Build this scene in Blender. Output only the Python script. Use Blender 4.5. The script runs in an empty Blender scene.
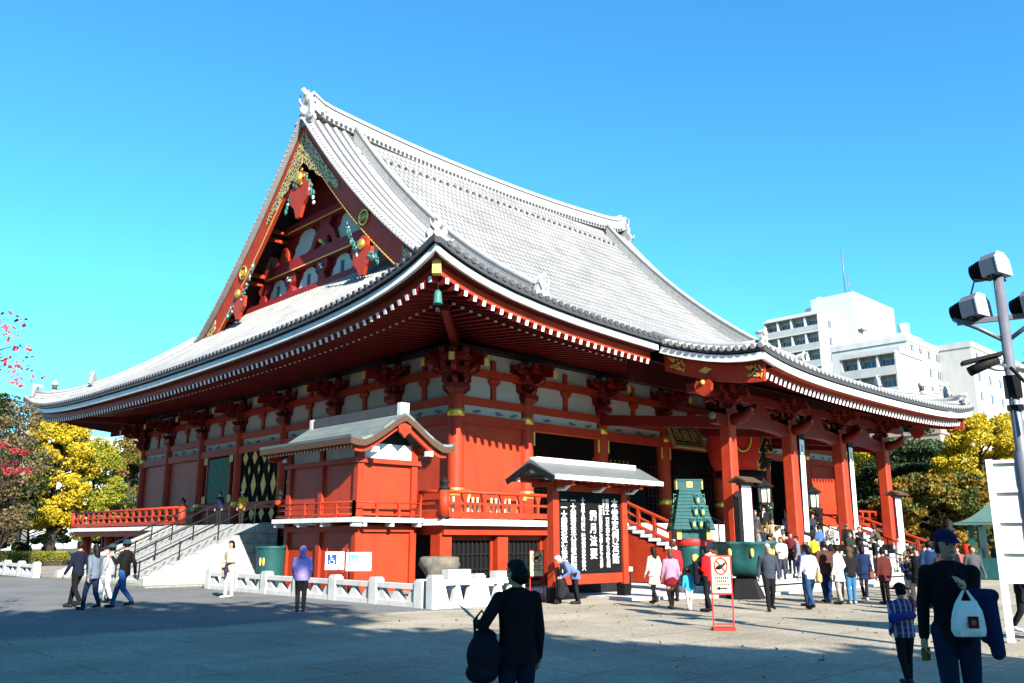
import bpy, math, random
import numpy as np
from mathutils import Vector, Matrix
random.seed(7); RNG = np.random.default_rng(7)
scene = bpy.context.scene
COL = scene.collection
R = math.radians

# ---------------------------------------------------------------- camera
CAM_H = 1.85
PITCH, YAW, FPX = .2271, .8032, 855.09
cam_d = bpy.data.cameras.new('camera'); cam = bpy.data.objects.new('camera', cam_d); COL.objects.link(cam)
cam.location = (0, 0, CAM_H)
cam.rotation_euler = (math.pi/2 + PITCH, 0, YAW - math.pi/2)
cam_d.sensor_width = 36; cam_d.lens = FPX*36/1024; cam_d.clip_end = 6000; cam_d.clip_start = .05
scene.camera = cam
_F = Vector((math.cos(YAW), math.sin(YAW), 0)); _Rt = Vector((math.sin(YAW), -math.cos(YAW), 0))
_Fw = _F*math.cos(PITCH) + Vector((0, 0, math.sin(PITCH))); _Up = -_F*math.sin(PITCH) + Vector((0, 0, math.cos(PITCH)))
def ray(px, py): return _Fw*FPX + _Rt*(px-512) - _Up*(py-341.5)
def G(px, py, z=0.):
    "surveyed ground point seen at this place of the photograph"
    d = ray(px, py); t = (z-CAM_H)/d.z; return (d.x*t, d.y*t)
def AT(px, dist):
    "plan position in the direction of a photo column, at a distance"
    d = ray(px, 520); h = math.hypot(d.x, d.y); return (d.x/h*dist, d.y/h*dist)
def HZ(px, py, dist):
    d = ray(px, py); h = math.hypot(d.x, d.y); return CAM_H + d.z/h*dist

# ---------------------------------------------------------------- materials
def _mat(name):
    m = bpy.data.materials.new(name); m.use_nodes = True
    nt = m.node_tree; b = nt.nodes['Principled BSDF']; return m, nt, b
def paint(name, col, rough=.5, var=.12, scale=3., bump=.0, metal=0., bscale=40., spec=.22, dirt=None, dirt_amt=.5, dirt_scale=1.2, coat=0., streak=0.):
    col = tuple(v*(.74 if max(col) < .7 else .86) for v in col); dirt = None if dirt is None else tuple(v*.78 for v in dirt)
    m, nt, b = _mat(name); N = nt.nodes; L = nt.links
    tc = N.new('ShaderNodeTexCoord')
    no = N.new('ShaderNodeTexNoise'); no.inputs['Scale'].default_value = scale; no.inputs['Detail'].default_value = 6
    no.inputs['Roughness'].default_value = .65
    L.new(tc.outputs['Object'], no.inputs['Vector'])
    cr = N.new('ShaderNodeValToRGB'); c = np.array(col)
    cr.color_ramp.elements[0].position = .3; cr.color_ramp.elements[1].position = .7
    cr.color_ramp.elements[0].color = (*(c*(1-var)), 1); cr.color_ramp.elements[1].color = (*np.clip(c*(1+var), 0, 1), 1)
    L.new(no.outputs['Fac'], cr.inputs['Fac']); out = cr.outputs['Color']
    if dirt is not None:
        n2 = N.new('ShaderNodeTexNoise'); n2.inputs['Scale'].default_value = dirt_scale; n2.inputs['Detail'].default_value = 8; n2.inputs['Roughness'].default_value = .7
        if streak:
            mp = N.new('ShaderNodeMapping'); mp.inputs['Scale'].default_value = (1, 1, streak); L.new(tc.outputs['Object'], mp.inputs['Vector']); L.new(mp.outputs['Vector'], n2.inputs['Vector'])
        else: L.new(tc.outputs['Object'], n2.inputs['Vector'])
        r2 = N.new('ShaderNodeValToRGB'); r2.color_ramp.elements[0].position = .48; r2.color_ramp.elements[1].position = .72
        r2.color_ramp.elements[1].color = (dirt_amt,)*3+(1,)
        L.new(n2.outputs['Fac'], r2.inputs['Fac'])
        mx = N.new('ShaderNodeMix'); mx.data_type = 'RGBA'
        L.new(r2.outputs['Color'], mx.inputs[0]); L.new(out, mx.inputs[6]); mx.inputs[7].default_value = (*dirt, 1)
        out = mx.outputs[2]
    L.new(out, b.inputs['Base Color'])
    b.inputs['Roughness'].default_value = rough; b.inputs['Metallic'].default_value = metal
    b.inputs['Specular IOR Level'].default_value = spec; b.inputs['Coat Weight'].default_value = coat
    if bump:
        n3 = N.new('ShaderNodeTexNoise'); n3.inputs['Scale'].default_value = bscale; n3.inputs['Detail'].default_value = 4
        L.new(tc.outputs['Object'], n3.inputs['Vector'])
        bp = N.new('ShaderNodeBump'); bp.inputs['Strength'].default_value = bump; bp.inputs['Distance'].default_value = .02
        L.new(n3.outputs['Fac'], bp.inputs['Height']); L.new(bp.outputs['Normal'], b.inputs['Normal'])
    return m
M = {}
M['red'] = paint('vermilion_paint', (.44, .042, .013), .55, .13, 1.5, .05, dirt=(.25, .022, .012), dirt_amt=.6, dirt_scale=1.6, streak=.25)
M['red_panel'] = paint('vermilion_panel', (.48, .050, .017), .5, .10, .9, .06, dirt=(.27, .026, .015), dirt_amt=.55, dirt_scale=1.8, streak=.18, bscale=15)
M['wood_aged'] = paint('aged_vermilion', (.17, .011, .008), .5, .2, 1.5, .05)  # same vermilion, darkened so eave and porch shade sits in the colour
M['wood_soffit'] = paint('soffit_board', (.085, .008, .008), .6, .2, 1.5)  # red darkened further to paint in the shade under the eaves
M['maroon'] = paint('maroon_lacquer', (.10, .012, .022), .35, .15, 2)
M['white'] = paint('white_paint', (.78, .77, .74), .5, .05, 2, dirt=(.50, .47, .43), dirt_amt=.5, streak=.4)
M['plaster'] = paint('white_plaster', (.50, .49, .47), .8, .05, 1.5, .05, dirt=(.5, .5, .5), dirt_amt=.25)
M['maroon_red'] = paint('deep_red_woodwork', (.30, .022, .022), .6, .15, 2, .05)
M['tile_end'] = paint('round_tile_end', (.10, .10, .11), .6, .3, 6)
M['gold'] = paint('gilt_brass', (.78, .50, .10), .35, .2, 6, metal=.75)
M['gold_flat'] = paint('gilt_paint', (.72, .46, .10), .5, .2, 8)
M['black'] = paint('black_lacquer', (.010, .010, .011), .75, .2, 4, spec=.06)
M['iron'] = paint('dark_iron', (.014, .014, .016), .65, .2, 8, .1, spec=.12)
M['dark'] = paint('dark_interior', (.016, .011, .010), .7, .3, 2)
M['greenpaint'] = paint('green_shutter_paint', (.005, .105, .065), .45, .12, 3)
M['copper'] = paint('verdigris_copper', (.014, .085, .085), .5, .25, 5, .15, dirt=(.02, .07, .06), dirt_amt=.6, dirt_scale=3)
M['copper_bright'] = paint('bright_verdigris', (.05, .20, .16), .5, .25, 5, .15, dirt=(.03, .12, .09), dirt_amt=.6, dirt_scale=4)
M['stone'] = paint('white_granite', (.69, .68, .65), .75, .08, 9, .1, dirt=(.34, .31, .27), dirt_amt=.6, dirt_scale=2.4, streak=.5)
M['stone_step'] = paint('granite_step', (.60, .585, .55), .8, .08, 9, .1, dirt=(.36, .33, .29), dirt_amt=.5, dirt_scale=3)
M['stone_rough'] = paint('rough_stone', (.20, .175, .14), .9, .35, 4, .8, bscale=6, dirt=(.12, .11, .09), dirt_amt=.7, dirt_scale=5)
M['steel'] = paint('galvanised_steel', (.20, .21, .25), .45, .1, 6, metal=.3)
M['bark'] = paint('bark', (.055, .042, .032), .9, .35, 6, .6, bscale=14)
M['wood_edge'] = paint('shingle_edge', (.10, .055, .035), .8, .25, 12, .3)
M['glass'] = paint('window_glass', (.06, .09, .12), .12, .3, 2, spec=.8)
M['lampglass'] = paint('lantern_paper', (.62, .60, .50), .7, .05, 3)
M['concrete'] = paint('pale_concrete', (.50, .50, .48), .85, .05, .25, dirt=(.34, .33, .31), dirt_amt=.6, dirt_scale=.6, streak=.15)
M['whitebuild'] = paint('white_render', (.66, .65, .62), .8, .03, .2, dirt=(.44, .43, .40), dirt_amt=.6, dirt_scale=.6, streak=.15)
M['tanbuild'] = paint('tan_render', (.42, .32, .25), .8, .06, .3)
M['plastic'] = paint('white_plastic_bag', (.72, .73, .74), .35, .04, 6, .2, bscale=10)
M['skin'] = paint('skin', (.46, .27, .18), .55, .06, 8)
M['teal'] = paint('teal_print', (.12, .45, .55), .5, .02)
M['blue'] = paint('blue_print', (.01, .06, .45), .5, .02)
M['cream'] = paint('cream_print', (.75, .60, .36), .5, .03)
M['redprint'] = paint('red_print', (.60, .03, .02), .5, .02)

def filigree():
    "gilt plate pierced with small scroll openings"
    m, nt, b = _mat('gilt_filigree'); N = nt.nodes; L = nt.links; tc = N.new('ShaderNodeTexCoord'); v = N.new('ShaderNodeTexVoronoi'); v.feature = 'DISTANCE_TO_EDGE'; v.inputs['Scale'].default_value = 4.2
    L.new(tc.outputs['Object'], v.inputs['Vector']); cr = N.new('ShaderNodeValToRGB'); cr.color_ramp.interpolation = 'CONSTANT'; cr.color_ramp.elements[0].color = (.42,.31,.09,1); cr.color_ramp.elements[1].position = .14; cr.color_ramp.elements[1].color = (.05,.012,.015,1)
    L.new(v.outputs['Distance'], cr.inputs['Fac']); L.new(cr.outputs['Color'], b.inputs['Base Color']); b.inputs['Roughness'].default_value = .5; return m
M['filigree'] = filigree()
def roof_mat(name, col, course, bump=.5, var=.1):
    "glazed or metal tiles: courses across the slope from the UV height coordinate"
    m, nt, b = _mat(name); N = nt.nodes; L = nt.links
    uv = N.new('ShaderNodeUVMap'); uv.uv_map = 'UVMap'
    br = N.new('ShaderNodeTexBrick'); br.inputs['Scale'].default_value = 1.; br.offset = .5
    br.inputs['Brick Width'].default_value = .36; br.inputs['Row Height'].default_value = course
    br.inputs['Mortar Size'].default_value = .012; br.inputs['Bias'].default_value = 0
    c = np.array(col)
    br.inputs['Color1'].default_value = (*(c*(1-var)), 1); br.inputs['Color2'].default_value = (*(c*(1+var)), 1)
    br.inputs['Mortar'].default_value = (*(c*.45), 1)
    L.new(uv.outputs['UV'], br.inputs['Vector'])
    tc = N.new('ShaderNodeTexCoord'); n2 = N.new('ShaderNodeTexNoise'); n2.inputs['Scale'].default_value = .5; n2.inputs['Detail'].default_value = 8; n2.inputs['Roughness'].default_value = .7
    L.new(tc.outputs['Object'], n2.inputs['Vector'])
    mr = N.new('ShaderNodeMapRange'); mr.inputs['From Min'].default_value = .3; mr.inputs['From Max'].default_value = .7
    mr.inputs['To Min'].default_value = .66; mr.inputs['To Max'].default_value = 1.14
    L.new(n2.outputs['Fac'], mr.inputs['Value'])
    mx = N.new('ShaderNodeMix'); mx.data_type = 'RGBA'; mx.blend_type = 'MULTIPLY'; mx.inputs[0].default_value = 1
    L.new(br.outputs['Color'], mx.inputs[6]); L.new(mr.outputs['Result'], mx.inputs[7])
    L.new(mx.outputs[2], b.inputs['Base Color']); b.inputs['Roughness'].default_value = .42
    bp = N.new('ShaderNodeBump'); bp.inputs['Strength'].default_value = bump; bp.inputs['Distance'].default_value = .03; bp.invert = True
    L.new(br.outputs['Fac'], bp.inputs['Height']); L.new(bp.outputs['Normal'], b.inputs['Normal'])
    return m
M['tile'] = roof_mat('silver_roof_tile', (.27, .262, .25), .34, .35, .07)
M['tile_ridge'] = paint('ridge_tile', (.38, .375, .365), .5, .12, 3, .1, dirt=(.2, .2, .21), dirt_amt=.4, dirt_scale=2.5)
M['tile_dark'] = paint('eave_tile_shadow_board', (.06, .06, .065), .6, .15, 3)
M['copper_roof'] = roof_mat('pale_copper_sheet', (.165, .20, .195), .45, .25, .06)

# ---------------------------------------------------------------- mesh builder
class MB:
    def __init__(s): s.v = []; s.f = []; s.m = []; s.uv = {}; s.sm = []
    def add(s, vs, fs, mat=0, smooth=False):
        o = len(s.v); s.v.extend([tuple(p) for p in vs])
        for f in fs: s.f.append(tuple(i+o for i in f)); s.m.append(mat); s.sm.append(smooth)
        return o
    def box(s, x0, x1, y0, y1, z0, z1, mat=0):
        s.add([(x0,y0,z0),(x1,y0,z0),(x1,y1,z0),(x0,y1,z0),(x0,y0,z1),(x1,y0,z1),(x1,y1,z1),(x0,y1,z1)],
              [(3,2,1,0),(4,5,6,7),(0,1,5,4),(1,2,6,5),(2,3,7,6),(3,0,4,7)], mat)
    def cbox(s, c, size, rz=0, mat=0):
        hx, hy, hz = size[0]/2, size[1]/2, size[2]/2; ca, sa = math.cos(rz), math.sin(rz); vs = []
        for z in (-hz, hz):
            for x, y in ((-hx,-hy),(hx,-hy),(hx,hy),(-hx,hy)):
                vs.append((c[0]+x*ca-y*sa, c[1]+x*sa+y*ca, c[2]+z))
        s.add(vs, [(3,2,1,0),(4,5,6,7),(0,1,5,4),(1,2,6,5),(2,3,7,6),(3,0,4,7)], mat)
    def beam(s, p, q, w, h, mat=0, up=(0,0,1)):
        p, q = Vector(p), Vector(q); d = (q-p).normalized(); u = Vector(up)
        r = d.cross(u)
        if r.length < 1e-4: r = d.cross(Vector((1,0,0)))
        r.normalize(); u = r.cross(d).normalized(); vs = []
        for c in (p, q):
            for a, b in ((-1,-1),(1,-1),(1,1),(-1,1)): vs.append(c + r*(a*w/2) + u*(b*h/2))
        s.add(vs, [(3,2,1,0),(4,5,6,7),(0,1,5,4),(1,2,6,5),(2,3,7,6),(3,0,4,7)], mat)
    def tube(s, path, rad, n=8, mat=0, cap=True, smooth=True, squash=1.):
        pts = [Vector(p) for p in path]; k = len(pts)
        rr = rad if hasattr(rad, '__len__') else [rad]*k
        vs = []; ref = None
        for i, p in enumerate(pts):
            d = (pts[min(i+1,k-1)] - pts[max(i-1,0)])
            if d.length < 1e-9: d = Vector((0,0,1))
            d.normalize()
            if ref is None:
                ref = Vector((0,0,1)) if abs(d.z) < .9 else Vector((1,0,0))
            a = d.cross(ref).normalized(); b = a.cross(d).normalized(); ref = b
            for j in range(n):
                t = 2*math.pi*j/n; vs.append(p + a*(math.cos(t)*rr[i]) + b*(math.sin(t)*rr[i]*squash))
        fs = [(i*n+j, i*n+(j+1)%n, (i+1)*n+(j+1)%n, (i+1)*n+j) for i in range(k-1) for j in range(n)]
        o = s.add(vs, fs, mat, smooth)
        if cap:
            s.f.append(tuple(o+j for j in reversed(range(n)))); s.m.append(mat); s.sm.append(False)
            s.f.append(tuple(o+(k-1)*n+j for j in range(n))); s.m.append(mat); s.sm.append(False)
    def cyl(s, p, q, r0, r1=None, n=12, mat=0): s.tube([p, q], [r0, r0 if r1 is None else r1], n, mat)
    def lathe(s, prof, c=(0,0,0), n=24, mat=0, fn=None, smooth=True):
        vs = []
        for r, z in prof:
            for j in range(n):
                t = 2*math.pi*j/n; k = fn(t, z) if fn else 1.
                vs.append((c[0]+math.cos(t)*r*k, c[1]+math.sin(t)*r*k, c[2]+z))
        k = len(prof)
        o = s.add(vs, [(i*n+j, i*n+(j+1)%n, (i+1)*n+(j+1)%n, (i+1)*n+j) for i in range(k-1) for j in range(n)], mat, smooth)
        for i, rev in ((0, True), (k-1, False)):
            if prof[i][0] > 1e-4:
                idx = [o+i*n+j for j in range(n)]
                s.f.append(tuple(reversed(idx)) if rev else tuple(idx)); s.m.append(mat); s.sm.append(False)
    def prism(s, poly, org, u, v, th, mat=0):
        "2-D outline in the plane org+u*a+v*b, thickness th along u x v, centred"
        org, u, v = Vector(org), Vector(u), Vector(v); w = u.cross(v).normalized()*(th/2); n = len(poly)
        vs = [org+u*a+v*b-w for a, b in poly] + [org+u*a+v*b+w for a, b in poly]
        fs = [tuple(reversed(range(n))), tuple(range(n, 2*n))] + [(i, (i+1)%n, n+(i+1)%n, n+i) for i in range(n)]
        s.add(vs, fs, mat)
    def grid(s, P, mat=0, smooth=True, uv=None):
        a, b = len(P), len(P[0]); vs = [p for row in P for p in row]
        o = len(s.v); s.v.extend([tuple(p) for p in vs])
        for i in range(a-1):
            for j in range(b-1):
                s.f.append((o+i*b+j, o+i*b+j+1, o+(i+1)*b+j+1, o+(i+1)*b+j)); s.m.append(mat); s.sm.append(smooth)
        if uv:
            for i in range(a):
                for j in range(b): s.uv[o+i*b+j] = uv[i][j]
        return o
    def slab(s, P, th, mat=0, smooth=True, uv=None, bottom=None):
        "closed sheet: top grid P, bottom th lower"
        s.grid(P, mat, smooth, uv); Q = [[(p[0], p[1], p[2]-th) for p in row] for row in P]
        bm = mat if bottom is None else bottom
        s.grid([list(reversed(r)) for r in Q], bm, smooth)
        def rim(A, B):
            for i in range(len(A)-1): s.add([A[i], A[i+1], B[i+1], B[i]], [(0,1,2,3)], bm)
        rim(P[0], Q[0]); rim(P[-1], Q[-1]); rim([r[0] for r in P], [r[0] for r in Q]); rim([r[-1] for r in P], [r[-1] for r in Q])
    def sphere(s, c, r, n=12, m=8, mat=0, sc=(1,1,1)):
        s.lathe([(max(1e-5, math.sin(math.pi*i/m))*r, 0) for i in range(m+1)], c, n, mat) if False else None
        vs = []; fs = []
        for i in range(m+1):
            a = math.pi*i/m
            for j in range(n):
                t = 2*math.pi*j/n; vs.append((c[0]+r*sc[0]*math.sin(a)*math.cos(t), c[1]+r*sc[1]*math.sin(a)*math.sin(t), c[2]-r*sc[2]*math.cos(a)))
        fs = [(i*n+j, i*n+(j+1)%n, (i+1)*n+(j+1)%n, (i+1)*n+j) for i in range(m) for j in range(n)]
        s.add(vs, fs, mat, True)
    def mesh(s, name, mats):
        me = bpy.data.meshes.new(name); me.from_pydata([tuple(p) for p in s.v], [], s.f)
        for m in mats: me.materials.append(M[m] if isinstance(m, str) else m)
        me.polygons.foreach_set('material_index', s.m); me.polygons.foreach_set('use_smooth', s.sm)
        if s.uv:
            l = me.uv_layers.new(name='UVMap')
            for lp in me.loops:
                if lp.vertex_index in s.uv: l.data[lp.index].uv = s.uv[lp.vertex_index]
        me.update(); return me
    def build(s, name, mats, parent=None, label=None):
        if isinstance(mats, str) or not isinstance(mats, (list, tuple)): mats = [mats]
        o = bpy.data.objects.new(name, s.mesh(name, mats)); COL.objects.link(o)
        if parent is not None: o.parent = parent
        if label: o['label'] = label
        return o
def tag(o, label=None, cat=None, group=None, kind=None):
    if label: o['label'] = label
    if cat: o['category'] = cat
    if group: o['group'] = group
    if kind: o['kind'] = kind
    return o
def thing(name, label, cat, loc=(0,0,0), rz=0, group=None):
    o = bpy.data.objects.new(name, None); COL.objects.link(o); o.location = loc; o.rotation_euler = (0,0,rz)
    o.empty_display_size = .3
    return tag(o, label, cat, group)
def inst(me, name, parent, loc, rz=0, label=None, scale=None):
    o = bpy.data.objects.new(name, me); COL.objects.link(o); o.parent = parent; o.location = loc; o.rotation_euler = (0,0,rz)
    if scale: o.scale = scale
    if label: o['label'] = label
    return o
def copy_tree(o, parent=None):
    c = o.copy(); COL.objects.link(c)
    if parent is not None: c.parent = parent
    for ch in list(o.children): copy_tree(ch, c)
    return c
def from_eval(tmp):
    dg = bpy.context.evaluated_depsgraph_get(); dg.update()
    me = bpy.data.meshes.new_from_object(tmp.evaluated_get(dg)); return me
def text_mesh(s, size=1., depth=.01, bold=0., align='CENTER'):
    cu = bpy.data.curves.new('lettering', 'FONT'); cu.body = s; cu.size = size; cu.extrude = depth; cu.offset = bold
    cu.align_x = align; cu.align_y = 'CENTER'; cu.resolution_u = 3
    o = bpy.data.objects.new('tmp', cu); COL.objects.link(o); me = from_eval(o)
    bpy.data.objects.remove(o); bpy.data.curves.remove(cu); me.name = 'lettering'; return me
def add_mesh(mb, me, mtx, mat=0):
    mb.add([mtx @ v.co for v in me.vertices], [tuple(p.vertices) for p in me.polygons], mat)
def basis(org, u, v):
    u, v = Vector(u).normalized(), Vector(v).normalized(); w = u.cross(v)
    return Matrix(((u.x, v.x, w.x, org[0]), (u.y, v.y, w.y, org[1]), (u.z, v.z, w.z, org[2]), (0,0,0,1)))
# ================================================================ temple hall
hall = thing('temple_hall', 'huge vermilion temple hall with sweeping pale tiled roof and west gable', 'temple', (40, 43.7, 0))
HM = Matrix.Translation((-40, -43.7, 0))
def part(mb, name, mats, label=None, parent=None):
    "link a part of the hall; geometry is given in scene coordinates"
    mb.v = [(p[0]-40, p[1]-43.7, p[2]) for p in mb.v]
    return mb.build(name, mats, parent or hall, label)
X0, X1, Y0, Y1 = 16.7, 63.3, 20.93, 66.47
VX0, VX1 = 24.45, 55.55                       # verges of the upper roof
WX0, WX1, WY0, WY1 = 23.0, 57.0, 27.2, 60.2 # wall lines
DX0, DX1, DY0, DY1, DZ = 19.65, 60.35, 23.85, 63.55, 2.55
def P(d): return 9.95 + .30*d + .0203*d*d
def PW(d): return 9.95 + .45*d + .028*d*d
def a_of(d): return (-.45+math.sqrt(.2025+.112*(P(d)-9.95)))/.056      # west inset with the same height as south inset d
def b_of(a): return (-.30+math.sqrt(.09+.0812*(PW(a)-9.95)))/.0406
DV = 10.02                                                        # south inset where the hip meets the verge
def lift(a, b, k=1.):
    "corner upturn: a, b distances from the two eaves"
    s = max(a, b); d = max(0, min(a, b)); s = max(0, s)
    return k*(.75*math.exp(-s/2.2) + .95*math.exp(-s/7.)) * math.exp(-d/4.5)
def roofz(x, y):
    dS, dN, dW, dE = y-Y0, Y1-y, x-X0, X1-x
    a, b = min(dW, dE), min(dS, dN)
    if VX0-.001 <= x <= VX1+.001: z = P(b)
    else: z = min(PW(a), P(b))
    return z + lift(a, b)
ROW = .36
def row_path(f, d0, d1, n): return [f(d0+(d1-d0)*i/n) for i in range(n+1)]
def half_row(mb, path, r, side, n=5, mat=0, tip=True):
    "round cover-tile row: half tube standing on the slope; side = horizontal unit across"
    side = Vector(side); vs = []; k = len(path)
    for i, p in enumerate(path):
        p = Vector(p); d = (Vector(path[min(i+1, k-1)])-Vector(path[max(i-1, 0)])).normalized()
        up = side.cross(d).normalized()
        if up.z < 0: up = -up
        for j in range(n):
            t = math.pi*j/(n-1); vs.append(p + side*(math.cos(t)*r) + up*(math.sin(t)*r))
    mb.add(vs, [(i*n+j, i*n+j+1, (i+1)*n+j+1, (i+1)*n+j) for i in range(k-1) for j in range(n-1)], mat, True)
    if tip:   # round end tile
        p = Vector(path[0]); d = (Vector(path[1])-p).normalized(); mb.cyl(p-d*.06+Vector((0,0,.01)), p+d*.05+Vector((0,0,.01)), r*1.12, n=8, mat=1)
def slope(kind, rows=True):
    mb = MB(); ov = .14
    if kind in 'SN':
        L0, L1 = X0, X1
        def W(s, d): 
            y = Y0+d if kind == 'S' else Y1-d
            return (s, y, roofz(s, max(min(y, Y1), Y0)) - (.3*ov if d < 0 else 0))
        ds = [-ov, 0, .6, 1.5, 2.8, 4.2, 5.7, 7.3, 8.7, DV] + [DV+(22.7-DV)*i/14 for i in range(1, 15)]
        lo = lambda d: L0+(a_of(d) if d > 0 else d) if d < DV-.01 else VX0
        hi = lambda d: L1-(a_of(d) if d > 0 else d) if d < DV-.01 else VX1
    else:
        def W(s, d):
            x = X0+d if kind == 'W' else X1-d
            z = PW(max(d, 0)) + lift(max(d, 0), min(s-Y0, Y1-s)) - (.3*ov if d < 0 else 0)
            return (x, s, z)
        ds = [-ov, 0, .6, 1.5, 2.8, 4.2, 5.7, 7.3, 9.75]
        lo = lambda d: Y0+(b_of(d) if d > 0 else d); hi = lambda d: Y1-(b_of(d) if d > 0 else d)
    us = [0,.006,.015,.03,.05,.08,.12,.17,.23,.3,.4,.5]; us = us + [1-u for u in reversed(us[:-1])]
    G_, UV = [], []
    sl = 0; pd = ds[0]
    for i, d in enumerate(ds):
        if i: q_ = P if kind in 'SN' else PW; sl += math.hypot(d-pd, q_(max(d,0))-q_(max(pd,0))); pd = d
        a, b = lo(d), hi(d)
        G_.append([W(a+(b-a)*u, d) for u in us]); UV.append([(a+(b-a)*u, sl) for u in us])
    mb.slab(G_, .22, 0, True, UV, bottom=2)
    if rows:
        side = (1,0,0) if kind in 'SN' else (0,1,0)
        a, b = lo(-ov)+.25, hi(-ov)-.2
        n = int((b-a)/ROW)
        for i in range(n+1):
            s = a+i*ROW
            if kind in 'SN':
                dm = 22.3 if VX0+.2 < s < VX1-.2 else (b_of(max(.01, min(s-L0, L1-s)))-.15)
                if abs(s-VX0) < .3 or abs(s-VX1) < .3: dm = DV-.2
            else: dm = min(a_of(max(.01, min(s-Y0, Y1-s))), 9.7)-.15
            if dm < .25: continue
            half_row(mb, [W(s, -ov+(dm+ov)*t/max(3, int(dm/1.2))) for t in range(max(3, int(dm/1.2))+1)], .085, side, 5, 0)
    # (the tiles of one slope are its surface pattern)
    for i in range(len(mb.v)):
        if i not in mb.uv: p = mb.v[i]; mb.uv[i] = ((p[0] if kind in 'SN' else p[1]), p[2]*1.3)
    return part(mb, 'roof_slope', ['tile', 'tile_end', 'tile_dark'])
slope('S'); slope('W'); slope('E'); slope('N')

# ---- raised rolls along the west and east verges, edge tiles
def verge(xs, sgn):
    mb = MB()
    for side in (0, 1):
        yy = (lambda d: Y0+d) if side == 0 else (lambda d: Y1-d)
        def path(x, lo=5.9, up=0.): return [(x, yy(d), P(d)+up) for d in [lo+(22.6-lo)*i/20 for i in range(21)]]
        for k, off in enumerate((.0, .62, 1.24, 1.86, 2.48)):
            half_row(mb, path(xs+sgn*(.12+off), max(6.0, b_of(max(.5, min(VX0-X0+.12+off, 9)))-3.2) if k else DV-.5, .05), .15, (1,0,0), 7, 0)
            half_row(mb, path(xs+sgn*(.43+off), 7.0 if k else DV-.3, -.05), .16, (1,0,0), 5, 1)  # dark strips between the rolls put the shaded verge band into colour
        half_row(mb, path(xs+sgn*2.9, 5.4, .02), .11, (1,0,0), 5, 0)
        for i in range(20):     # overhanging verge board
            d0 = DV-.2+(22.7-DV+.2)*i/20; d1 = DV-.2+(22.7-DV+.2)*(i+1)/20
            vs = [(xs-sgn*.38, yy(d0), P(d0)-.09), (xs+sgn*.1, yy(d0), P(d0)-.1), (xs+sgn*.1, yy(d1), P(d1)-.1), (xs-sgn*.38, yy(d1), P(d1)-.09)]
            mb.add(vs+[(p[0], p[1], p[2]+.06) for p in vs], [(3,2,1,0),(4,5,6,7),(0,1,5,4),(1,2,6,5),(2,3,7,6),(3,0,4,7)], 0)
        # edge tiles: short rolls facing outwards
        d = DV
        while d < 22.3:
            z = P(d); y = yy(d)
            mb.cyl((xs-sgn*.40, y, z-.02), (xs+sgn*.25, y, z+.03), .065, n=8, mat=0)
            d += .34/math.hypot(1, .30+.0406*d)
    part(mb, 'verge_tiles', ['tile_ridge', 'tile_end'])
verge(VX0, 1); verge(VX1, -1)

# ---- ridges
def ridge_run(path, w, h, name='descending_ridge', capr=.16, bands=3, mats=('tile_ridge','tile_dark')):
    mb = MB(); pts = [Vector(p) for p in path]
    for k in range(bands):       # stacked flat courses, slightly stepping in
        ww = w*(1-.14*k); z0 = h*k/bands; z1 = h*(k+1)/bands-.03
        for a, b in zip(pts[:-1], pts[1:]):
            e = (b-a)*.004
            mb.beam(a+Vector((0,0,(z0+z1)/2))-e, b+Vector((0,0,(z0+z1)/2))+e, ww, z1-z0, 0)
            mb.beam(a+Vector((0,0,z1+.015)), b+Vector((0,0,z1+.015)), ww*.82, .05, 1)
    mb.tube([p+Vector((0,0,h+capr*.4)) for p in pts], capr, 8, 0)
    return part(mb, name, list(mats))
def oni(c, face, w, h, name='ridge_ornament', label=None, horn=True):
    "demon-tile ridge end: shouldered plate, side fins, forward curl"
    mb = MB(); f = Vector(face).normalized(); s = Vector((-f.y, f.x, 0)); c = Vector(c)
    out = [(-.5,0),(-.62,.12),(-.55,.28),(-.42,.3),(-.46,.52),(-.34,.72),(-.2,.82),(-.12,.98),(.12,.98),(.2,.82),(.34,.72),(.46,.52),(.42,.3),(.55,.28),(.62,.12),(.5,0)]
    mb.prism([(a*w, b*h) for a, b in out], c, s, (0,0,1), .22*w, 0)
    mb.sphere(c+f*.12*w+Vector((0,0,h*.45)), .2*w, 10, 6, 1, (1,1,1.1))
    for sg in (-1, 1):
        mb.tube([c+s*(sg*.3*w)+Vector((0,0,h*.2))+f*.1*w, c+s*(sg*.55*w)+Vector((0,0,h*.1))+f*.15*w, c+s*(sg*.75*w)+Vector((0,0,h*.22))+f*.1*w], [.1*w,.09*w,.04*w], 6, 0)
        mb.tube([c+s*(sg*.12*w)+f*.12*w+Vector((0,0,h*.6)), c+s*(sg*.3*w)+f*.2*w+Vector((0,0,h*.8)), c+s*(sg*.34*w)+f*.15*w+Vector((0,0,h*1.02))], [.07*w,.05*w,.02*w], 6, 0)
    if horn:
        mb.tube([c-f*.6*w+Vector((0,0,h*.9)), c-f*.2*w+Vector((0,0,h*.95)), c+f*.12*w+Vector((0,0,h*1.02)), c+f*.26*w+Vector((0,0,h*1.12))], [.15*w,.14*w,.11*w,.09*w], 8, 1)
    return part(mb, name, ['tile_ridge', 'white'], label)
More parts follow.
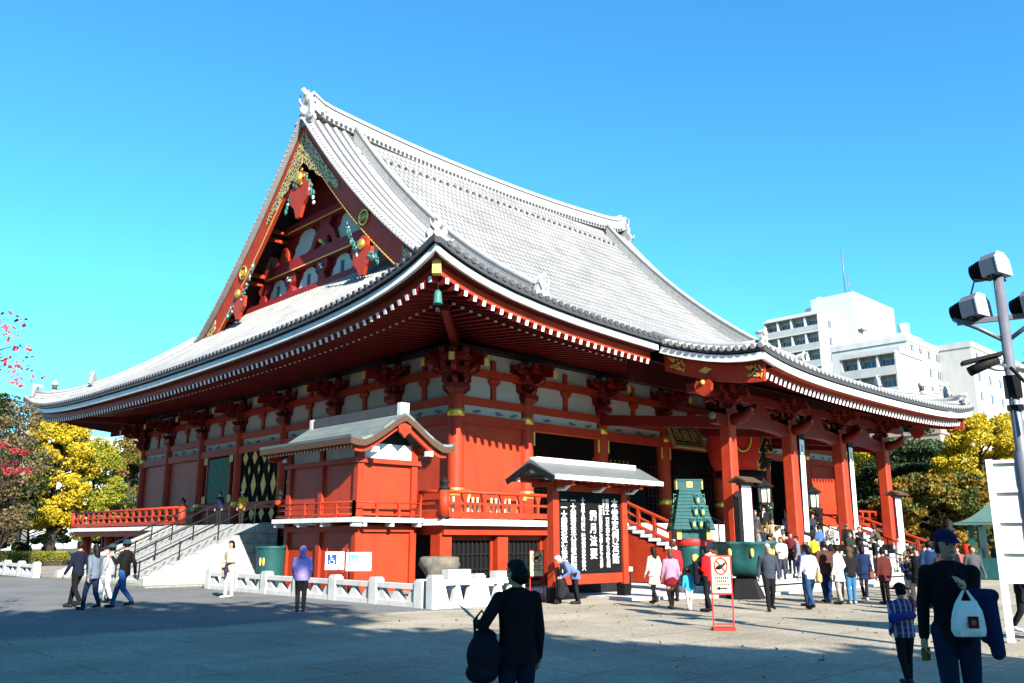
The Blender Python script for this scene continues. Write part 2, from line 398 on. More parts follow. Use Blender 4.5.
# main ridge: tall, sagging between upturned ends
mb = MB(); n = 40
def rz(x):
    t = abs(x-40)/15.5; return 27.85 + .75*t**2.2 + .55*max(0, (t-.9)/.1)**2
xs = [VX0+.3+(VX1-VX0-.6)*i/n for i in range(n+1)]
for k in range(n):
    a, b = xs[k], xs[k+1]; za, zb = rz(a), rz(b)
    for (w, l0, l1, m) in ((.95, -1.15, -.62, 0), (.7, -.60, -.18, 0), (.86, -.17, -.02, 0)):
        mb.beam((a, 43.7, za+(l0+l1)/2), (b, 43.7, zb+(l0+l1)/2), w, l1-l0, m)
    mb.beam((a, 43.7, za-.61), (b, 43.7, zb-.61), .8, .05, 1)
mb.tube([(x, 43.7, rz(x)+.1) for x in xs], .2, 8, 0)
for i in range(86):     # open-work rings along the foot of the ridge
    x = 25.3+29.4*i/85
    for sg in (-1, 1):
        mb.cyl((x, 43.7+sg*.46, rz(x)-1.0), (x, 43.7+sg*.52, rz(x)-1.0), .12, n=8, mat=1)
part(mb, 'main_ridge', ['tile_ridge', 'tile_dark'])
# pierced course where the upper tiles begin, seen as a dark dotted line
mb = MB()
for i in range(84):
    x = 27.9+24.2*i/83; 
    for yy, sg in ((Y0+20.9, -1), (Y1-20.9, 1)):
        mb.cbox((x, yy, P(20.9)+.14), (.17, .12, .2), 0, i % 2)
part(mb, 'pierced_course', ['tile_dark', 'tile_ridge'])
oni((VX0+.05, 43.7, 26.7), (-1,0,0), 1.5, 2.15, label='blue-black and white ridge-end ornament with a curled horn')
oni((VX1-.05, 43.7, 26.7), (1,0,0), 1.5, 2.15)
for xs_ in (27.6, 52.4):
    for s in (0, 1):
        yy = (lambda d: Y0+d) if s == 0 else (lambda d: Y1-d)
        ridge_run([(xs_, yy(d), P(d)) for d in [5.9+(21.9-5.9)*i/14 for i in range(15)]], .50, 1.0, bands=5)
        oni((xs_, yy(5.7), P(5.6)), (0,-1 if s == 0 else 1,0), 1.0, 1.5)
for cx_, cy_, sx, sy in ((X0,Y0,1,1),(X1,Y0,-1,1),(X0,Y1,1,-1),(X1,Y1,-1,-1)):
    pts = []
    for i in range(11):
        t = .5+7.0*i/10; tb = b_of(t); pts.append((cx_+sx*t, cy_+sy*tb, PW(t)+lift(t, tb)))
    ridge_run(pts, .42, .38, 'corner_ridge', .13, 2)
    f = Vector((-sx, -sy, 0)).normalized()
    oni((cx_+sx*.45, cy_+sy*.45, P(.45)+lift(.45,.45)), f, .75, .95)
    oni((cx_+sx*3.0, cy_+sy*b_of(3.0), PW(3.0)+lift(3.0,b_of(3.0))+.35), f, .75, 1.0, horn=False)
    mb = MB(); q = (cx_+sx*1.25, cy_+sy*b_of(1.25), PW(1.25)+lift(1.25,b_of(1.25))+.38); mb.lathe([(.16,0),(.2,.12),(.12,.3)], q, 10, 0); mb.lathe([(.17,.3),(.17,.55)], q, 10, 1); mb.lathe([(.2,.55),(.24,.68),(.17,.85),(.02,.98)], q, 10, 0); part(mb, 'ridge_finial', ['tile_ridge', 'tile_dark'])
    # ball finial behind the corner ornament
# ---- eaves
def eave(kind, detail=True, gap=None):
    "fascia, boards, two tiers of rafters along one side"
    if kind == 'S': W = lambda s, t, z: (X0+s, Y0+t, z); Ltot = X1-X0
    if kind == 'N': W = lambda s, t, z: (X0+s, Y1-t, z); Ltot = X1-X0
    if kind == 'W': W = lambda s, t, z: (X0+t, Y0+s, z); Ltot = Y1-Y0
    if kind == 'E': W = lambda s, t, z: (X1-t, Y0+s, z); Ltot = Y1-Y0
    def Fz(s): s = max(0, min(s, Ltot)); e = min(s, Ltot-s); return 9.65 + .75*math.exp(-e/2.2) + .95*math.exp(-e/7.)
    def L2(s, t): e = max(0, min(s-t, Ltot-s-t)); return .15*math.exp(-e/2) + .8*math.exp(-e/6.5)
    ss = [0,.3,.7,1.2,1.8,2.6,3.6,5,7,9.5,11.6]; ss = ss + [15+ (Ltot-30)*i/8 for i in range(9)] + [Ltot-s for s in reversed(ss)]
    def strip(mb, t0, t1, za, zb, mat, s_list=ss, s0=None, s1=None, zf=Fz):
        "rectangular board between insets t0..t1 and heights zf+za .. zf+zb, mitred at the corners"
        for a, b in zip(s_list[:-1], s_list[1:]):
            if gap and a < gap[1]-.01 and b > gap[0]+.01:
                if a >= gap[0] and b <= gap[1]: continue
                if a < gap[0]: b = gap[0]
                elif b > gap[1]: a = gap[1]
            vs = []
            for s in (a, b):
                for t, z in ((t0,za),(t1,za),(t1,zb),(t0,zb)):
                    sc = min(max(s, t), Ltot-t); vs.append(W(sc, t, zf(s)+z))
            mb.add(vs, [(0,1,2,3),(7,6,5,4),(0,4,5,1),(1,5,6,2),(2,6,7,3),(3,7,4,0)], mat)
    if gap:
        ss = sorted(ss + [gap[0], gap[1]])
    for (r0, r1) in ([(-1, gap[0]+.001), (gap[1]-.001, Ltot+1)] if gap else [(-1, Ltot+1)]):
        sl = [v for v in ss if r0 <= v <= r1]
        mb = MB(); strip(mb, 0, .12, -.25, 0, 0, sl); part(mb, 'eave_fascia', ['white'])
        mb = MB(); strip(mb, .03, .12, .005, .13, 0, sl); part(mb, 'eave_board', ['tile_dark'])  # second board, near-black, paints the shadow gap between fascia and tiles
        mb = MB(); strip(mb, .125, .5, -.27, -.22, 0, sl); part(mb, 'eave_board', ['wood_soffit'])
        mb = MB(); strip(mb, .45, .57, -.61, -.275, 0, sl); part(mb, 'rafter_board', ['red'])
    # soffit between
    gp = gap; gap_save = gap
    mb = MB(); 
    def sof(ta, tb, z0f, z1f, mat=0):
        for a, b in zip(ss[:-1], ss[1:]):
            vs = [W(min(max(a,ta),Ltot-ta), ta, z0f(a)), W(min(max(b,ta),Ltot-ta), ta, z0f(b)), W(min(max(b,tb),Ltot-tb), tb, z1f(b)), W(min(max(a,tb),Ltot-tb), tb, z1f(a))]
            if (Vector(vs[0])-Vector(vs[1])).length < .01 and (Vector(vs[2])-Vector(vs[3])).length < .01: continue
            top = [(p[0], p[1], p[2]+.05) for p in vs]
            mb.add(vs+top, [(0,1,2,3),(7,6,5,4)], mat)
    z2 = lambda s, t=2.27: 9.62+L2(s, t)
    sof(.5, 2.3, lambda s: Fz(s)-.58, lambda s: z2(s)+.0)
    sof(2.3, 6.6, lambda s: z2(s)+.02, lambda s: 10.15+.5*L2(s, 4.5))
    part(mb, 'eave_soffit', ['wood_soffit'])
    if not detail: return
    # upper flying rafters and lower base rafters, each with a white-painted end
    for tier in (0, 1):
        mb = MB(); sp = .42; ta = .38 if tier == 0 else 2.27; tb = 2.35 if tier == 0 else 6.4
        n = int((Ltot-2*ta-.5)/sp); st = (Ltot-n*sp)/2
        for i in range(n+1):
            s = st+i*sp
            if tier == 0 and gap and gap[0]-.1 < s < gap[1]+.1: continue
            e = min(s, Ltot-s); t_end = min(tb, e+ (0 if e > tb else -.05))
            if t_end < ta+.2: continue
            fr = (t_end-ta)/(tb-ta)
            if tier == 0: za = Fz(s)-.72; zb = z2(s)-.12; w, h = .15, .2
            else: za = 9.44+L2(s, ta); zb = 10.0+.5*L2(s, 4.5); w, h = .16, .22
            zb = za+(zb-za)*fr
            p, q = Vector(W(s, ta, za)), Vector(W(s, t_end, zb)); d = (q-p).normalized()
            mb.beam(p, q, w, h, 0); mb.beam(p-d*.02, p-d*.001, w*.98, h*.98, 1)
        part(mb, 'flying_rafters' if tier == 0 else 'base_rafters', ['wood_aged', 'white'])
    mb = MB(); strip(mb, 2.18, 2.36, .03, .2, 0, ss, zf=lambda s: 9.50+L2(s, 2.27)); part(mb, 'rafter_board', ['red'])
KX0, KX1, KY = 28.9, 51.1, 16.25
eave('S', True, (28.74-X0, 51.26-X0)); eave('W'); eave('E', False); eave('N', False)
# hip rafters with gilt caps
for cx_, cy_, sx, sy in ((X0,Y0,1,1),(X1,Y0,-1,1),(X0,Y1,1,-1),(X1,Y1,-1,-1)):
    mb = MB(); a = (cx_+sx*.42, cy_+sy*.42, 10.72); b = (cx_+sx*6.4, cy_+sy*6.4, 10.1)
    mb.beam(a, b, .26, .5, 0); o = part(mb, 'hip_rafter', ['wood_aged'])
    m2 = MB(); d = (Vector(b)-Vector(a)).normalized(); m2.beam(Vector(a)-d*.1, Vector(a)+d*.16, .29, .54, 0); part(m2, 'gilt_cap', ['gold_flat'], parent=o)
    mb = MB(); a = (cx_+sx*2.3, cy_+sy*2.3, 10.12); b = (cx_+sx*6.4, cy_+sy*6.4, 9.75)
    mb.beam(a, b, .26, .42, 0); o = part(mb, 'hip_rafter', ['wood_aged'])
# ---- closing wall between soffit and roof, interior ceiling
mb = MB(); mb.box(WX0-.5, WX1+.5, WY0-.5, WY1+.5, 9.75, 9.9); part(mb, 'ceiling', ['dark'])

# ---- gable (west shown, east mirrored)
def gable(xf, sg, show):
    # bargeboards: curved board under the verge
    for s in (0, 1):
        yy = (lambda d: Y0+d) if s == 0 else (lambda d: Y1-d)
        mb = MB(); n = 22; Pt = []
        for i in range(n+1):
            d = DV-.3+(22.77-DV+.3)*i/n; z = P(d)-.11; sl = .30+.0406*d; dp = 1.35*math.hypot(1, sl)*(.95+.12*(1-i/n))
            Pt.append((yy(d), z, z-dp))
        vs = []
        for y, zt, zb in Pt:
            for x in (xf+sg*.02, xf+sg*.22): vs += [(x, y, zt), (x, y, zb)]
        fs = []
        for i in range(n):
            a, b = i*4, (i+1)*4
            fs += [(a,b,b+1,a+1),(a+2,a+3,b+3,b+2),(a+1,b+1,b+3,a+3),(a,a+2,b+2,b)]
        fs += [(0,1,3,2), (n*4, n*4+2, n*4+3, n*4+1)]
        mb.add(vs, fs, 0)
        # gilt line near the lower edge, inner second board
        for i in range(n):
            y0, y1 = Pt[i][0], Pt[i+1][0]
            mb.beam((xf-sg*.005, y0, Pt[i][2]+.12), (xf-sg*.005, y1, Pt[i+1][2]+.12), .03, .05, 1)
        bb = part(mb, 'bargeboard', ['red', 'gold_flat'])
        if not show: continue
        def zc(d): return P(d)-.11-.7*math.hypot(1, .30+.0406*d)
        # pierced gilt fittings: a leaf of thin scrolls near apex and foot
        for (da, db, ta, tb2) in ((18.6, 22.7, .2, .95), (DV+.1, DV+2.3, .72, .4)):
            fm = MB(); k = 10
            for i in range(k):
                q0, q1 = da+(db-da)*i/k, da+(db-da)*(i+1)/k; vs = []
                for dd, tt in ((q0, i/k), (q1, (i+1)/k)):
                    hh = 1.38*math.hypot(1, .3+.0406*dd)*(ta+(tb2-ta)*tt+.05*math.sin(tt*25)); zt = P(dd)-.13-(.52 if da > 15 else .25)*math.hypot(1, .3+.0406*dd)
                    for xx in (xf-sg*.035, xf+sg*.015): vs += [(xx, yy(dd), zt), (xx, yy(dd), zt-hh)]
                fm.add(vs, [(0,4,5,1),(2,3,7,6),(1,5,7,3),(0,2,6,4),(0,1,3,2),(4,6,7,5)], 0)
            part(fm, 'gilt_scrollwork', ['filigree'], parent=bb)
        cm = MB(); d = 15.9; c = (xf-sg*.03, yy(d), zc(d))
        for rr, w_ in ((.42, .06),):
            ring = [(c[0], c[1]+rr*math.cos(t), c[2]+rr*math.sin(t)) for t in [2*math.pi*i/20 for i in range(21)]]
            cm.tube(ring, w_, 6, cap=False)
        for k in range(5): cm.beam((c[0], c[1]-.26+.13*k, c[2]-.2), (c[0], c[1]-.26+.13*k, c[2]+.2), .04, .05, 0, up=(1,0,0))
        cm.beam((c[0], c[1]-.3, c[2]), (c[0], c[1]+.3, c[2]), .04, .06, 0)
        part(cm, 'gilt_crest', ['gold'], parent=bb)
    # underside boards of the verge
    mb = MB()
    for s in (0, 1):
        yy = (lambda d: Y0+d) if s == 0 else (lambda d: Y1-d)
        for i in range(12):
            d0 = 10+(22.7-10)*i/12; d1 = 10+(22.7-10)*(i+1)/12
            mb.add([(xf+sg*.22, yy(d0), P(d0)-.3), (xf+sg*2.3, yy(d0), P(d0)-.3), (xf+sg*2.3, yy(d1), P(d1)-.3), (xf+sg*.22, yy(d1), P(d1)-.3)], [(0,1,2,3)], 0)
        for d in (12.5, 15., 17.5, 20.):      # purlin ends
            for k in (0, .45):
                mb.beam((xf+sg*.25, yy(d+k), P(d+k)-.5), (xf+sg*2.3, yy(d+k), P(d+k)-.5), .22, .25, 1)
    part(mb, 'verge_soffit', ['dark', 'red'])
    # pediment wall and its framing
    xp = xf+sg*2.15
    def dz_(z): return (-.30+math.sqrt(.09+.0812*(z-9.95)))/.0406
    d0_ = dz_(16.6)
    wall = [(y, P(min(y-Y0, Y1-y))-.35) for y in [Y0+d0_+(Y1-Y0-2*d0_)*i/24 for i in range(25)]]
    mb = MB(); mb.prism([(Y0+d0_, 15.6)]+wall+[(Y1-d0_, 15.6)], (xp+sg*.12, 0, 0), (0,1,0), (0,0,1), .2, 0)
    ped = part(mb, 'pediment', ['maroon_red'])
    def PB(m, y0, y1, z0, z1, dx0=0., dx1=.3, mat=0): a, b = sorted((xp-sg*dx1, xp-sg*dx0+sg*.02)); m.box(a, b, y0, y1, z0, z1, mat)
    for (z0, z1) in ((16.5, 17.12), (18.5, 19.3), (21.15, 21.7)):
        ya = Y0+dz_(z1+.35); yb = Y1-dz_(z1+.35)
        m = MB(); PB(m, ya, yb, z0, z1, 0, .5); b = part(m, 'gable_beam', ['maroon_red'], parent=ped)
        m = MB(); PB(m, ya+.3, yb-.3, z0+.02, z0+.10, .49, .53); part(m, 'gilt_edge', ['gold_flat'], parent=b)
    def cloud(yc, z0, w, h, black=True):
        m = MB(); pl = [(-.5,0),(.5,0),(.5,.15),(.42,.3),(.40,.5),(.30,.62),(.26,.85),(.12,1),(-.12,1),(-.26,.85),(-.30,.62),(-.40,.5),(-.42,.3),(-.5,.15)]
        m.prism([(a*w, b*h) for a, b in pl], (xp-sg*.04, yc, z0), (0,1,0), (0,0,1), .1, 0)
        if black:
            for k in (-.14, 0, .14): m.box(*(sorted((xp-sg*.10, xp-sg*.12))), yc+k-.025, yc+k+.025, z0, z0+h*.7, 1)
        part(m, 'plaster_field', ['plaster', 'black'], parent=ped)
    for yc in (38.2, 42.0, 45.8, 49.6): cloud(yc, 17.13, 2.5, 1.35)
    cloud(41.4, 19.31, 3.4, 1.85, False); cloud(46.3, 19.31, 3.4, 1.85, False)
    for yc in (36.3, 40.1, 43.9, 47.7, 51.2):       # carved struts
        m = MB(); m.prism([(-.42,0),(.42,0),(.36,.35),(.2,.5),(.5,.75),(.62,1.0),(.62,1.36),(-.62,1.36),(-.62,1.0),(-.5,.75),(-.2,.5),(-.36,.35)], (xp-sg*.2, yc, 17.13), (0,1,0), (0,0,1), .36, 0)
        part(m, 'carved_strut', ['maroon_red'], parent=ped)
    m = MB(); m.prism([(-2.0,0),(-1.45,.2),(-1.1,.9),(-.5,1.35),(.5,1.35),(1.1,.9),(1.45,.2),(2.0,0),(1.1,0),(.75,.6),(-.75,.6),(-1.1,0)], (xp-sg*.25, 43.8, 19.31), (0,1,0), (0,0,1), .36, 0)
    m.prism([(-.42,1.3),(.42,1.3),(.7,1.84),(-.7,1.84)], (xp-sg*.2, 43.8, 19.31), (0,1,0), (0,0,1), .3, 0); part(m, 'frog_leg_strut', ['maroon_red'], parent=ped)
    m = MB()
    for k in range(14): m.sphere((xp-sg*.3, 43.8+.62*math.cos(k*2.3)*(k/14), 19.62+.26*math.sin(k*1.9)), .16, 7, 5, k % 3)
    part(m, 'carved_boss', ['copper', 'maroon_red', 'gold_flat'], parent=ped)
    for yc in (39.2, 48.4):
        m = MB(); m.prism([(-.4,0),(.4,0),(.5,.4),(.4,.8),(.2,1.0),(-.2,1.0),(-.4,.8),(-.5,.4)], (xp-sg*.3, yc, 19.3), (0,1,0), (0,0,1), .36, 0); part(m, 'carved_strut', ['red'], parent=ped)
    m = MB()
    for yc in (40.1, 43.9, 47.7):
        for k in range(5): m.sphere((xp-sg*.45, yc+.16*math.cos(k*1.3), 18.05+.12*math.sin(k*1.3)), .1, 6, 4, k % 2)
    part(m, 'carved_flower', ['copper_bright', 'white'], parent=ped)
    # pendants (gegyo) on the bargeboards: centre and one on each side
    def pendant(y, z, sc, lab):
        m = MB(); x = xf-sg*.12
        pl = [(0,.75),(.35,.55),(.3,.3),(.62,.15),(.6,-.35),(.3,-.6),(.12,-1.0),(-.12,-1.0),(-.3,-.6),(-.6,-.35),(-.62,.15),(-.3,.3),(-.35,.55)]
        m.prism([(a*sc, b*sc) for a, b in pl], (x, y, z), (0,1,0), (0,0,1), .2, 0)
        p = part(m, 'gable_pendant', ['red'], lab)
        m = MB()
        m.sphere((x-sg*.15, y, z+.45*sc), .22*sc, 10, 6, 0, (.6,1,1))
        for k in range(6):
            t = k*math.pi/3; m.cyl((x-sg*.12, y+.3*sc*math.cos(t), z+.45*sc+.3*sc*math.sin(t)), (x-sg*.17, y+.3*sc*math.cos(t), z+.45*sc+.3*sc*math.sin(t)), .07*sc, n=6)
        part(m, 'gilt_boss', ['gold'], parent=p)
        for s_ in (-1, 1):       # scrolled waves either side, verdigris with white tips
            m = MB()
            for k in range(40):
                u_ = random.random(); yy_ = y+s_*sc*(.35+.6*u_); zz = z+sc*(.35-.9*u_+random.uniform(-.2,.2)); r_ = random.uniform(.03,.09)*sc
                m.sphere((x-.02, yy_, zz), r_, 6, 4, 1 if k % 5 == 0 else 0, (.5,1,random.uniform(.7,1.4)))
            part(m, 'wave_carving', ['copper_bright', 'white'], parent=p)
    if show:
        pendant(43.6, 22.35, 1.75, 'red centre pendant with gilt flower under the apex')
        for s in (-1, 1):
            y = 43.6+s*7.0; d = min(y-Y0, Y1-y); 
            m = MB(); x = xf-sg*.12; z = P(d)-3.0; sc = 1.0
            pl = [(a*1.35, b*1.35) for a, b in [(0,.75),(.35,.55),(.3,.3),(.62,.15),(.6,-.35),(.3,-.6),(.12,-.9),(-.12,-.9),(-.3,-.6),(-.6,-.35),(-.62,.15),(-.3,.3),(-.35,.55)]]
            m.prism(pl, (x, y, z), (0,1,0), (0,0,1), .2, 0); p = part(m, 'gable_pendant', ['red'])
            m = MB(); m.sphere((x-sg*.15, y, z+.5), .3, 10, 6, 0, (.6,1,1)); part(m, 'gilt_boss', ['gold'], parent=p)
            m = MB()
            for k in range(80):
                u_ = random.random(); up_ = k % 3 > 0
                yy_ = y-s*(.45+1.25*u_) if up_ else y+s*(.5+1.0*u_); zz = (z+.1+1.9*u_ if up_ else z-.2-.5*u_)+random.uniform(-.22,.22); r_ = random.uniform(.05,.13)
                m.sphere((x-.02-sg*random.uniform(0,.1), yy_, zz), r_, 6, 4, 1 if k % 5 == 0 else 0, (.5,1,random.uniform(.6,1.5)))
            part(m, 'wave_carving', ['copper_bright', 'white'], parent=p)
gable(VX0, 1, True); gable(VX1, -1, False)
# ================================================================ hall body
WC = [27.2, 31.4, 36.3, 41.2, 46.2, 51.1, 56.0, 60.2]        # west/east columns (y)
SC = [23.0, 27.1, 32.3, 37.4, 42.6, 47.7, 52.9, 57.0]        # south/north columns (x)
pos = [(x, WY0) for x in SC] + [(WX0, y) for y in WC[1:]] + [(WX1, y) for y in WC[1:]] + [(x, WY1) for x in SC[1:-1]]
cm = MB(); cm.lathe([(.36,0),(.345,1.5),(.345,5.2),(.33,5.75)], n=20); colmesh = cm.mesh('column', ['red'])
bm_ = MB(); bm_.lathe([(.352,0),(.372,.02),(.372,.3),(.352,.32)], n=20); bandmesh = bm_.mesh('gilt_band', ['gold'])
def shape_bracket():
    "three-step bracket complex; +y points outwards from the wall"
    m = MB(); 
    def block(x, y, z, w, h=.2): m.box(x-w/2, x+w/2, y-w/2, y+w/2, z+h*.45, z+h); m.add([(x-w*.32,y-w*.32,z),(x+w*.32,y-w*.32,z),(x+w*.32,y+w*.32,z),(x-w*.32,y+w*.32,z),(x-w/2,y-w/2,z+h*.45),(x+w/2,y-w/2,z+h*.45),(x+w/2,y+w/2,z+h*.45),(x-w/2,y+w/2,z+h*.45)], [(3,2,1,0),(0,1,5,4),(1,2,6,5),(2,3,7,6),(3,0,4,7)])
    m.box(-.42,.42,-.42,.42,.2,.42); m.add([(-.26,-.26,0),(.26,-.26,0),(.26,.26,0),(-.26,.26,0),(-.42,-.42,.2),(.42,-.42,.2),(.42,.42,.2),(-.42,.42,.2)], [(3,2,1,0),(0,1,5,4),(1,2,6,5),(2,3,7,6),(3,0,4,7)])
    def arm(y, z, L, w=.2, h=.22): m.prism([(-L,h),(L,h),(L,h*.5),(L*.75,0),(-L*.75,0),(-L,h*.5)], (0,y,z), (1,0,0), (0,0,1), w)
    z = .42
    for k, (yo, L) in enumerate(((0,.62),(.55,.62),(1.1,.62))):
        zz = z+.42*k
        for j in range(k+1):
            arm(.55*j, zz, .62+.38*(k-j if k-j < 2 else 1))
            for xx in (-(.5+.38*min(k-j,1)), 0, .5+.38*min(k-j,1)): block(xx, .55*j, zz+.22, .26)
        m.prism([(-.3,0),(.55*(k+1)*.85,0),(.55*(k+1)+.1,.12),(.55*(k+1)+.1,.24),(-.3,.24)], (.003*k,0,zz), (0,1,0), (0,0,1), .21)
    m.beam((0,-.2,1.45), (0,1.85,1.12), .2, .26)
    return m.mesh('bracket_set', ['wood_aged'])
brm = shape_bracket()
tp = MB(); tp.cbox((0,1.86,1.12), (.22,.05,.3)); tipm = tp.mesh('gilt_tip', ['gold_flat'])
strm = MB(); strm.box(-.13,.13,-.1,.12,0,.95); strm.prism([(-.3,.28),(.3,.28),(.3,.16),(.15,0),(-.15,0),(-.3,.16)], (0,.1,.62), (1,0,0), (0,0,1), .2); strm.box(-.13,.13,-.1,.12,1.28,1.75); strm = strm.mesh('wall_strut', ['red'])
def hloc(x, y, z=0): return (x-40, y-43.7, z)
def outward(x, y):
    if y <= WY0+.01 and WX0+.1 < x < WX1-.1: return [math.pi]
    if y >= WY1-.01 and WX0+.1 < x < WX1-.1: return [0]
    r = []
    if x <= WX0+.01: r.append(math.pi/2)
    if x >= WX1-.01: r.append(-math.pi/2)
    if y <= WY0+.01: r.append(math.pi)
    if y >= WY1-.01: r.append(0)
    return r
for x, y in pos:
    c = inst(colmesh, 'column', hall, hloc(x, y, DZ-.02), scale=(1,1,1))
    corner = (x in (WX0, WX1)) and (y in (WY0, WY1))
    for z in ((1.05, 4.32) if corner or y == WY0 else (1.05,)):
        b = inst(bandmesh, 'gilt_band', c, (0,0,z))
    up = MB()
    for rz in outward(x, y):
        b = inst(brm, 'bracket_set', hall, hloc(x, y, 7.78), rz); inst(tipm, 'gilt_tip', b, (0,0,0))
    if corner:
        d = Vector((-1 if x == WX0 else 1, -1 if y == WY0 else 1)); b = inst(brm, 'bracket_set', hall, hloc(x, y, 7.79), math.atan2(d.y, d.x)-math.pi/2, scale=(1,1.38,1)); inst(tipm, 'gilt_tip', b, (0,0,0))
def wallseg(axis, a, b, kind, face):
    """one bay of wall between columns a..b along axis ('x' or 'y') on the wall line face; panel kind"""
    out = -1 if face in ('S', 'W') else 1
    wl = {'S': WY0, 'N': WY1, 'W': WX0, 'E': WX1}[face]
    def bx(m, s0, s1, o0, o1, z0, z1, mat=0):
        p, q = sorted((wl+out*o0, wl+out*o1))
        if axis == 'x': m.box(s0, s1, p, q, z0, z1, mat)
        else: m.box(p, q, s0, s1, z0, z1, mat)
    a0, b0 = a+.3, b-.3; mid = (a+b)/2
    m = MB(); bx(m, a0, b0, -.12, .06, 6.98, 7.45); o = part(m, 'frieze_panel', ['plaster'])
    m = MB()
    for t in (.22, .6, .85):
        s = a0+(b0-a0)*t
        for k in range(4): m_s = s+.12*math.sin(k*2.1+t*9); bx(m, m_s-.13, m_s+.13, .06, .075+.004*k, 7.14+.05*math.cos(k*1.7), 7.2+.05*math.cos(k*1.7))
    part(m, 'painted_motif', [M['ink']], parent=o)
    m = MB(); bx(m, a0, b0, -.12, .02, 7.7, 9.9); part(m, 'plaster_panel', ['plaster'])
    m = MB(); bx(m, a-.05, b+.05, -.1, .26, 6.6, 7.0); part(m, 'tie_beam', ['red'])
    m = MB(); bx(m, a-.05, b+.05, -.1, .2, 7.4, 7.74); part(m, 'head_beam', ['red'])
    m = MB(); bx(m, a-.05, b+.05, -.1, .17, 8.68, 9.02); part(m, 'bracket_beam', ['red'])
    rz = {'S': math.pi, 'N': 0, 'W': math.pi/2, 'E': -math.pi/2}[face]
    p = (mid, wl) if axis == 'x' else (wl, mid)
    inst(strm, 'wall_strut', hall, hloc(*p, 7.74), rz)
    if kind == 'open': return
    m = MB(); bx(m, a-.04, b+.04, -.1, .24, 3.46, 3.84); part(m, 'sill_beam', ['red'])
    m = MB(); bx(m, a0, b0, -.1, .03, DZ, 3.5); part(m, 'base_panel', ['red_panel'])
    if kind == 'panel':
        m = MB(); bx(m, a0, b0, -.1, .05, 3.8, 6.65); part(m, 'wall_panel', ['red_panel'])
    if kind == 'window':
        m = MB(); bx(m, a0, b0, -.12, -.02, 3.8, 6.65); part(m, 'wall_panel', ['black'])
        m = MB(); w0, w1 = a0+.75, b0-.75
        bx(m, w1, w1+.15, 0, .16, 3.84, 6.6); part(m, 'window_jamb', ['red']); m = MB(); bx(m, w0-.15, w0, 0, .16, 3.84, 6.6); fr = part(m, 'window_jamb', ['red'])
        m = MB(); bx(m, w0, w1, -.02, .08, 3.9, 6.5)
        for k in range(18): s = w0+(w1-w0)*(k+.5)/18; bx(m, s-.05, s+.05, .08, .12, 3.95, 6.45)
        part(m, 'green_shutter', ['greenpaint'], parent=fr)
        for s, z in ((w0-.25, 6.2), (w0-.25, 3.9), (w1+.25, 3.9), (w1+.25, 6.2)):
            m = MB(); bx(m, s-.22, s+.22, .17, .19, z, z+.42); part(m, 'gilt_corner', ['gold_flat'], parent=fr)
    if kind == 'door':
        n = 4; m = MB(); bx(m, a0, b0, -.1, .05, DZ, 6.62); dr = part(m, 'door', ['black'])
        w = (b0-a0)/n
        for k in range(n):
            m = MB(); s0 = a0+k*w
            bx(m, s0+.02, s0+.1, .05, .11, DZ, 6.6); bx(m, s0+w-.1, s0+w-.02, .05, .11, DZ, 6.6)
            for z in (DZ+.05, 4.0, 5.2, 6.45): bx(m, s0+.1, s0+w-.1, .05, .1, z, z+.1)
            lf = part(m, 'door_leaf', ['black'], parent=dr)
            m = MB(); c = s0+w/2
            for z, hh in ((4.75, .62), (6.3, .4), (3.2, .4)):
                if axis == 'x': m.prism([(0,-hh),(.3,0),(0,hh),(-.3,0)], (c, wl+out*.12, z), (1,0,0), (0,0,1), .03)
                else: m.prism([(0,-hh),(.3,0),(0,hh),(-.3,0)], (wl+out*.12, c, z), (0,1,0), (0,0,1), .03)
            for z in (3.9, 5.6):
                if axis == 'x': m.prism([(0,-.25),(.12,0),(0,.25),(-.12,0)], (s0, wl+out*.13, z), (1,0,0), (0,0,1), .03)
                else: m.prism([(0,-.25),(.12,0),(0,.25),(-.12,0)], (wl+out*.13, s0, z), (0,1,0), (0,0,1), .03)
            part(m, 'gilt_diamond', ['gold_flat'], parent=lf)
    if kind == 'panel' and face in 'SW':
        for s in (a0+.12, b0-.12):
            for z in (3.5,):
                m = MB(); bx(m, s-.2, s+.2, .24, .26, z, z+.32); part(m, 'gilt_corner', ['gold_flat'])
M['ink'] = paint('grey_ink_painting', (.16, .19, .22), .8, .2, 3)
kS = ['panel','open','open','open','open','open','panel']; kW = ['panel','panel','door','door','window','panel','panel']
for i in range(7):
    wallseg('x', SC[i], SC[i+1], kS[i], 'S'); wallseg('y', WC[i], WC[i+1], kW[i], 'W')
    wallseg('x', SC[i], SC[i+1], 'panel', 'N'); wallseg('y', WC[i], WC[i+1], 'panel' if i in (0,6) else 'window', 'E')
# interior seen through the open front
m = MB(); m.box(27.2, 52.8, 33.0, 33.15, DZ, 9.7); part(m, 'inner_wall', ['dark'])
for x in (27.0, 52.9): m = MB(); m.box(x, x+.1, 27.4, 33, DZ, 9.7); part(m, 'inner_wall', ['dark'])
for i, x in enumerate((30.0, 34.9, 40., 45.1, 50.)):
    m = MB()
    for k in range(9): m.box(x-1.6+.4*k-.03, x-1.6+.4*k+.03, 32.9, 32.99, 3, 6.5)
    for k in range(8): m.box(x-1.65, x+1.65, 32.88, 32.98, 3.1+.45*k, 3.15+.45*k)
    part(m, 'lattice_screen', ['gold_flat' if i == 2 else 'maroon'])
for x in SC[1:7]:
    for sg in (-1, 1):
        if (x == SC[1] and sg < 0) or (x == SC[6] and sg > 0): continue
        m = MB(); m.box(x+sg*.36-.05, x+sg*.36+.05, WY0-.2, WY0-.16, 5.95, 6.55); part(m, 'gilt_corner', ['gold_flat'])
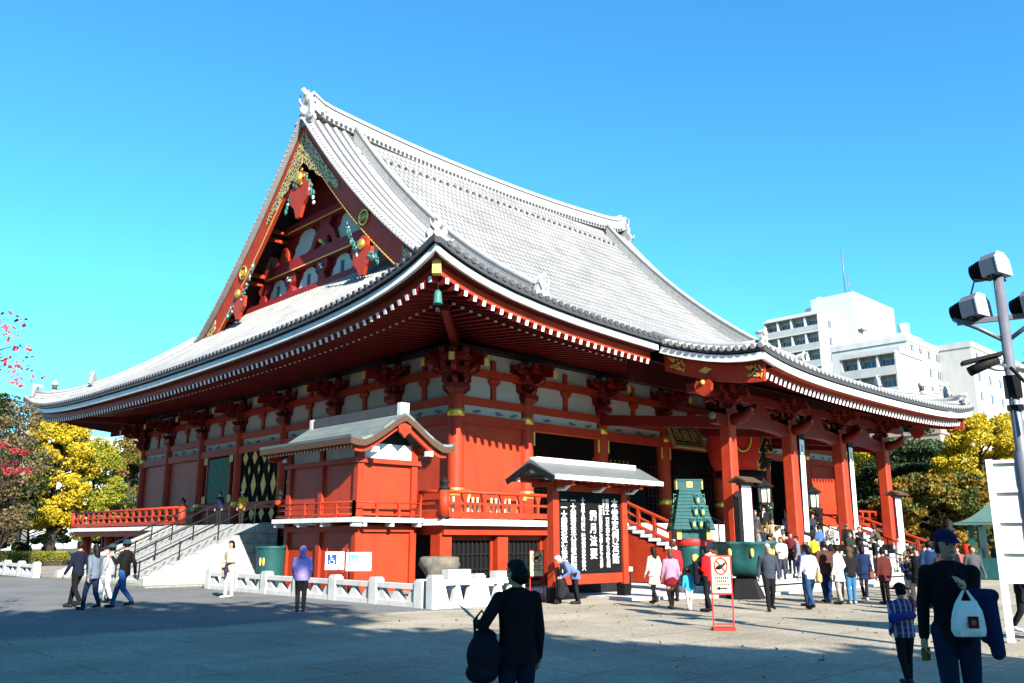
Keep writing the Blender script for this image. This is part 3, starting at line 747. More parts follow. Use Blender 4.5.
# deck
m = MB(); m.box(DX0, DX1, DY0, DY1, DZ-.22, DZ); part(m, 'veranda_deck', ['white'])
for q_ in ((DX0+.25, DX1-.25, DY0+.25, DY0+.5), (DX0+.25, DX0+.5, DY0+.5, DY1-.5), (DX0+.25, DX1-.25, DY1-.5, DY1-.25), (DX1-.5, DX1-.25, DY0+.5, DY1-.5)): m = MB(); m.box(*q_, 2.0, 2.33); part(m, 'deck_beam', ['red'])
dp = MB(); dp.cyl((0,0,0), (0,0,2.05), .27, n=14); dpm = dp.mesh('deck_post', ['red'])
dq = MB(); dq.box(-.27,.27,-.27,.27,0,2.05); dqm = dq.mesh('deck_post', ['red'])
for y in (32., 54.2, 58.3, 62.6): inst(dpm, 'deck_post', hall, hloc(DX0+.85, y, .0))
for y in (32., 37, 42, 47, 52, 57, 62.6): inst(dpm, 'deck_post', hall, hloc(DX1-.85, y, .0))
for x in (20.1, 22.9, 25.6, 28.4, 51.6, 54.4, 57.1, 59.9): inst(dqm, 'deck_post', hall, hloc(x, DY0+.65, .0))
# underfloor walls and lattice windows
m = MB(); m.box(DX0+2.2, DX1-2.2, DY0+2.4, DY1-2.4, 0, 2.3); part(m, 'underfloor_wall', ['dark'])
for a, b in ((20.4, 22.6), (23.2, 25.3), (25.9, 28.1), (28.7, 29.6), (51.9, 54.1), (54.7, 56.8), (57.4, 59.6)):
    m = MB(); y = DY0+.7
    m.box(a-.02, b+.02, y+.05, y+.13, 0, 2.0, 1); m.box(a, b, y-.06, y+.06, 1.8, 2.0, 2); m.box(a, b, y-.06, y+.06, .1, .25, 2)
    k = a+.12
    while k < b: m.box(k-.03, k+.03, y-.02, y+.04, .25, 1.8, 0); k += .22
    for z in (.75, 1.3): m.box(a, b, y-.03, y+.03, z-.025, z+.025, 0)
    m.box(a, a+.1, y-.07, y+.07, .25, 1.8, 2); m.box(b-.1, b, y-.07, y+.07, .25, 1.8, 2)
    part(m, 'lattice_window', ['iron', 'black', 'red'])
for a, b in ((32.4, 35.6), (46.4, 53.8), (54.6, 57.9), (58.7, 62.2)):
    m = MB(); x = DX0+1.6; m.box(x, x+.1, a, b, 0, 2.3, 1); k = a
    while k < b: m.box(x-.08, x, k-.06, k+.06, 0, 2.1, 0); k += .5
    part(m, 'slatted_wall', ['maroon', 'black'])
# railings of the veranda
def railing(p, q, name='railing', z0=DZ, h=.98, step=.95, mats=('red',), base=True, scale=1., bal=False):
    m = MB(); p, q = Vector((*p, 0)), Vector((*q, 0)); L = (q-p).length; d = (q-p)/L
    def Z(v, z): return Vector((v.x, v.y, z0+z*scale))
    m.tube([Z(p,h), Z(q,h)], .07*scale, 8); m.beam(Z(p,.58*h), Z(q,.58*h), .1*scale, .09*scale)
    m.beam(Z(p,.17), Z(q,.17), .17*scale, .2*scale)
    n = max(1, round(L/step)); 
    for i in range(n+1):
        c = p+d*(L*i/n)
        if i % 2 == 0: m.beam(Z(c,.05), Z(c,h-.05), .14*scale, .14*scale, up=tuple(d))
        m.beam(Z(c,.27), Z(c,.55*h), .12*scale, .11*scale, up=tuple(d))
        # flared block carrying the rail
        s = d*(.16*scale); t = d*(.05*scale); w = Vector((-d.y, d.x, 0))*.05*scale
        a0, a1 = Z(c,.62*h), Z(c,.93*h); m.add([a0-t-w,a0+t-w,a0+t+w,a0-t+w,a1-s-w,a1+s-w,a1+s+w,a1-s+w], [(3,2,1,0),(4,5,6,7),(0,1,5,4),(1,2,6,5),(2,3,7,6),(3,0,4,7)])
    return part(m, name, list(mats))
nw = MB(); nw.lathe([(.19,0),(.19,1.05)], n=16); nwm = nw.mesh('newel_post', ['red'])
nc = MB(); nc.lathe([(.20,0),(.20,.09)], n=16); nc.lathe([(.2,1.02),(.2,1.1),(.1,1.14),(.09,1.2),(.17,1.28),(.15,1.36),(.05,1.43),(.01,1.52)], n=16); ncm = nc.mesh('newel_finial', ['iron'])
def newel(x, y, z=DZ):
    a = inst(nwm, 'newel_post', hall, hloc(x, y, z)); inst(ncm, 'newel_finial', a, (0,0,0)); return a
rx, ry = DX0+.15, DY0+.15
railing((rx, ry), (29.3, ry)); railing((50.7, ry), (DX1-.15, ry)); railing((rx, ry), (rx, 25.4)); railing((rx, 30.2), (rx, 35.6))
railing((rx, 46.2), (rx, DY1-.15)); railing((rx, DY1-.15), (DX1-.15, DY1-.15), step=2); railing((DX1-.15, ry), (DX1-.15, DY1-.15), step=2)
for x, y in ((rx, ry), (29.4, ry), (50.6, ry), (DX1-.15, ry), (rx, 35.7), (rx, 46.1), (rx, DY1-.15)): newel(x, y)
# white offering boxes / balusters seen behind the south-west railing
m = MB()
for k in range(16):
    if k % 6 == 2: continue
    m.box(20.6+.24*k, 20.68+.24*k, DY0+.9, DY0+.96, DZ+.05, DZ+.85)
part(m, 'pale_bars', ['cream'])
# ---- front stairs
N_ST = 15
def stair(m, n, z0, z1, ya, yb, x0, x1, mat=0):
    for i in range(n):
        za = z0+(z1-z0)*(i+1)/n; yk = ya+(yb-ya)*i/n
        m.box(x0, x1, yk, yb+.1, za-(z1-z0)/n, za)
m = MB(); stair(m, N_ST, .15, DZ-.02, 17.6, DY0-.1, 29.7, 50.3); part(m, 'front_steps', ['stone_step'])
for x in (29.45, 50.55):
    m = MB(); sg = -1 if x < 40 else 1
    m.prism([(17.4, .12), (DY0-.1, .12), (DY0-.1, DZ-.3), (17.6, .2)], (x, 0, 0), (0,1,0), (0,0,1), .42, 0)
    for i in range(N_ST):
        y = 17.6+(DY0-.1-17.6)*i/N_ST; z = .15+(DZ-.17)*(i+1)/N_ST
        m.box(x-.26, x+.26, y, y+.44, z-.13, z-.003, 1)
    part(m, 'stair_side', ['red', 'white'])
    m = MB(); ys = [DY0+.1, 23.2, 22.4, 21, 19.4, 18.2, 17.7]
    for zo, r in ((.98, .075), (.58, .055), (.22, .08)):
        m.tube([(x, y, .15+(DZ-.15)*max(0, min(1, (y-17.6)/(DY0-17.6)))+zo+(.12 if y == ys[0] else 0)) for y in ys], r, 8)
    for k in range(8):
        y = 18+5.6*k/7; z = .15+(DZ-.15)*(y-17.6)/(DY0-17.6); m.box(x-.07, x+.07, y-.07, y+.07, z, z+.96)
    part(m, 'stair_railing', ['red']); newel(x, 17.7, .15)
for x in (33.6, 38.6, 43.0, 46.5):
    m = MB(); 
    m.tube([(x, 17.3, 1.05), (x, 17.7, 1.15), (x, DY0-.2, DZ+.9)], .035, 8)
    for y in (17.6, 19.6, 21.6, 23.5): z = .15+(DZ-.15)*(y-17.6)/(DY0-17.6); m.cyl((x, y, z-.1), (x, y, z+.98), .03, n=8)
    part(m, 'handrail', ['iron'])
def ashlar():
    m, nt, b = _mat('ashlar_granite'); N = nt.nodes; L = nt.links; tc = N.new('ShaderNodeTexCoord'); mp = N.new('ShaderNodeMapping'); mp.inputs['Rotation'].default_value = (R(90),0,0); L.new(tc.outputs['Object'], mp.inputs['Vector'])
    br = N.new('ShaderNodeTexBrick'); br.inputs['Scale'].default_value = 1; br.inputs['Brick Width'].default_value = 1.3; br.inputs['Row Height'].default_value = .42; br.inputs['Mortar Size'].default_value = .012
    br.inputs['Color1'].default_value = (.42,.41,.385,1); br.inputs['Color2'].default_value = (.34,.335,.315,1); br.inputs['Mortar'].default_value = (.14,.13,.12,1); L.new(mp.outputs['Vector'], br.inputs['Vector'])
    n = N.new('ShaderNodeTexNoise'); n.inputs['Scale'].default_value = 3; n.inputs['Detail'].default_value = 8; L.new(tc.outputs['Object'], n.inputs['Vector']); mr = N.new('ShaderNodeMapRange'); mr.inputs['From Min'].default_value = .3; mr.inputs['From Max'].default_value = .7; mr.inputs['To Min'].default_value = .7; mr.inputs['To Max'].default_value = 1.15; L.new(n.outputs['Fac'], mr.inputs['Value'])
    mx = N.new('ShaderNodeMix'); mx.data_type = 'RGBA'; mx.blend_type = 'MULTIPLY'; mx.inputs[0].default_value = 1; L.new(br.outputs['Color'], mx.inputs[6]); L.new(mr.outputs['Result'], mx.inputs[7]); L.new(mx.outputs[2], b.inputs['Base Color']); b.inputs['Roughness'].default_value = .85; return m
M['ashlar'] = ashlar()
# ---- west stairs
def wst(n, x0, x1, y0, y1, zt):
    m = MB()
    for i in range(n):
        xa = x0+(x1-x0)*i/n; z = zt*(i+1)/n; m.box(xa, x1+.05, y0, y1, z-zt/n, z)
    return m
part(wst(14, 14.4, DX0, 35.95, 46.0, DZ-.03), 'side_steps', ['stone_step'], 'broad granite steps up the west side')
for y in (35.7, 46.25):
    m = MB(); m.prism([(13.9,0),(DX0,0),(DX0,DZ+.02),(19.1,DZ+.02),(13.9,.32)], (0,y,0), (1,0,0), (0,0,1), .5)
    part(m, 'cheek_wall', [M['ashlar']])
for y in (37.4, 40.0, 42.4, 44.9):
    m = MB(); f = lambda x: DZ*max(0, (x-14.4)/(DX0-14.4))
    m.tube([(14.3, y, .86), (14.55, y, .95), (19.7, y, DZ+.9), (20.3, y, DZ+.9)], .035, 8)
    m.tube([(14.4, y, .5), (19.7, y, DZ+.5)], .02, 6)
    for x in (14.45, 16.1, 17.8, 19.5): m.cyl((x, y, f(x)-.1), (x, y, f(x)+.95), .035, n=8)
    part(m, 'handrail', ['iron'])
# ================================================================ porch (kohai)
KP = [32.2, 37.45, 42.6, 47.8]; PYK = 19.98
def kF(x, y):
    t = y-16.25; e = min(x-KX0, KX1-x); s = math.hypot(max(e,0), max(t,0)*1.2)
    arch = .10*((x-40)/11.1)**2
    return 8.22 + .2*t + .021*t*t + arch + .48*math.exp(-s/2.2)
m = MB(); ys = [16.1, 16.3, 16.8, 17.6, 18.6, 19.8, 21., 22.3]; 
us = [0,.01,.03,.06,.1,.16,.25,.38,.5]; us = us+[1-u for u in reversed(us[:-1])]
Gk = [[(KX0-.1+(KX1-KX0+.2)*u, y, kF(KX0+(KX1-KX0)*u, y)+.3) for u in us] for y in ys]
UVk = [[(KX0+(KX1-KX0)*u, y*1.05) for u in us] for y in ys]
m.slab(Gk, .24, 0, True, UVk, bottom=2)
x = KX0+.15
while x < KX1-.1:
    half_row(m, [(x, y, kF(x, y)+.3) for y in ys], .085, (1,0,0), 5); x += ROW
for i in range(len(m.v)):
    if i not in m.uv: m.uv[i] = (m.v[i][0], m.v[i][1])
part(m, 'porch_roof', ['tile', 'tile_ridge', 'tile_dark'])
for x, sg in ((KX0, -1), (KX1, 1)):     # verge tiles, fascia, bargeboard
    m = MB(); y = 16.2
    while y < 21.2: m.cyl((x+sg*.2, y, kF(x,y)+.24), (x-sg*.3, y, kF(x,y)+.33), .11, n=8); y += .34
    m.tube([(x-sg*.35, y_, kF(x, y_)+.42) for y_ in (16.4, 17.4, 18.6, 20, 21.6)], .16, 8)
    part(m, 'verge_tiles', ['tile_ridge'])
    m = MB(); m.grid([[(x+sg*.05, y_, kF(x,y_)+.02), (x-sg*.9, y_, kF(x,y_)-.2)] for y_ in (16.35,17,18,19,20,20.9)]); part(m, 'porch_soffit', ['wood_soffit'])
    yy = [16.25, 16.6, 17.1, 17.8, 18.6, 19.5, 20.4, 20.93]
    m = MB()
    for a, b in zip(yy[:-1], yy[1:]): m.beam((x, a, kF(x,a)-.14), (x, b, kF(x,b)-.14), .12, .28)
    part(m, 'eave_fascia', ['white'])
    pl = [(y_, kF(x,y_)-.3) for y_ in [16.5,17.1,17.8,18.6,19.5,20.4,21.1]]; lo = [(y_, z-.72-.25*math.sin((y_-16.5)/4.6*math.pi)*0) for y_, z in reversed(pl)]
    m = MB(); m.prism(pl+lo, (x-sg*.55, 0, 0), (0,1,0), (0,0,1), .16); bb = part(m, 'porch_bargeboard', ['red'])
    m = MB()
    def fit(y0, y1, zt=.34):
        for k in range(10):
            a = y0+(y1-y0)*((k*.37) % 1); b = y0+(y1-y0)*((k*.61+.2) % 1); za = kF(x,a)-.62+zt*math.sin(k*1.7)*.8; zb = kF(x,b)-.62+zt*math.sin(k*2.9+1)*.8
            m.beam((x-sg*.46, a, za), (x-sg*.46, b, zb), .03, .05)
    fit(16.55, 17.3); fit(20.1, 20.95); m.prism([(-.32,0),(0,.14),(.32,0),(0,-.14)], (x-sg*.46, 19.1, kF(x,19.1)-.62), (0,1,0), (0,0,1), .04)
    part(m, 'gilt_fitting', ['gold_flat'], parent=bb)
    m = MB(); c = (x-sg*.3, 19.1, kF(x,19.1)-1.3)
    m.prism([(0,.3),(.16,.2),(.3,.26),(.42,.05),(.34,-.2),(.14,-.34),(0,-.42),(-.14,-.34),(-.34,-.2),(-.42,.05),(-.3,.26),(-.16,.2)], c, (0,1,0), (0,0,1), .16)
    m.sphere((c[0]+sg*.1, c[1], c[2]+.14), .1, 8, 5, 1); part(m, 'porch_pendant', ['red', 'gold_flat'], parent=bb)
    oni((x-sg*.35, 16.35, kF(x,16.35)+.3), (0,-1,0), .5, .6)
m = MB(); xs = [KX0+(KX1-KX0)*i/24 for i in range(25)]
for a, b in zip(xs[:-1], xs[1:]): m.beam((a, 16.25, kF(a,16.25)-.14), (b, 16.25, kF(b,16.25)-.14), .14, .28)
part(m, 'eave_fascia', ['white'])
m = MB()
for a, b in zip(xs[1:-2], xs[2:-1]): m.beam((a, 16.7, kF(a,16.7)-.44), (b, 16.7, kF(b,16.7)-.44), .12, .26); m.beam((a, 16.5, kF(a,16.5)-.33), (b, 16.5, kF(b,16.5)-.33), .5, .03)
part(m, 'rafter_board', ['red'])
m = MB(); n = 60
for i in range(n+1):
    x = KX0+.9+(KX1-KX0-1.8)*i/n; p = Vector((x, 16.62, kF(x,16.62)-.64)); q = Vector((x, 21.5, kF(x,21.5)-.4)); d = (q-p).normalized()
    m.beam(p, q, .16, .26, 0); m.beam(p-d*.02, p-d*.001, .158, .25, 1)
part(m, 'porch_rafters', ['wood_aged', 'white'])
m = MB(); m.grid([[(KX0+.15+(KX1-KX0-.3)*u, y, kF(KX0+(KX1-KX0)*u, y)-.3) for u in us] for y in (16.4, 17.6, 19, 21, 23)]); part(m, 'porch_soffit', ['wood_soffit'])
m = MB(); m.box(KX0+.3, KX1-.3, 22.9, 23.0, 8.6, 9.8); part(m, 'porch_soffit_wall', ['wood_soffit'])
pm = MB(); c_ = .34; cc = .26
def sq(r, k): return [(-r,-k),(-k,-r),(k,-r),(r,-k),(r,k),(k,r),(-k,r),(-r,k)]
vs = []; lv = [(.30,.22,0), (.285,.21,3), (.27,.20,6.2)]
for r, k, z in lv: vs += [(a, b, z) for a, b in sq(r, k)]
fs = [(i*8+j, i*8+(j+1)%8, (i+1)*8+(j+1)%8, (i+1)*8+j) for i in range(2) for j in range(8)] + [tuple(range(16,24))]
pm.add(vs, fs); pillar_mesh = pm.mesh('porch_pillar', ['red'])
ps = MB(); vs = []
for r, k, z in ((.42,.32,0),(.39,.30,.62),(.32,.24,.68)): vs += [(a, b, z) for a, b in sq(r, k)]
ps.add(vs, fs); shoe_mesh = ps.mesh('pillar_shoe', ['iron'])
for x in KP:
    a = inst(pillar_mesh, 'porch_pillar', hall, hloc(x, PYK, .95)); inst(shoe_mesh, 'pillar_shoe', a, (0,0,-.05))
    if x == KP[2]:
        s = MB(); s.box(-.24,.24,-.375,-.36,1.15,1.5); inst(s.mesh('notice_card', ['cream']), 'notice_card', a, (0,0,-.2))
    b = inst(brm, 'bracket_set', hall, hloc(x, PYK, 7.0), math.pi, scale=(1.1,.6,.75)); b = inst(brm, 'bracket_set', hall, hloc(x, PYK, 7.0), 0, scale=(1.1,.6,.75))
    # carved beam nose and the tie back to the hall
    m = MB(); m.beam((x, PYK, 6.75), (x, WY0, 7.55), .34, .5); part(m, 'porch_tie_beam', ['wood_aged'])
    m = MB(); m.tube([(x, PYK-.3, 6.85), (x, PYK-.8, 6.9), (x, PYK-1.1, 7.1), (x, PYK-1.2, 7.35)], [.26,.24,.2,.06], 8); m.sphere((x, PYK-1.18, 7.2), .1, 8, 6, 1)
    part(m, 'beam_nose', ['wood_aged', 'stone_rough'])
for a, b in zip(KP[:-1], KP[1:]):
    m = MB(); n = 8; pts = []
    for i in range(n):
        t0, t1 = i/n, (i+1)/n; z = lambda t: 6.72+.22*math.sin(t*math.pi)
        m.beam((a+(b-a)*t0, PYK, z(t0)), (a+(b-a)*t1, PYK, z(t1)), .36, .52)
    part(m, 'rainbow_beam', ['wood_aged'])
for x, s in ((KP[0], -1), (KP[3], 1)):
    m = MB(); m.beam((x, PYK, 6.8), (x+s*1.1, PYK, 6.85), .34, .46); m.sphere((x+s*1.12, PYK, 6.95), .17, 8, 6, 1); part(m, 'beam_nose', ['wood_aged', 'stone_rough'])
m = MB(); m.beam((KX0+.6, PYK, 7.95), (KX1-.6, PYK, 7.95), .4, .36); part(m, 'porch_purlin', ['wood_aged'])
m = MB()
for i in range(3):
    x = (KP[i]+KP[i+1])/2; m.prism([(-1.3,0),(-.9,.1),(-.6,.5),(-.3,.75),(.3,.75),(.6,.5),(.9,.1),(1.3,0)], (x, PYK, 7.02), (1,0,0), (0,0,1), .3)
part(m, 'frog_leg_strut', ['wood_aged'])
# ================================================================ things hung on or set around the hall
# ---- great red paper lantern
lt = thing('paper_lantern', 'enormous red paper lantern with black brushed characters hanging in the porch', 'lantern', (40.0, 24.2, 4.95))
m = MB(); prof = [(1.25,.32)]
for i in range(25):
    z = .35+2.9*i/24; r = 1.62*(1-.22*abs((z-1.8)/1.45)**3.2); prof.append((r+(.02 if i % 2 else -.0), z))
prof.append((1.25, 3.3)); m.lathe(prof, n=40); m.build('lantern_body', [paint('lantern_paper_red', (.62,.03,.018), .8, .1, 2)], lt)
m = MB(); m.lathe([(1.22,0),(1.3,.04),(1.3,.32),(1.22,.34)], n=40); m.build('bottom_ring', ['black'], lt)
m = MB(); m.lathe([(1.28,3.28),(1.34,3.3),(1.34,3.6),(.3,3.66)], n=40); m.build('top_ring', ['black'], lt)
m = MB(); m.cyl((0,0,3.6), (0,0,5.0), .09); m.build('hanger', ['iron'], lt)
def wrap(me, mb, rad, ang, zc, mat=0, off=.0):
    vs = []
    for v in me.vertices:
        z = zc+v.co.y; r = (1.62*(1-.22*abs((z-1.8)/1.45)**3.2))+.03+off+max(0, v.co.z); t = ang+v.co.x/rad; vs.append((r*math.cos(t), r*math.sin(t), z))
    mb.add(vs, [tuple(p.vertices) for p in me.polygons], mat)
def subdivided(me, cuts=2):
    import bmesh
    b = bmesh.new(); b.from_mesh(me); bmesh.ops.triangulate(b, faces=b.faces[:])
    for k in range(cuts): 
        es = [e for e in b.edges if e.calc_length() > .18]; bmesh.ops.subdivide_edges(b, edges=es, cuts=1); bmesh.ops.triangulate(b, faces=b.faces[:])
    b.to_mesh(me); b.free(); return me
for ang, off in ((-math.pi*.5, .0), (math.pi*.5, 0)):
    for ch, zc in (('志', 2.65), ('ん', 1.75), ('橋', .92)):
        a = subdivided(text_mesh(ch, 1.35, .0, .075)); b = subdivided(text_mesh(ch, 1.35, .0, .03))
        m = MB(); wrap(a, m, 1.6, ang, zc, 0, 0.0); wrap(b, m, 1.6, ang, zc, 1, .06); m.build('lettering', ['gold_flat', 'black'], lt)
m = MB(); ring = []
for i in range(25):
    a = 2*math.pi*i/24; an = R(-142)+.42*math.cos(a)*.62; z = 2.0+.75*math.sin(a); r = 1.62*(1-.22*abs((z-1.8)/1.45)**3.2)+.05; ring.append((r*math.cos(an), r*math.sin(an), z))
m.tube(ring, .05, 6, cap=False); m.build('crest', ['gold_flat'], lt)
# ---- hanging metal lanterns
for k, (x, y, z) in enumerate(((36.3, 20.8, 3.45), (41.0, 20.8, 3.35))):
    if k == 0:
        hl = thing('hanging_lantern', 'pale six-sided hanging lantern left of the second porch pillar', 'lantern', (x, y, z), 0, 'six-sided lanterns hanging in the porch')
        m = MB(); m.lathe([(.20,.02),(.25,.08),(.27,.7),(.22,.74)], n=6, smooth=False); m.build('paper_pane', ['lampglass'], hl)
        m = MB()
        for j in range(6):
            t = math.pi/3*j; m.cyl((.26*math.cos(t),.26*math.sin(t),0), (.285*math.cos(t),.285*math.sin(t),.76), .02, n=5)
        m.lathe([(.3,-.06),(.3,.03)], n=6, smooth=False); m.lathe([(.3,.72),(.3,.77)], n=6, smooth=False); m.build('frame', ['iron'], hl)
        m = MB(); m.lathe([(.48,.76),(.44,.8),(.22,.95),(.08,1.06),(.05,1.15)], n=6, smooth=False); m.cyl((0,0,1.1), (0,0,3.5), .015, n=6); m.build('lantern_roof', ['iron'], hl)
    else:
        h2 = copy_tree(hl); h2.location = (x, y, z)
        h2['label'] = ['', 'pale six-sided hanging lantern before the far red wall, between second and third pillars', 'pale six-sided hanging lantern nearest the rightmost porch pillars'][k]
# ---- wind bells at the corners
bell = None
for k, (x, y, z, lab) in enumerate(((X0+.75, Y0+.75, 9.55, 'green bronze wind bell under the near roof corner'), (X1-.75, Y0+.75, 9.55, 'green bronze wind bell under the far right roof corner'), (X0+.75, Y1-.75, 9.55, 'green bronze wind bell under the far left roof corner'))):
    if bell is None:
        bell = thing('wind_bell', lab, 'bell', (x, y, z), 0, 'wind bells hanging from the roof corners')
        m = MB(); m.lathe([(.01,.62),(.1,.6),(.2,.5),(.22,.3),(.24,.1),(.28,0),(.25,-.01),(.2,.1),(.01,.45)], n=16); m.build('bell_body', ['copper_bright'], bell)
        m = MB(); m.cyl((0,0,.6), (0,0,.95), .03, n=6); m.cyl((0,0,.3), (0,0,-.2), .012, n=5); m.prism([(-.12,0),(.12,0),(.16,-.22),(0,-.16),(-.16,-.22)], (0,0,-.15), (1,0,0), (0,0,1), .02); m.build('clapper', ['iron'], bell); bell.scale = (.62,.62,.8)
    else: b = copy_tree(bell); b.location = (x, y, z); b['label'] = lab
# ---- name plaque over the entrance
pq = thing('name_plaque', 'gilt framed dark name plaque with three gold characters leaning over the entrance', 'plaque', (35.75, 24.4, 6.25))
pq.rotation_euler = (R(-22), 0, 0)
m = MB(); m.box(-1.15,1.15,-.03,.05,.1,1.15); m.build('board', ['black'], pq)
m = MB()
for z in (0, 1.2): m.beam((-1.35,-.05,z), (1.35,-.05,z), .14, .12)
for x in (-1.25, 1.25): m.beam((x,-.05,-.1), (x,-.05,1.3), .14, .12)
m.beam((-1.05,-.06,.2), (1.05,-.06,.2), .05, .04); m.beam((-1.05,-.06,1.02), (1.05,-.06,1.02), .05, .04)
m.build('frame', [paint('dull_gilt', (.24,.15,.04), .6, .2, 8)], pq)
tm = text_mesh('畏無施', .72, .015, .01); m = MB(); add_mesh(m, tm, basis((0,-.05,.6), (1,0,0), (0,0,1))); m.build('lettering', [paint('dull_gilt_letters', (.30,.20,.07), .6, .1, 8)], pq)
# ---- long vertical plaques and small-roofed signboards beside porch pillars
def brush(m, x0, x1, z0, z1, y, n, rnd, mat=0):
    "columns of brush strokes too small to read in the photograph"
    for k in range(n):
        zc = z1-(z1-z0)*(k+.5)/n; s = (z1-z0)/n*.42; w = (x1-x0)*.42; c = (x0+x1)/2
        for j in range(4):
            zz = zc+s*(j-1.5)/2; ww = w*rnd.uniform(.5, 1); m.box(c-ww, c+ww, y-.006, y, zz-.018, zz+.018, mat)
        m.box(c-.018, c+.018, y-.0065, y, zc-s*.85, zc+s*.85, mat)
rnd = random.Random(3)
for k, (x, lab) in enumerate(((KP[1]+.55, 'long narrow white plaque with faint writing beside the second porch pillar'), (KP[2]+.55, 'long narrow white plaque with faint writing beside the third porch pillar'))):
    t = thing('pillar_plaque', lab, 'plaque', (x, PYK-.25, 2.15), 0, 'tall plaques hung beside the porch pillars')
    t.rotation_euler = (R(0), R(1.5), 0)
    m = MB(); m.box(-.24,.24,-.04,.04,0,4.35); m.build('board', ['white'], t)
    m = MB(); m.box(-.27,.27,-.05,.03,4.3,4.75); m.box(-.27,.27,-.05,.03,-.06,.02); m.box(-.275,-.235,-.055,.03,0,4.35); m.box(.235,.275,-.055,.03,0,4.35); m.build('frame', ['iron'], t)
    m = MB(); brush(m, -.15, .15, .3, 4.1, -.041, 9, rnd); m.build('lettering', ['stone_rough'], t)
for k, (x, y, z, lab) in enumerate(((*AT(747, 36.2), 1.35, 'tall white signboard under a little wooden roof beside the leftmost porch pillar'), (*AT(899, 49.5), 1.35, 'tall white signboard under a little wooden roof beside the rightmost porch pillar'))):
    t = thing('signboard', lab, 'signboard', (x, y, 0), 0, 'white signboards with little roofs')
    m = MB(); m.box(-.36,.36,-.05,.05,1.3,3.95); m.build('board', ['white'], t)
    m = MB(); m.box(-.40,-.36,-.06,.06,.1,4.0); m.box(.36,.40,-.06,.06,.1,4.0); m.build('post', ['maroon'], t)
    m = MB(); m.prism([(-.4,0),(-.42,.06),(0,.26),(.42,.06),(.4,0),(0,.18)], (0,0,4.06), (0,1,0), (0,0,1), 1.25); m.box(-.5,.5,-.1,.1,3.95,4.08); m.build('roof', ['wood_edge'], t)
# ---- elevator pavilion west of the hall
PXc = (17.15+19.5)/2
pv = thing('pavilion', 'small two-storey vermilion annex with curved pale copper roof before the west wall', 'pavilion', (PXc, 27.8, 0))
px0, px1, py0, py1 = 17.15, 19.5, 25.5, 30.1
def pp(mb, name, mats, parent=None, label=None):
    mb.v = [(p[0]-PXc, p[1]-27.8, p[2]) for p in mb.v]; return mb.build(name, mats, parent or pv, label)
for (a, b) in ((px0, py0), (px1, py0), (px0, py1), (px1, py1), (px0, 27.8), (px1, 27.8)):
    m = MB(); m.box(a-.13, a+.13, b-.13, b+.13, 0, 5.2); pp(m, 'post', ['red'])
for z0, z1, nm in ((.0, 2.35, 'lower'), (2.62, 4.6, 'upper')):
    m = MB(); m.box(px0+.1, px1-.1, py0-.03, py0+.05, z0, z1); pp(m, 'wall_panel', ['red_panel'])
    m = MB(); m.box(px0+.1, px1-.1, py1-.05, py1+.03, z0, z1); pp(m, 'wall_panel', ['red_panel'])
    for ya, yb in ((py0+.1, 27.7), (27.9, py1-.1)):
        m = MB(); m.box(px0-.03, px0+.05, ya, yb, z0, z1); pp(m, 'wall_panel', ['red_panel'])
        m = MB(); m.box(px1-.05, px1+.03, ya, yb, z0, z1); pp(m, 'wall_panel', ['red_panel'])
for q_ in ((px0-.28, px1+.28, py0-.2, py0+.02, 4.48, 4.65), (px0-.2, px0+.02, py0+.03, py1+.25, 4.485, 4.655), (px1-.02, px1+.2, py0+.03, py1+.25, 4.485, 4.655), (px0-.14, px1+.14, py0-.14, py0-.001, 2.1, 2.3), (px0-.14, px0-.001, py0+.001, py1, 2.105, 2.305)): m = MB(); m.box(*q_); pp(m, 'tie_beam', ['red'])
for q_ in ((px0+.1, px1-.1, py0-.06, py0+.1, 4.65, 5.2), (px0-.02, px0+.1, py0+.13, py1-.13, 4.65, 5.3), (px1-.1, px1+.02, py0+.13, py1-.13, 4.65, 5.3)): m = MB(); m.box(*q_); pp(m, 'plaster_panel', ['white'])
m = MB(); m.box(px0-.55, DX0-.01, py0-.55, py1+.35, 2.42, 2.58); pp(m, 'balcony_floor', ['white'])
m = MB()
for y in (py0-.4, 27.0, 28.6, py1+.2): m.box(px0-.5, px0-.13, y-.07, y+.07, 2.28, 2.42)
for x in (px0, 18.3, px1): m.box(x-.07, x+.07, py0-.5, py0-.14, 2.28, 2.42)
pp(m, 'balcony_bracket', ['white'])
def prail(p, q):
    m = MB(); p, q = Vector((*p,0)), Vector((*q,0)); L = (q-p).length; d = (q-p)/L
    for z, r in ((.52,.035),(.32,.02),(.1,.045)): m.tube([(p.x,p.y,2.58+z),(q.x,q.y,2.58+z)], r, 6)
    n = max(1, round(L/1.1))
    for i in range(n+1): c = p+d*(L*i/n); m.box(c.x-.045, c.x+.045, c.y-.045, c.y+.045, 2.58, 3.14)
    pp(m, 'railing', ['red'])
prail((px0-.45, py0-.45), (DX0-.12, py0-.45)); prail((px0-.45, py0-.45), (px0-.45, py1+.25)); prail((px0-.45, py1+.25), (DX0-.12, py1+.25))
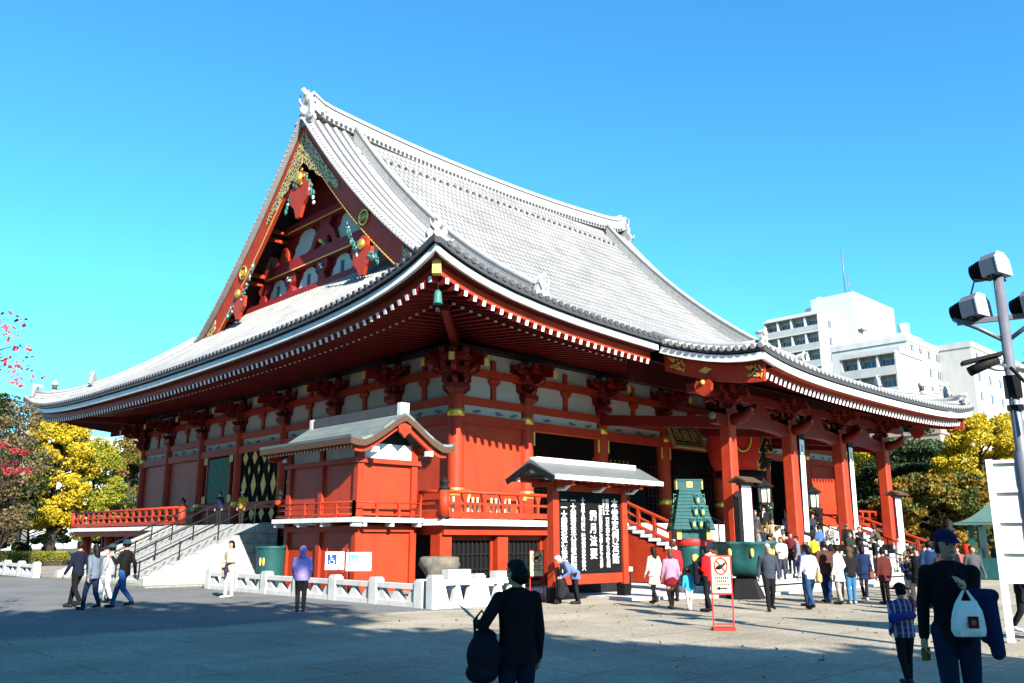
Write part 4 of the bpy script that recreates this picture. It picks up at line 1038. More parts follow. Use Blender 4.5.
# curved gable roof: section across x, ridge along y
def psec(u): # u -1..1 across; returns height
    a = abs(u); return 6.32-.88*(3*a*a-2*a**3)*.0 - (.20*a + .98*a**1.15*(1-.42*a) if a < 1 else .77)
def pz(u): a = abs(u); return 6.30 - 1.12*(math.sin(min(a,1)*math.pi/2)**1.25) + .16*max(0, a-.75)/.25*1.0
pcx, phw, yf, yb_ = 18.5, 2.3, 24.65, 31.0
us = [-1+2*i/24 for i in range(25)]
ysr = [yf, 25.2, 26, 27.5, 29, 30.2, yb_]
def pend(y): return 0.
m = MB(); Gp = [[(pcx+phw*u, y, pz(u)+.0) for u in us] for y in ysr]; UVp = [[(y, phw*u) for u in us] for y in ysr]
m.slab(Gp, .1, 0, True, UVp, bottom=0)
for i in range(len(m.v)):
    if i not in m.uv: m.uv[i] = (m.v[i][1], m.v[i][0])
pp(m, 'roof_sheet', ['copper_roof'])
for y in (yf, yb_):
    sg = -1 if y == yf else 1
    m = MB(); top = [(phw*u, pz(u)-.09) for u in us]; lo = [(phw*u*.995, pz(u)-.31) for u in reversed(us)]
    m.prism(top+lo, (pcx, y-sg*.09, 0), (1,0,0), (0,0,1), .2); pp(m, 'roof_edge', ['wood_edge'])
    m = MB(); top = [(phw*u*.96, pz(u)-.32) for u in us[1:-1]]; lo = [(phw*u*.96, pz(u)-.52+.03*abs(u)) for u in reversed(us[1:-1])]
    m.prism(top+lo, (pcx, y-sg*.22, 0), (1,0,0), (0,0,1), .12); bb = pp(m, 'bargeboard', ['red'])
    m = MB(); m.prism([(-.3,.1),(0,.2),(.3,.1),(.24,-.12),(.1,-.22),(0,-.34),(-.1,-.22),(-.24,-.12)], (pcx, y-sg*.10, 5.72), (1,0,0), (0,0,1), .1); pp(m, 'gable_pendant', ['red'], bb)
    m = MB(); tri = [(-1.0,5.21),(1.0,5.21),(.8,5.45),(0,5.85),(-.8,5.45)]; m.prism(tri, (pcx-.15, y-sg*.85, 0), (1,0,0), (0,0,1), .08); pp(m, 'gable_panel', ['dark'])
    m = MB()
    for xx in (pcx-1.2, pcx+1.2): m.box(xx-.09, xx+.09, min(y-sg*.02, y-sg*.3), max(y-sg*.02, y-sg*.3), pz((xx-pcx)/phw)-.74, pz((xx-pcx)/phw)-.55)
    pp(m, 'purlin_end', ['white'])
for sg in (-1, 1):
    m = MB(); x = pcx+sg*phw
    m.box(min(x, x-sg*.2), max(x, x-sg*.2), yf+.03, yb_-.03, pz(1)-.31, pz(1)-.105); pp(m, 'roof_edge', ['wood_edge'])
    m = MB(); y = yf+.3
    while y < yb_-.2: m.beam((x-sg*.25, y, pz(1)-.37), (pcx+sg*1.3, y, pz(1)-.1), .07, .09, 0); m.cbox((x-sg*.24, y, pz(1)-.37), (.03,.06,.08), 0, 1); y += .22
    pp(m, 'rafters', ['red', 'white'])
m = MB(); m.box(pcx-.17, pcx+.17, yf+.25, yb_-.25, 6.24, 6.55); m.box(pcx-.12, pcx+.12, yf+.25, yb_-.25, 6.55, 6.62); pp(m, 'ridge', ['tile_dark'])
m = MB(); m.box(pcx-.19, pcx+.19, yf+.08, yf+.3, 6.2, 6.66); pp(m, 'ridge_end', ['stone']); m = MB(); m.box(pcx-.19, pcx+.19, yb_-.3, yb_-.08, 6.2, 6.6); pp(m, 'ridge_end', ['stone'])
m = MB(); m.box(px0+.2, px1-.2, py0+.2, py1-.2, 4.9, 5.0); pp(m, 'ceiling', ['dark'])
# ---- low white stone fences
def fence(pts, label, posts, name='stone_fence', h=.62, endcap=None):
    c = Vector((*pts[0], 0)); root = thing(name, label, 'fence', tuple(c), 0, 'low white stone fences round the hall')
    for (p, q) in zip(pts[:-1], pts[1:]):
        p, q = Vector((*p,0))-c, Vector((*q,0))-c; L = (q-p).length; d = (q-p)/L; nrm = Vector((-d.y, d.x, 0)); n = max(1, round(L/posts))
        def bm(m, a, b, z0, z1, w): m.beam(p+d*a+Vector((0,0,(z0+z1)/2)), p+d*b+Vector((0,0,(z0+z1)/2)), w, z1-z0)
        for i in range(n):
            a, b = L*i/n, L*(i+1)/n
            m = MB(); bm(m, a+.13, b-.13, h-.14, h, .24)
            bm(m, a+.13, b-.13, .0, .14, .26)
            for k in range(3):      # stubby flared balusters
                s = a+(b-a)*(k+.5)/3 ; o = p+d*s
                wv = (b-a-.26)/6; m.prism([(-.06,h-.13),(.06,h-.13),(.07,h-.2),(wv*.98,.13),(-wv*.98,.13),(-.07,h-.2)], o, d, (0,0,1), .16)
            m.build('fence_bay', ['stone'], root)
        for i in range(n+1):
            if i == n and (q+c - Vector((*pts[-1],0))).length > .01: continue
            o = p+d*(L*i/n); m = MB(); s = .17; hh = h+.09
            m.cbox((o.x,o.y,hh/2), (.36,.30,hh), math.atan2(d.y,d.x)); m.cbox((o.x,o.y,hh+.025), (.30,.25,.05), math.atan2(d.y,d.x)); m.build('fence_post', ['stone'], root)
    return root
fence([(15.35, 32.6), (15.35, 19.5)], 'white stone fence running from the west steps past the small annex', 2.2)
fence([(15.35, 18.95), (18.3, 18.75)], 'short run of white stone fence in front of the rough stone basin', 1.6, h=.75)
fence([(13.35, 47.5), (13.2, 75.0)], 'long white stone fence leading away at the far left', 2.4)
t = thing('stone_wall', 'taller stepped white stone end block beside the fence corner', 'stone block', (16.6, 19.4, 0))
m = MB(); m.box(-.5,.35,-.12,.16,0,1.0); m.box(.37,.75,-.12,.16,0,.86); m.box(1.35,1.8,-.12,.16,0,.92); m.box(.77,1.33,-.08,.12,0,.6); m.build('block', ['stone'], t)
# ---- rough stone basin
def rocky(name, r, h, seed, mats, parent=None, flare=1.02, n=20, k=7):
    rr = random.Random(seed); m = MB(); ph = [rr.uniform(0,6) for _ in range(6)]
    def fn(t, z): return 1+.12*math.sin(2*t+ph[0]+z*2)+.08*math.sin(3*t+ph[1]-z*5)+.05*math.sin(7*t+ph[2]+z*9)
    prof = [(r*.62,0),(r*.60,h*.3),(r*.66,h*.5),(r*.95*flare*.9,h*.68),(r*flare,h*.82),(r*flare*.97,h*.97),(r*flare*.85,h),(r*.7,h*.93),(.01,h*.9)]
    m.lathe(prof, n=n, fn=fn); return m.build(name, mats, parent)
bs = thing('stone_basin', 'rough brown boulder basin behind the stepped white blocks', 'stone basin', (*AT(441, 27.6), 0))
rocky('basin_stone', .56, 1.32, 4, ['stone_rough'], bs)
# ---- green water butt by the steps
tk = thing('rain_tank', 'round green water tank with gold mark between the steps and the annex', 'tank', (*AT(273, 34.2), 0))
tk.scale = (.6,.6,.94)
m = MB(); m.lathe([(.78,0),(.80,.3),(.84,1.0),(.88,1.55),(.90,1.6)], n=32); m.build('tank_body', ['copper'], tk)
m = MB(); m.lathe([(.9,1.58),(.95,1.6),(.95,1.68),(.85,1.7)], n=32); m.lathe([(.82,.2),(.84,.22),(.84,.28),(.82,.3)], n=32); m.build('tank_hoop', ['copper'], tk)
m = MB()
for dx in (-.16, .12):
    a = math.atan2(-.62, -.6)-.35+dx; m.sphere((.86*math.cos(a), .86*math.sin(a), 1.1), .13, 8, 5, 0, (.6,.6,1.3))
m.build('gilt_mark', ['gold_flat'], tk)
# ---- access signs
def access_sign(x, y, lab, w, colm, lift_sign):
    t = thing('access_sign', lab, 'sign', (x, y, 0), R(-38), 'access signs on thin posts behind the fence')
    m = MB(); m.box(-w/2, w/2, -.015, .015, .86, 1.44); pl = m.build('sign_plate', ['white'], t)
    m = MB(); 
    for s in (-1, 1): m.cyl((s*w*.44, .04, 0), (s*w*.44, .04, 1.55), .022, n=6)
    m.build('post', ['red'], t)
    m = MB(); cx_ = -w/2+.22; m.box(cx_-.15, cx_+.15, -.02, -.016, 1.03, 1.36); m.build('pictogram_ground', [colm], t)
    m = MB()
    if not lift_sign:
        ring = [(cx_+.0+.085*math.cos(a), -.024, 1.12+.075*math.sin(a)) for a in [R(150)+R(250)*i/14 for i in range(15)]]; m.tube(ring, .014, 6)
        m.cyl((cx_-.03,-.03,1.31), (cx_-.03,-.02,1.31), .03); m.tube([(cx_-.03,-.025,1.27), (cx_-.025,-.025,1.17), (cx_+.05,-.025,1.16), (cx_+.085,-.025,1.07)], .016, 6); m.tube([(cx_-.03,-.025,1.22), (cx_+.045,-.025,1.215)], .013, 6)
    else:
        for s in (-.06, .06): m.cyl((cx_+s,-.03,1.26), (cx_+s,-.02,1.26), .025); m.prism([(-.035,.14),(.035,.14),(.03,.0),(-.03,.0)], (cx_+s,-.024,1.08), (1,0,0), (0,0,1), .01)
        m.box(cx_-.14, cx_+.14, -.028, -.021, 1.045, 1.06)
    m.build('pictogram', ['white'], t)
    m = MB(); brush_rows = 3
    for k in range(brush_rows):
        for j in range(5 if w > .8 else 3): m.box(cx_+.22+j*.11, cx_+.29+j*.11, -.021, -.016, 1.32-k*.1, 1.35-k*.1)
    m.build('small_print', ['teal' if lift_sign else 'blue'], t)
a = G(338, 600); access_sign(16.1, 25.15, 'narrow white sign with blue wheelchair symbol, left of the pair', .62, 'blue', False)
access_sign(16.1, 23.75, 'wider white sign with teal lift symbol, right of the pair', .8, 'teal', True)
# ---- notice board with roof
nb = thing('notice_board', 'big roofed notice board, white brush lettering on black between red posts', 'notice board', (20.95, 18.2, 0))
for x in (-1.65, 1.65):
    m = MB(); m.box(x-.13, x+.13, -.13, .13, .42, 3.55); p = m.build('post', ['red'], nb); m = MB(); m.box(x-.16, x+.16, -.16, .16, 0, .45); m.build('post_shoe', ['black'], p)
m = MB(); m.box(-1.52, 1.52, -.07, .07, .5, .8); m.build('rail', ['red'], nb); m = MB(); m.box(-1.52, 1.52, -.08, .08, 3.3, 3.5); m.build('rail', ['red'], nb)
m = MB(); m.box(-1.52, 1.52, -.05, .05, .8, 3.3); m.build('panel', ['black'], nb)
cols = [(1.22, '本堂定例法話会', .34, 3.05, .345), (.84, '毎月十二日午前十時より於当山本堂', .19, 3.12, .152), (.50, '観音経読誦並びに法話どなたでもお参り下さい', .16, 2.92, .112), (.66, '御信徒各位', .1, 3.15, .1),
        (.14, '霜月法要', .34, 2.65, .39), (-.34, '十一月十八日午後二時菊供養会於本堂大導師', .19, 3.12, .12), (-.80, '一大般若会六百巻転読', .26, 3.1, .215), (-1.22, '一一大般若祈祷会午前', .28, 3.1, .225)]
m = MB()
for x, s, size, zt, st in cols:
    for k, ch in enumerate(s):
        z = zt-.1-st*k
        if z < .95: break
        if ch == ' ': continue
        tmx = text_mesh(ch, size*1.02, .003, size*.022); add_mesh(m, tmx, basis((x, -.056, z), (1,0,0), (0,0,1)))
m.build('lettering', ['white'], nb)
m = MB()
for sg in (-1, 1):
    m.prism([(0,.5),(sg*.98,.02),(sg*1.0,.12),(0,.64)] if sg > 0 else [(0,.64),(sg*1.0,.12),(sg*.98,.02),(0,.5)], (0,0,3.55), (0,1,0), (0,0,1), 5.3)
m.build('roof', [paint('pale_copper_board_roof', (.15,.155,.15), .5, .08, 3, dirt=(.10,.11,.10), dirt_amt=.4)], nb)
m = MB(); m.box(-2.5, 2.3, -.14, .14, 4.12, 4.27); m.box(-2.6, 2.6, -1.03, -.975, 3.56, 3.70); m.build('ridge_cap', ['white'], nb)
for x in (-2.66, 2.66):
    m = MB()
    for sg in (-1, 1): m.beam((x, 0, 4.0), (x, sg*.99, 3.56), .06, .17)
    m.build('bargeboard', ['iron'], nb)
m = MB()
for x in (-1.65, 0, 1.65): m.beam((x,-.85,3.5), (x,.85,3.5), .14, .14)
m.beam((-2.5,-.62,3.62), (2.5,-.62,3.62), .12, .12); m.beam((-2.5,.62,3.62), (2.5,.62,3.62), .12, .12); m.beam((-2.5,0,3.85), (2.5,0,3.85), .14, .16)
m.build('roof_beam', ['red'], nb)
m = MB()
for y, z in ((-.62,3.62),(.62,3.62),(0,3.85)):
    for x in (-2.53, 2.53): m.cbox((x,y,z), (.06,.13,.13))
m.build('beam_end', ['white'], nb)
m = MB(); x = -2.4
while x < 2.5: m.beam((x,-.93,3.57), (x,.0,4.0), .05, .07, 0); m.cbox((x,-.94,3.565), (.05,.03,.06), 0, 1); x += .33
m.build('rafters', ['red', 'white'], nb)
for x in (-1.65, 0, 1.65): m = MB(); m.tube([(x,-.2,3.34), (x+.03,-.45,3.32), (x+.1,-.68,3.5)], [.07,.06,.05], 6); m.build('carved_bracket', ['white'], nb)
# ---- prohibition signs
def nosign(x, y, rz, lab, arrow):
    t = thing('standing_sign', lab, 'sign', (x, y, 0), rz, 'red framed prohibition signs on the paving'); t.scale = (.78, 1, .98)
    m = MB()
    for s in (-.27, .27): m.cbox((s,0,.78), (.035,.03,1.52)); 
    m.cbox((0,0,1.53), (.575,.03,.03)); m.cbox((0,0,.03), (.6,.28,.05)); m.cbox((0,0,.74), (.51,.03,.03)); m.cbox((0,0,.12),(.51,.03,.03)); m.build('frame', ['redprint'], t)
    m = MB(); m.box(-.25,.25,-.012,.012,.76,1.51); m.build('sign_plate', ['cream'], t)
    m = MB(); ring = [(.17*math.cos(a), -.018, 1.32+.17*math.sin(a)) for a in [2*math.pi*i/28 for i in range(29)]]; m.tube(ring, .016, 6, cap=False); m.beam((-.12,-.02,1.44), (.12,-.02,1.2), .02, .025); m.build('prohibition_ring', ['redprint'], t)
    m = MB(); m.tube([(-.12,-.016,1.28), (-.02,-.016,1.3), (.08,-.016,1.34)], [.03,.05,.025], 8); m.sphere((.1,-.016,1.37), .03, 8, 5)
    for k, w in enumerate((.18, .13, .17)):
        z = 1.07-.065*k; x0 = -w
        while x0 < w: m.box(x0, x0+.035, -.016, -.012, z-.015, z+.018); m.box(x0+.01, x0+.02, -.0165, -.012, z-.025, z+.025); x0 += .055
    if arrow: m.box(-.06,.15,-.018,-.012,.84,.87); m.prism([(-.16,0),(-.05,.045),(-.05,-.045)], (0,-.015,.855), (1,0,0), (0,0,1), .006)
    m.build('printing', ['iron'], t)
a = G(724, 630); nosign(a[0], a[1], R(-47), 'red framed no-feeding sign with a left arrow, nearest on the sunlit paving', True)
a = G(537, 601); nosign(a[0], a[1], R(-40), 'red framed no-feeding sign partly hidden by the foreground woman', False)
# ---- copper water tank with bucket pyramid and roof
cx2, cy2 = AT(690, 31.2)
ct = thing('fire_water_tank', 'green copper fire-water tank with gold-marked buckets stacked under a steep roof', 'water tank', (cx2, cy2, 0), R(-42)); ct.scale = (.6, .6, .93)
m = MB(); m.lathe([(.8,.0),(.86,.05),(.9,.3),(.9,.32)], n=32); m.build('plinth', ['stone'], ct)
m = MB(); m.lathe([(.68,.3),(.74,.6),(.80,1.6),(.84,1.75)], n=36); tb = m.build('tank_body', ['copper'], ct)
m = MB(); m.lathe([(.84,1.74),(.9,1.76),(.9,1.98),(.84,2.0)], n=36); m.build('rim_band', ['redprint'], tb)
m = MB(); m.lathe([(.9,1.98),(.97,2.0),(.97,2.3),(.9,2.34)], n=4, smooth=False, fn=lambda t, z: 1.0)
m2 = MB(); m2.box(-.95,.95,-.75,.75,2.0,2.36); m2.build('box_tray', ['copper'], ct)
m = MB()
for sx in (-1, 1):
    for y in (-.77, .77): m.cbox((sx*.84, y, 2.18), (.26,.03,.4))
m.cbox((0,-.85,1.3), (.16,.06,.3)); m.sphere((.12,-.83,1.32), .07, 8, 5, 0, (1,.5,1.6)); m.sphere((-.1,-.83,1.32), .07, 8, 5, 0, (1,.5,1.6)); m.build('gilt_fitting', ['gold_flat'], ct)
# roof: steep A over the buckets, ridge along x, open towards +-x ends -> slabs front and back
m = MB()
for sg in (-1, 1):
    for k in range(12):
        t0, t1 = k/12, (k+1)/12; y0, y1 = sg*(.98-.82*t0), sg*(.98-.82*t1); z0, z1 = 2.3+1.55*t0, 2.3+1.55*t1; w0, w1 = 1.2-.62*t0, 1.2-.62*t1
        vs = [(-w0,y0,z0),(w0,y0,z0),(w1,y1,z1),(-w1,y1,z1)]; nn = Vector((0,sg*.88,.47))*.06
        m.add(vs+[tuple(Vector(v)+nn*(1.6 if v[2] == z0 else 1.)) for v in vs], [(0,1,2,3),(7,6,5,4),(0,4,5,1),(1,5,6,2),(2,6,7,3),(3,7,4,0)])
m.build('tank_roof', ['copper'], ct)
m = MB(); m.box(-.72,.72,-.24,.24,3.82,4.16); m.box(-.78,.78,-.28,.28,4.14,4.2); rb = m.build('ridge_box', ['copper'], ct)
m = MB(); m.cbox((-.76,0,4.0), (.06,.5,.36)); m.cbox((.76,0,4.0), (.06,.5,.36)); m.cbox((0,-.26,4.0), (.34,.03,.22)); m.cbox((0,.26,4.0), (.34,.03,.22)); m.build('gilt_plate', ['gold_flat'], rb)
bk = MB(); bk.lathe([(.13,0),(.16,.28),(.14,.285),(.12,.02)], n=14); bk.cyl((-.13,0,.28), (-.13,0,.42), .02, n=5); bk.cyl((.13,0,.28), (.13,0,.42), .02, n=5); bk.beam((-.14,0,.4),(.14,0,.4), .04, .03); bkm = bk.mesh('bucket', ['copper_bright'])
for lv, nn_ in enumerate((3, 2, 1)):
    for s in (-1, 1):
        for k in range(nn_):
            b = inst(bkm, 'bucket', ct, (s*(1.02-.12*lv), (k-(nn_-1)/2)*.38, 2.36+.44*lv)); g_ = MB(); g_.cbox((s*.155,0,.15), (.02,.12,.12)); g_.build('gilt_mark', ['gold_flat'], b)
    for k in range(nn_):
        b = inst(bkm, 'bucket', ct, ((k-(nn_-1)/2)*.4+.35, -1.05+.25*lv, 2.36+.44*lv)); g_ = MB(); g_.cbox((0,-.155,.15), (.12,.02,.12)); g_.build('gilt_mark', ['gold_flat'], b)
# ---- lotus basin
lx_, ly_ = AT(743, 29.6)
lb = thing('lotus_basin', 'large green copper lotus-petal basin on black flared foot before the first pillar', 'basin', (lx_, ly_, 0)); lb.scale = (.92, .92, .96)
m = MB(); m.lathe([(.35,.7),(.78,.85),(.86,1.15),(.92,1.55),(1.05,1.75),(1.12,1.84),(1.02,1.8),(.8,1.6),(.01,1.5)], n=48, fn=lambda t, z: 1+(.07*math.cos(8*t))*(max(0, z-.7)/1.1)); m.build('basin_bowl', ['copper'], lb)
m = MB(); m.lathe([(.62,0),(.6,.1),(.4,.5),(.36,.72)], n=8, smooth=False); m.build('foot', ['iron'], lb)
m = MB()
for k in range(8):
    a = math.pi/4*k; m.sphere((.98*math.cos(a), .98*math.sin(a), 1.5), .14, 8, 5, 0, (.5,.5,1.2))
m.build('gilt_mark', ['gold_flat'], lb)
# ---- black iron post in front of it
a = G(741, 598); ip = thing('iron_post', 'black iron post on a flared foot with a bent arm beside the lotus basin', 'post', (a[0]-.2, a[1]-.2, 0))
m = MB(); m.lathe([(.62,0),(.6,.06),(.42,.55),(.4,.62),(.1,.64)], n=4, smooth=False); m.build('foot', ['black'], ip)
m = MB(); m.cbox((0,0,1.9), (.2,.2,2.6)); m.lathe([(.16,3.2),(.16,3.28),(.02,3.4)], n=4, smooth=False); m.build('shaft', ['iron'], ip)
# ---- black stone plinth / dark bench near the board
a = G(655, 590); b_ = thing('stone_bench', 'low grey stone bench with white card beside the notice board', 'bench', (23.5, 20.0, 0), R(-10))
m = MB(); m.box(-1.2,1.2,-.3,.3,.1,.75); m.build('bench_block', ['iron'], b_); m = MB(); m.box(-1.25,1.25,-.34,.34,.75,.9); m.build('bench_top', ['stone'], b_); m = MB(); m.box(.3,.6,-.32,-.305,.4,.58); m.build('card', ['white'], b_)
# ---- vermilion pillars and posters at the foot of the right-hand stairs
for k, (px, py) in enumerate(((868, 556), (879, 562))):
    x, y = (50.6+1.1*k, 17.9-.5*k); t = thing('red_post', ['short red post with dark finial at the foot of the right stair', 'short red post carrying a white notice near the rightmost pillar'][k], 'post', (x, y, .1))
    m = MB(); m.cyl((0,0,0), (0,0,1.5 if k else 2.2), .3, n=16); m.build('shaft', ['red'], t)
    if k: m = MB(); m.cbox((-.2,-.31,.95), (.3,.03,.55), R(0)); m.build('notice', ['white'], t)
    else: m = MB(); m.lathe([(.32,2.15),(.32,2.3),(.16,2.4),(.26,2.6),(.05,2.85)], n=16); m.build('finial', ['iron'], t)
# ---- floodlight mast
fx, fy = 15.62, 4.28
fm = thing('floodlight_mast', 'grey steel mast with floodlight boxes and security cameras at the right edge', 'lamp mast', (fx, fy, 0), R(-73))
m = MB(); m.tube([(0,0,0), (0,0,3.2), (0,0,3.25), (0,0,6.2)], [.12,.12,.085,.08], 16); m.build('mast', ['steel'], fm)
m = MB(); m.beam((-.7,0,5.47), (.9,0,5.47), .08, .08)
m.tube([(-.75,0,5.55), (-.4,0,5.35), (-.05,0,5.1)], .04, 6); m.tube([(.75,0,5.55), (.4,0,5.35), (.05,0,5.1)], .04, 6); m.tube([(-.1,0,6.15), (-.35,0,6.2), (-.45,0,5.9)], .018, 6); m.build('crossarm', ['steel'], fm)
def flood(x, y, z, rz):
    m = MB(); w, h, dpt = .31, .28, .42
    # box housing with a chamfered top: outline across, extruded along the beam axis
    pl = [(-w,0),(w,0),(w,.38),(w*.45,.54),(-w*.45,.54),(-w,.38)]
    m.prism(pl, (0,-.02,0), (1,0,0), (0,0,1), .36, 0)
    o = m.build('floodlight', ['steel'], fm); o.location = (x,y,z); o.scale = (.74,)*3; o.rotation_euler = (R(-6),0,rz)
    f = MB(); pl2 = [(a*1.02, b*1.01-.003) for a, b in pl]; f.prism(pl2, (0,-.215,0), (1,0,0), (0,0,1), .03, 0); f.build('lamp_face', ['concrete'], o)
    g_ = MB()
    for k in range(6): g_.lathe([(.27-.02*k,0),(.27-.02*k,.03)], (0,0,0), 16)
    g_.v = []; g_.f = []; g_.m = []; g_.sm = []
    for k in range(6): g_.cyl((0,.18+.055*k,.25), (0,.205+.055*k,.25), .27-.012*k, n=18)
    g_.cyl((0,.16,.25), (0,.5,.25), .17, n=16); g_.build('cooling_fins', ['iron'], o)
    b_ = MB(); b_.cbox((0,0,-.04), (.66,.1,.05)); b_.build('yoke', ['iron'], o)
m = MB(); m.cbox((0,0,6.1),(.12,.12,.3)); m.build('top_bracket', ['steel'], fm)
flood(-.03, 0, 6.2, R(62)); flood(-.40, 0, 5.52, R(62)); flood(.50, 0, 5.50, R(62))
def cctv(x, z, rz):
    m = MB(); m.tube([(0,0,0), (0,-.2,-.03), (0,-.42,-.08)], [.07,.075,.07], 12); m.prism([(-.11,0),(.11,0),(.09,.05),(-.09,.05)], (0,-.2,.04), (1,0,0), (0,0,1), .55)
    o = m.build('security_camera', ['iron'], fm); o.location = (x,0,z); o.rotation_euler = (R(12),0,rz); o.scale = (1.15,)*3
    b_ = MB(); b_.tube([(0,.0,-.06), (0,.15,-.15), (.1,.3,-.22)], .035, 8); b_.sphere((0,.1,-.14), .09, 10, 6); b_.build('camera_arm', ['white'], o)
cctv(-.16, 4.78, R(-78)); cctv(.34, 4.75, R(60))
m = MB(); m.cbox((0,0,4.3), (.25,.24,.36)); m.cbox((0,0,3.95), (.24,.22,.08)); m.tube([(0,-.16,4.6),(.25,-.3,4.2),(.15,-.2,3.6)], .03, 6); m.build('control_box', ['iron'], fm)
m = MB(); m.tube([(0,0,4.6),(-.2,.0,4.62),(-.42,0,4.72)], .04, 8); m.tube([(0,0,4.6),(.2,.0,4.65),(.33,0,4.78)], .04, 8); m.build('camera_bracket', ['white'], fm)
# ---- big white panel seen from behind
sb = thing('white_sign_panel', 'tall plain white sign panel with ribs, seen from behind at the right edge', 'sign panel', (18.1, 5.6, 0), R(-76))
m = MB(); m.box(0.12, 2.3, -.03, .0, 1.05, 3.32); m.build('panel_sheet', ['white'], sb)
m = MB()
for z in (1.08, 1.62, 2.18, 2.74, 3.29): m.box(.1, 2.32, -.09, -.032, z-.03, z+.03)
m.box(.55,.62,-.085,-.031,1.1,3.27); m.build('rib', ['white'], sb)
for x in (.0, 2.3):
    m = MB(); m.box(x, x+.12, -.1, .02, 0, 3.34); m.build('leg', ['white'], sb)
# ---- green roofed kiosk
kx, ky = AT(1010, 48)
kk = thing('kiosk', 'small green hall with flared verdigris roof behind the white sign panel', 'kiosk', (kx, ky, 0), R(10)); kk.scale = (.88,.88,.9)
m = MB(); vs = []
n = 10
for i in range(n+1):
    t = i/n; r = 2.3*(1-t)**1.0+.12; z = 2.9+1.9*t**1.7; vs.append([(-r,-r,z),(r,-r,z),(r,r,z),(-r,r,z),(-r,-r,z)])
m.grid(vs, 0, False, [[(j, i*.3) for j in range(5)] for i in range(n+1)]); m.box(-2.4,2.4,-2.4,2.4,2.78,2.88); 
for i in range(len(m.v)): m.uv.setdefault(i, (m.v[i][0], m.v[i][2]))
m.build('roof', [paint('kiosk_copper', (.09,.17,.15), .5, .12, 2)], kk)
m = MB(); m.lathe([(.2,4.75),(.22,4.9),(.08,5.0),(.16,5.15),(.02,5.4)], n=10); m.build('finial', ['copper'], kk)
for x in (-1.7, 1.7):
    for y in (-1.7, 1.7): m = MB(); m.box(x-.12,x+.12,y-.12,y+.12,0,2.8); m.build('post', ['copper'], kk)
m = MB(); m.box(-1.6,1.6,-1.5,-1.4,0,1.1); m.box(-1.5,-1.4,-1.6,1.6,0,1.1); m.box(-1.4,1.4,1.4,1.5,0,2.7); m.build('wall', ['copper'], kk)
m = MB(); m.box(-1.0,1.0,-1.0,1.0,.0,1.6); m.build('counter', ['dark'], kk)
# ================================================================ ground
def ground_mat(name, c1, c2, slab, joint, rough=.85, bump=.35):
    m, nt, b = _mat(name); N = nt.nodes; L = nt.links
    tc = N.new('ShaderNodeTexCoord')
    n1 = N.new('ShaderNodeTexNoise'); n1.inputs['Scale'].default_value = .35; n1.inputs['Detail'].default_value = 10; n1.inputs['Roughness'].default_value = .7
    L.new(tc.outputs['Object'], n1.inputs['Vector'])
    r = N.new('ShaderNodeValToRGB'); r.color_ramp.elements[0].position = .40; r.color_ramp.elements[1].position = .60
    r.color_ramp.elements[0].color = (*c1, 1); r.color_ramp.elements[1].color = (*c2, 1); L.new(n1.outputs['Fac'], r.inputs['Fac']); out = r.outputs['Color']
    n2 = N.new('ShaderNodeTexNoise'); n2.inputs['Scale'].default_value = 14; n2.inputs['Detail'].default_value = 8; L.new(tc.outputs['Object'], n2.inputs['Vector'])
    mr = N.new('ShaderNodeMapRange'); mr.inputs['To Min'].default_value = .72; mr.inputs['To Max'].default_value = 1.28; mr.inputs['From Min'].default_value = .3; mr.inputs['From Max'].default_value = .7; L.new(n2.outputs['Fac'], mr.inputs['Value'])
    mx = N.new('ShaderNodeMix'); mx.data_type = 'RGBA'; mx.blend_type = 'MULTIPLY'; mx.inputs[0].default_value = 1; L.new(out, mx.inputs[6]); L.new(mr.outputs['Result'], mx.inputs[7]); out = mx.outputs[2]
    bp = N.new('ShaderNodeBump'); bp.inputs['Strength'].default_value = bump; bp.inputs['Distance'].default_value = .01; L.new(n2.outputs['Fac'], bp.inputs['Height'])
    if slab:
        br = N.new('ShaderNodeTexBrick'); br.inputs['Scale'].default_value = 1; br.inputs['Brick Width'].default_value = slab[0]; br.inputs['Row Height'].default_value = slab[1]
        br.inputs['Mortar Size'].default_value = .018; br.inputs['Mortar Smooth'].default_value = .3
        br.inputs['Color1'].default_value = (1,1,1,1); br.inputs['Color2'].default_value = (.86,.86,.84,1); br.inputs['Mortar'].default_value = (joint,)*3+(1,)
        mp = N.new('ShaderNodeMapping'); mp.inputs['Rotation'].default_value = (0,0,R(slab[2])); L.new(tc.outputs['Object'], mp.inputs['Vector']); L.new(mp.outputs['Vector'], br.inputs['Vector'])
        m2 = N.new('ShaderNodeMix'); m2.data_type = 'RGBA'; m2.blend_type = 'MULTIPLY'; m2.inputs[0].default_value = 1; L.new(out, m2.inputs[6]); L.new(br.outputs['Color'], m2.inputs[7]); out = m2.outputs[2]
    L.new(out, b.inputs['Base Color']); b.inputs['Roughness'].default_value = rough; b.inputs['Specular IOR Level'].default_value = .3; L.new(bp.outputs['Normal'], b.inputs['Normal']); return m
M['plaza'] = ground_mat('plaza_paving', (.235,.202,.150), (.335,.292,.225), (2.4, 1.2, 0), .5)
M['asphalt'] = ground_mat('worn_asphalt', (.105,.106,.104), (.145,.146,.142), None, 1)
M['flag'] = ground_mat('pale_flagstone', (.19,.18,.15), (.27,.25,.21), (1.2, .6, 0), .7)
M['kerb'] = ground_mat('kerb_concrete', (.17,.165,.14), (.23,.22,.19), None, 1)
M['earth'] = ground_mat('garden_earth', (.05,.042,.03), (.09,.08,.05), None, 1)
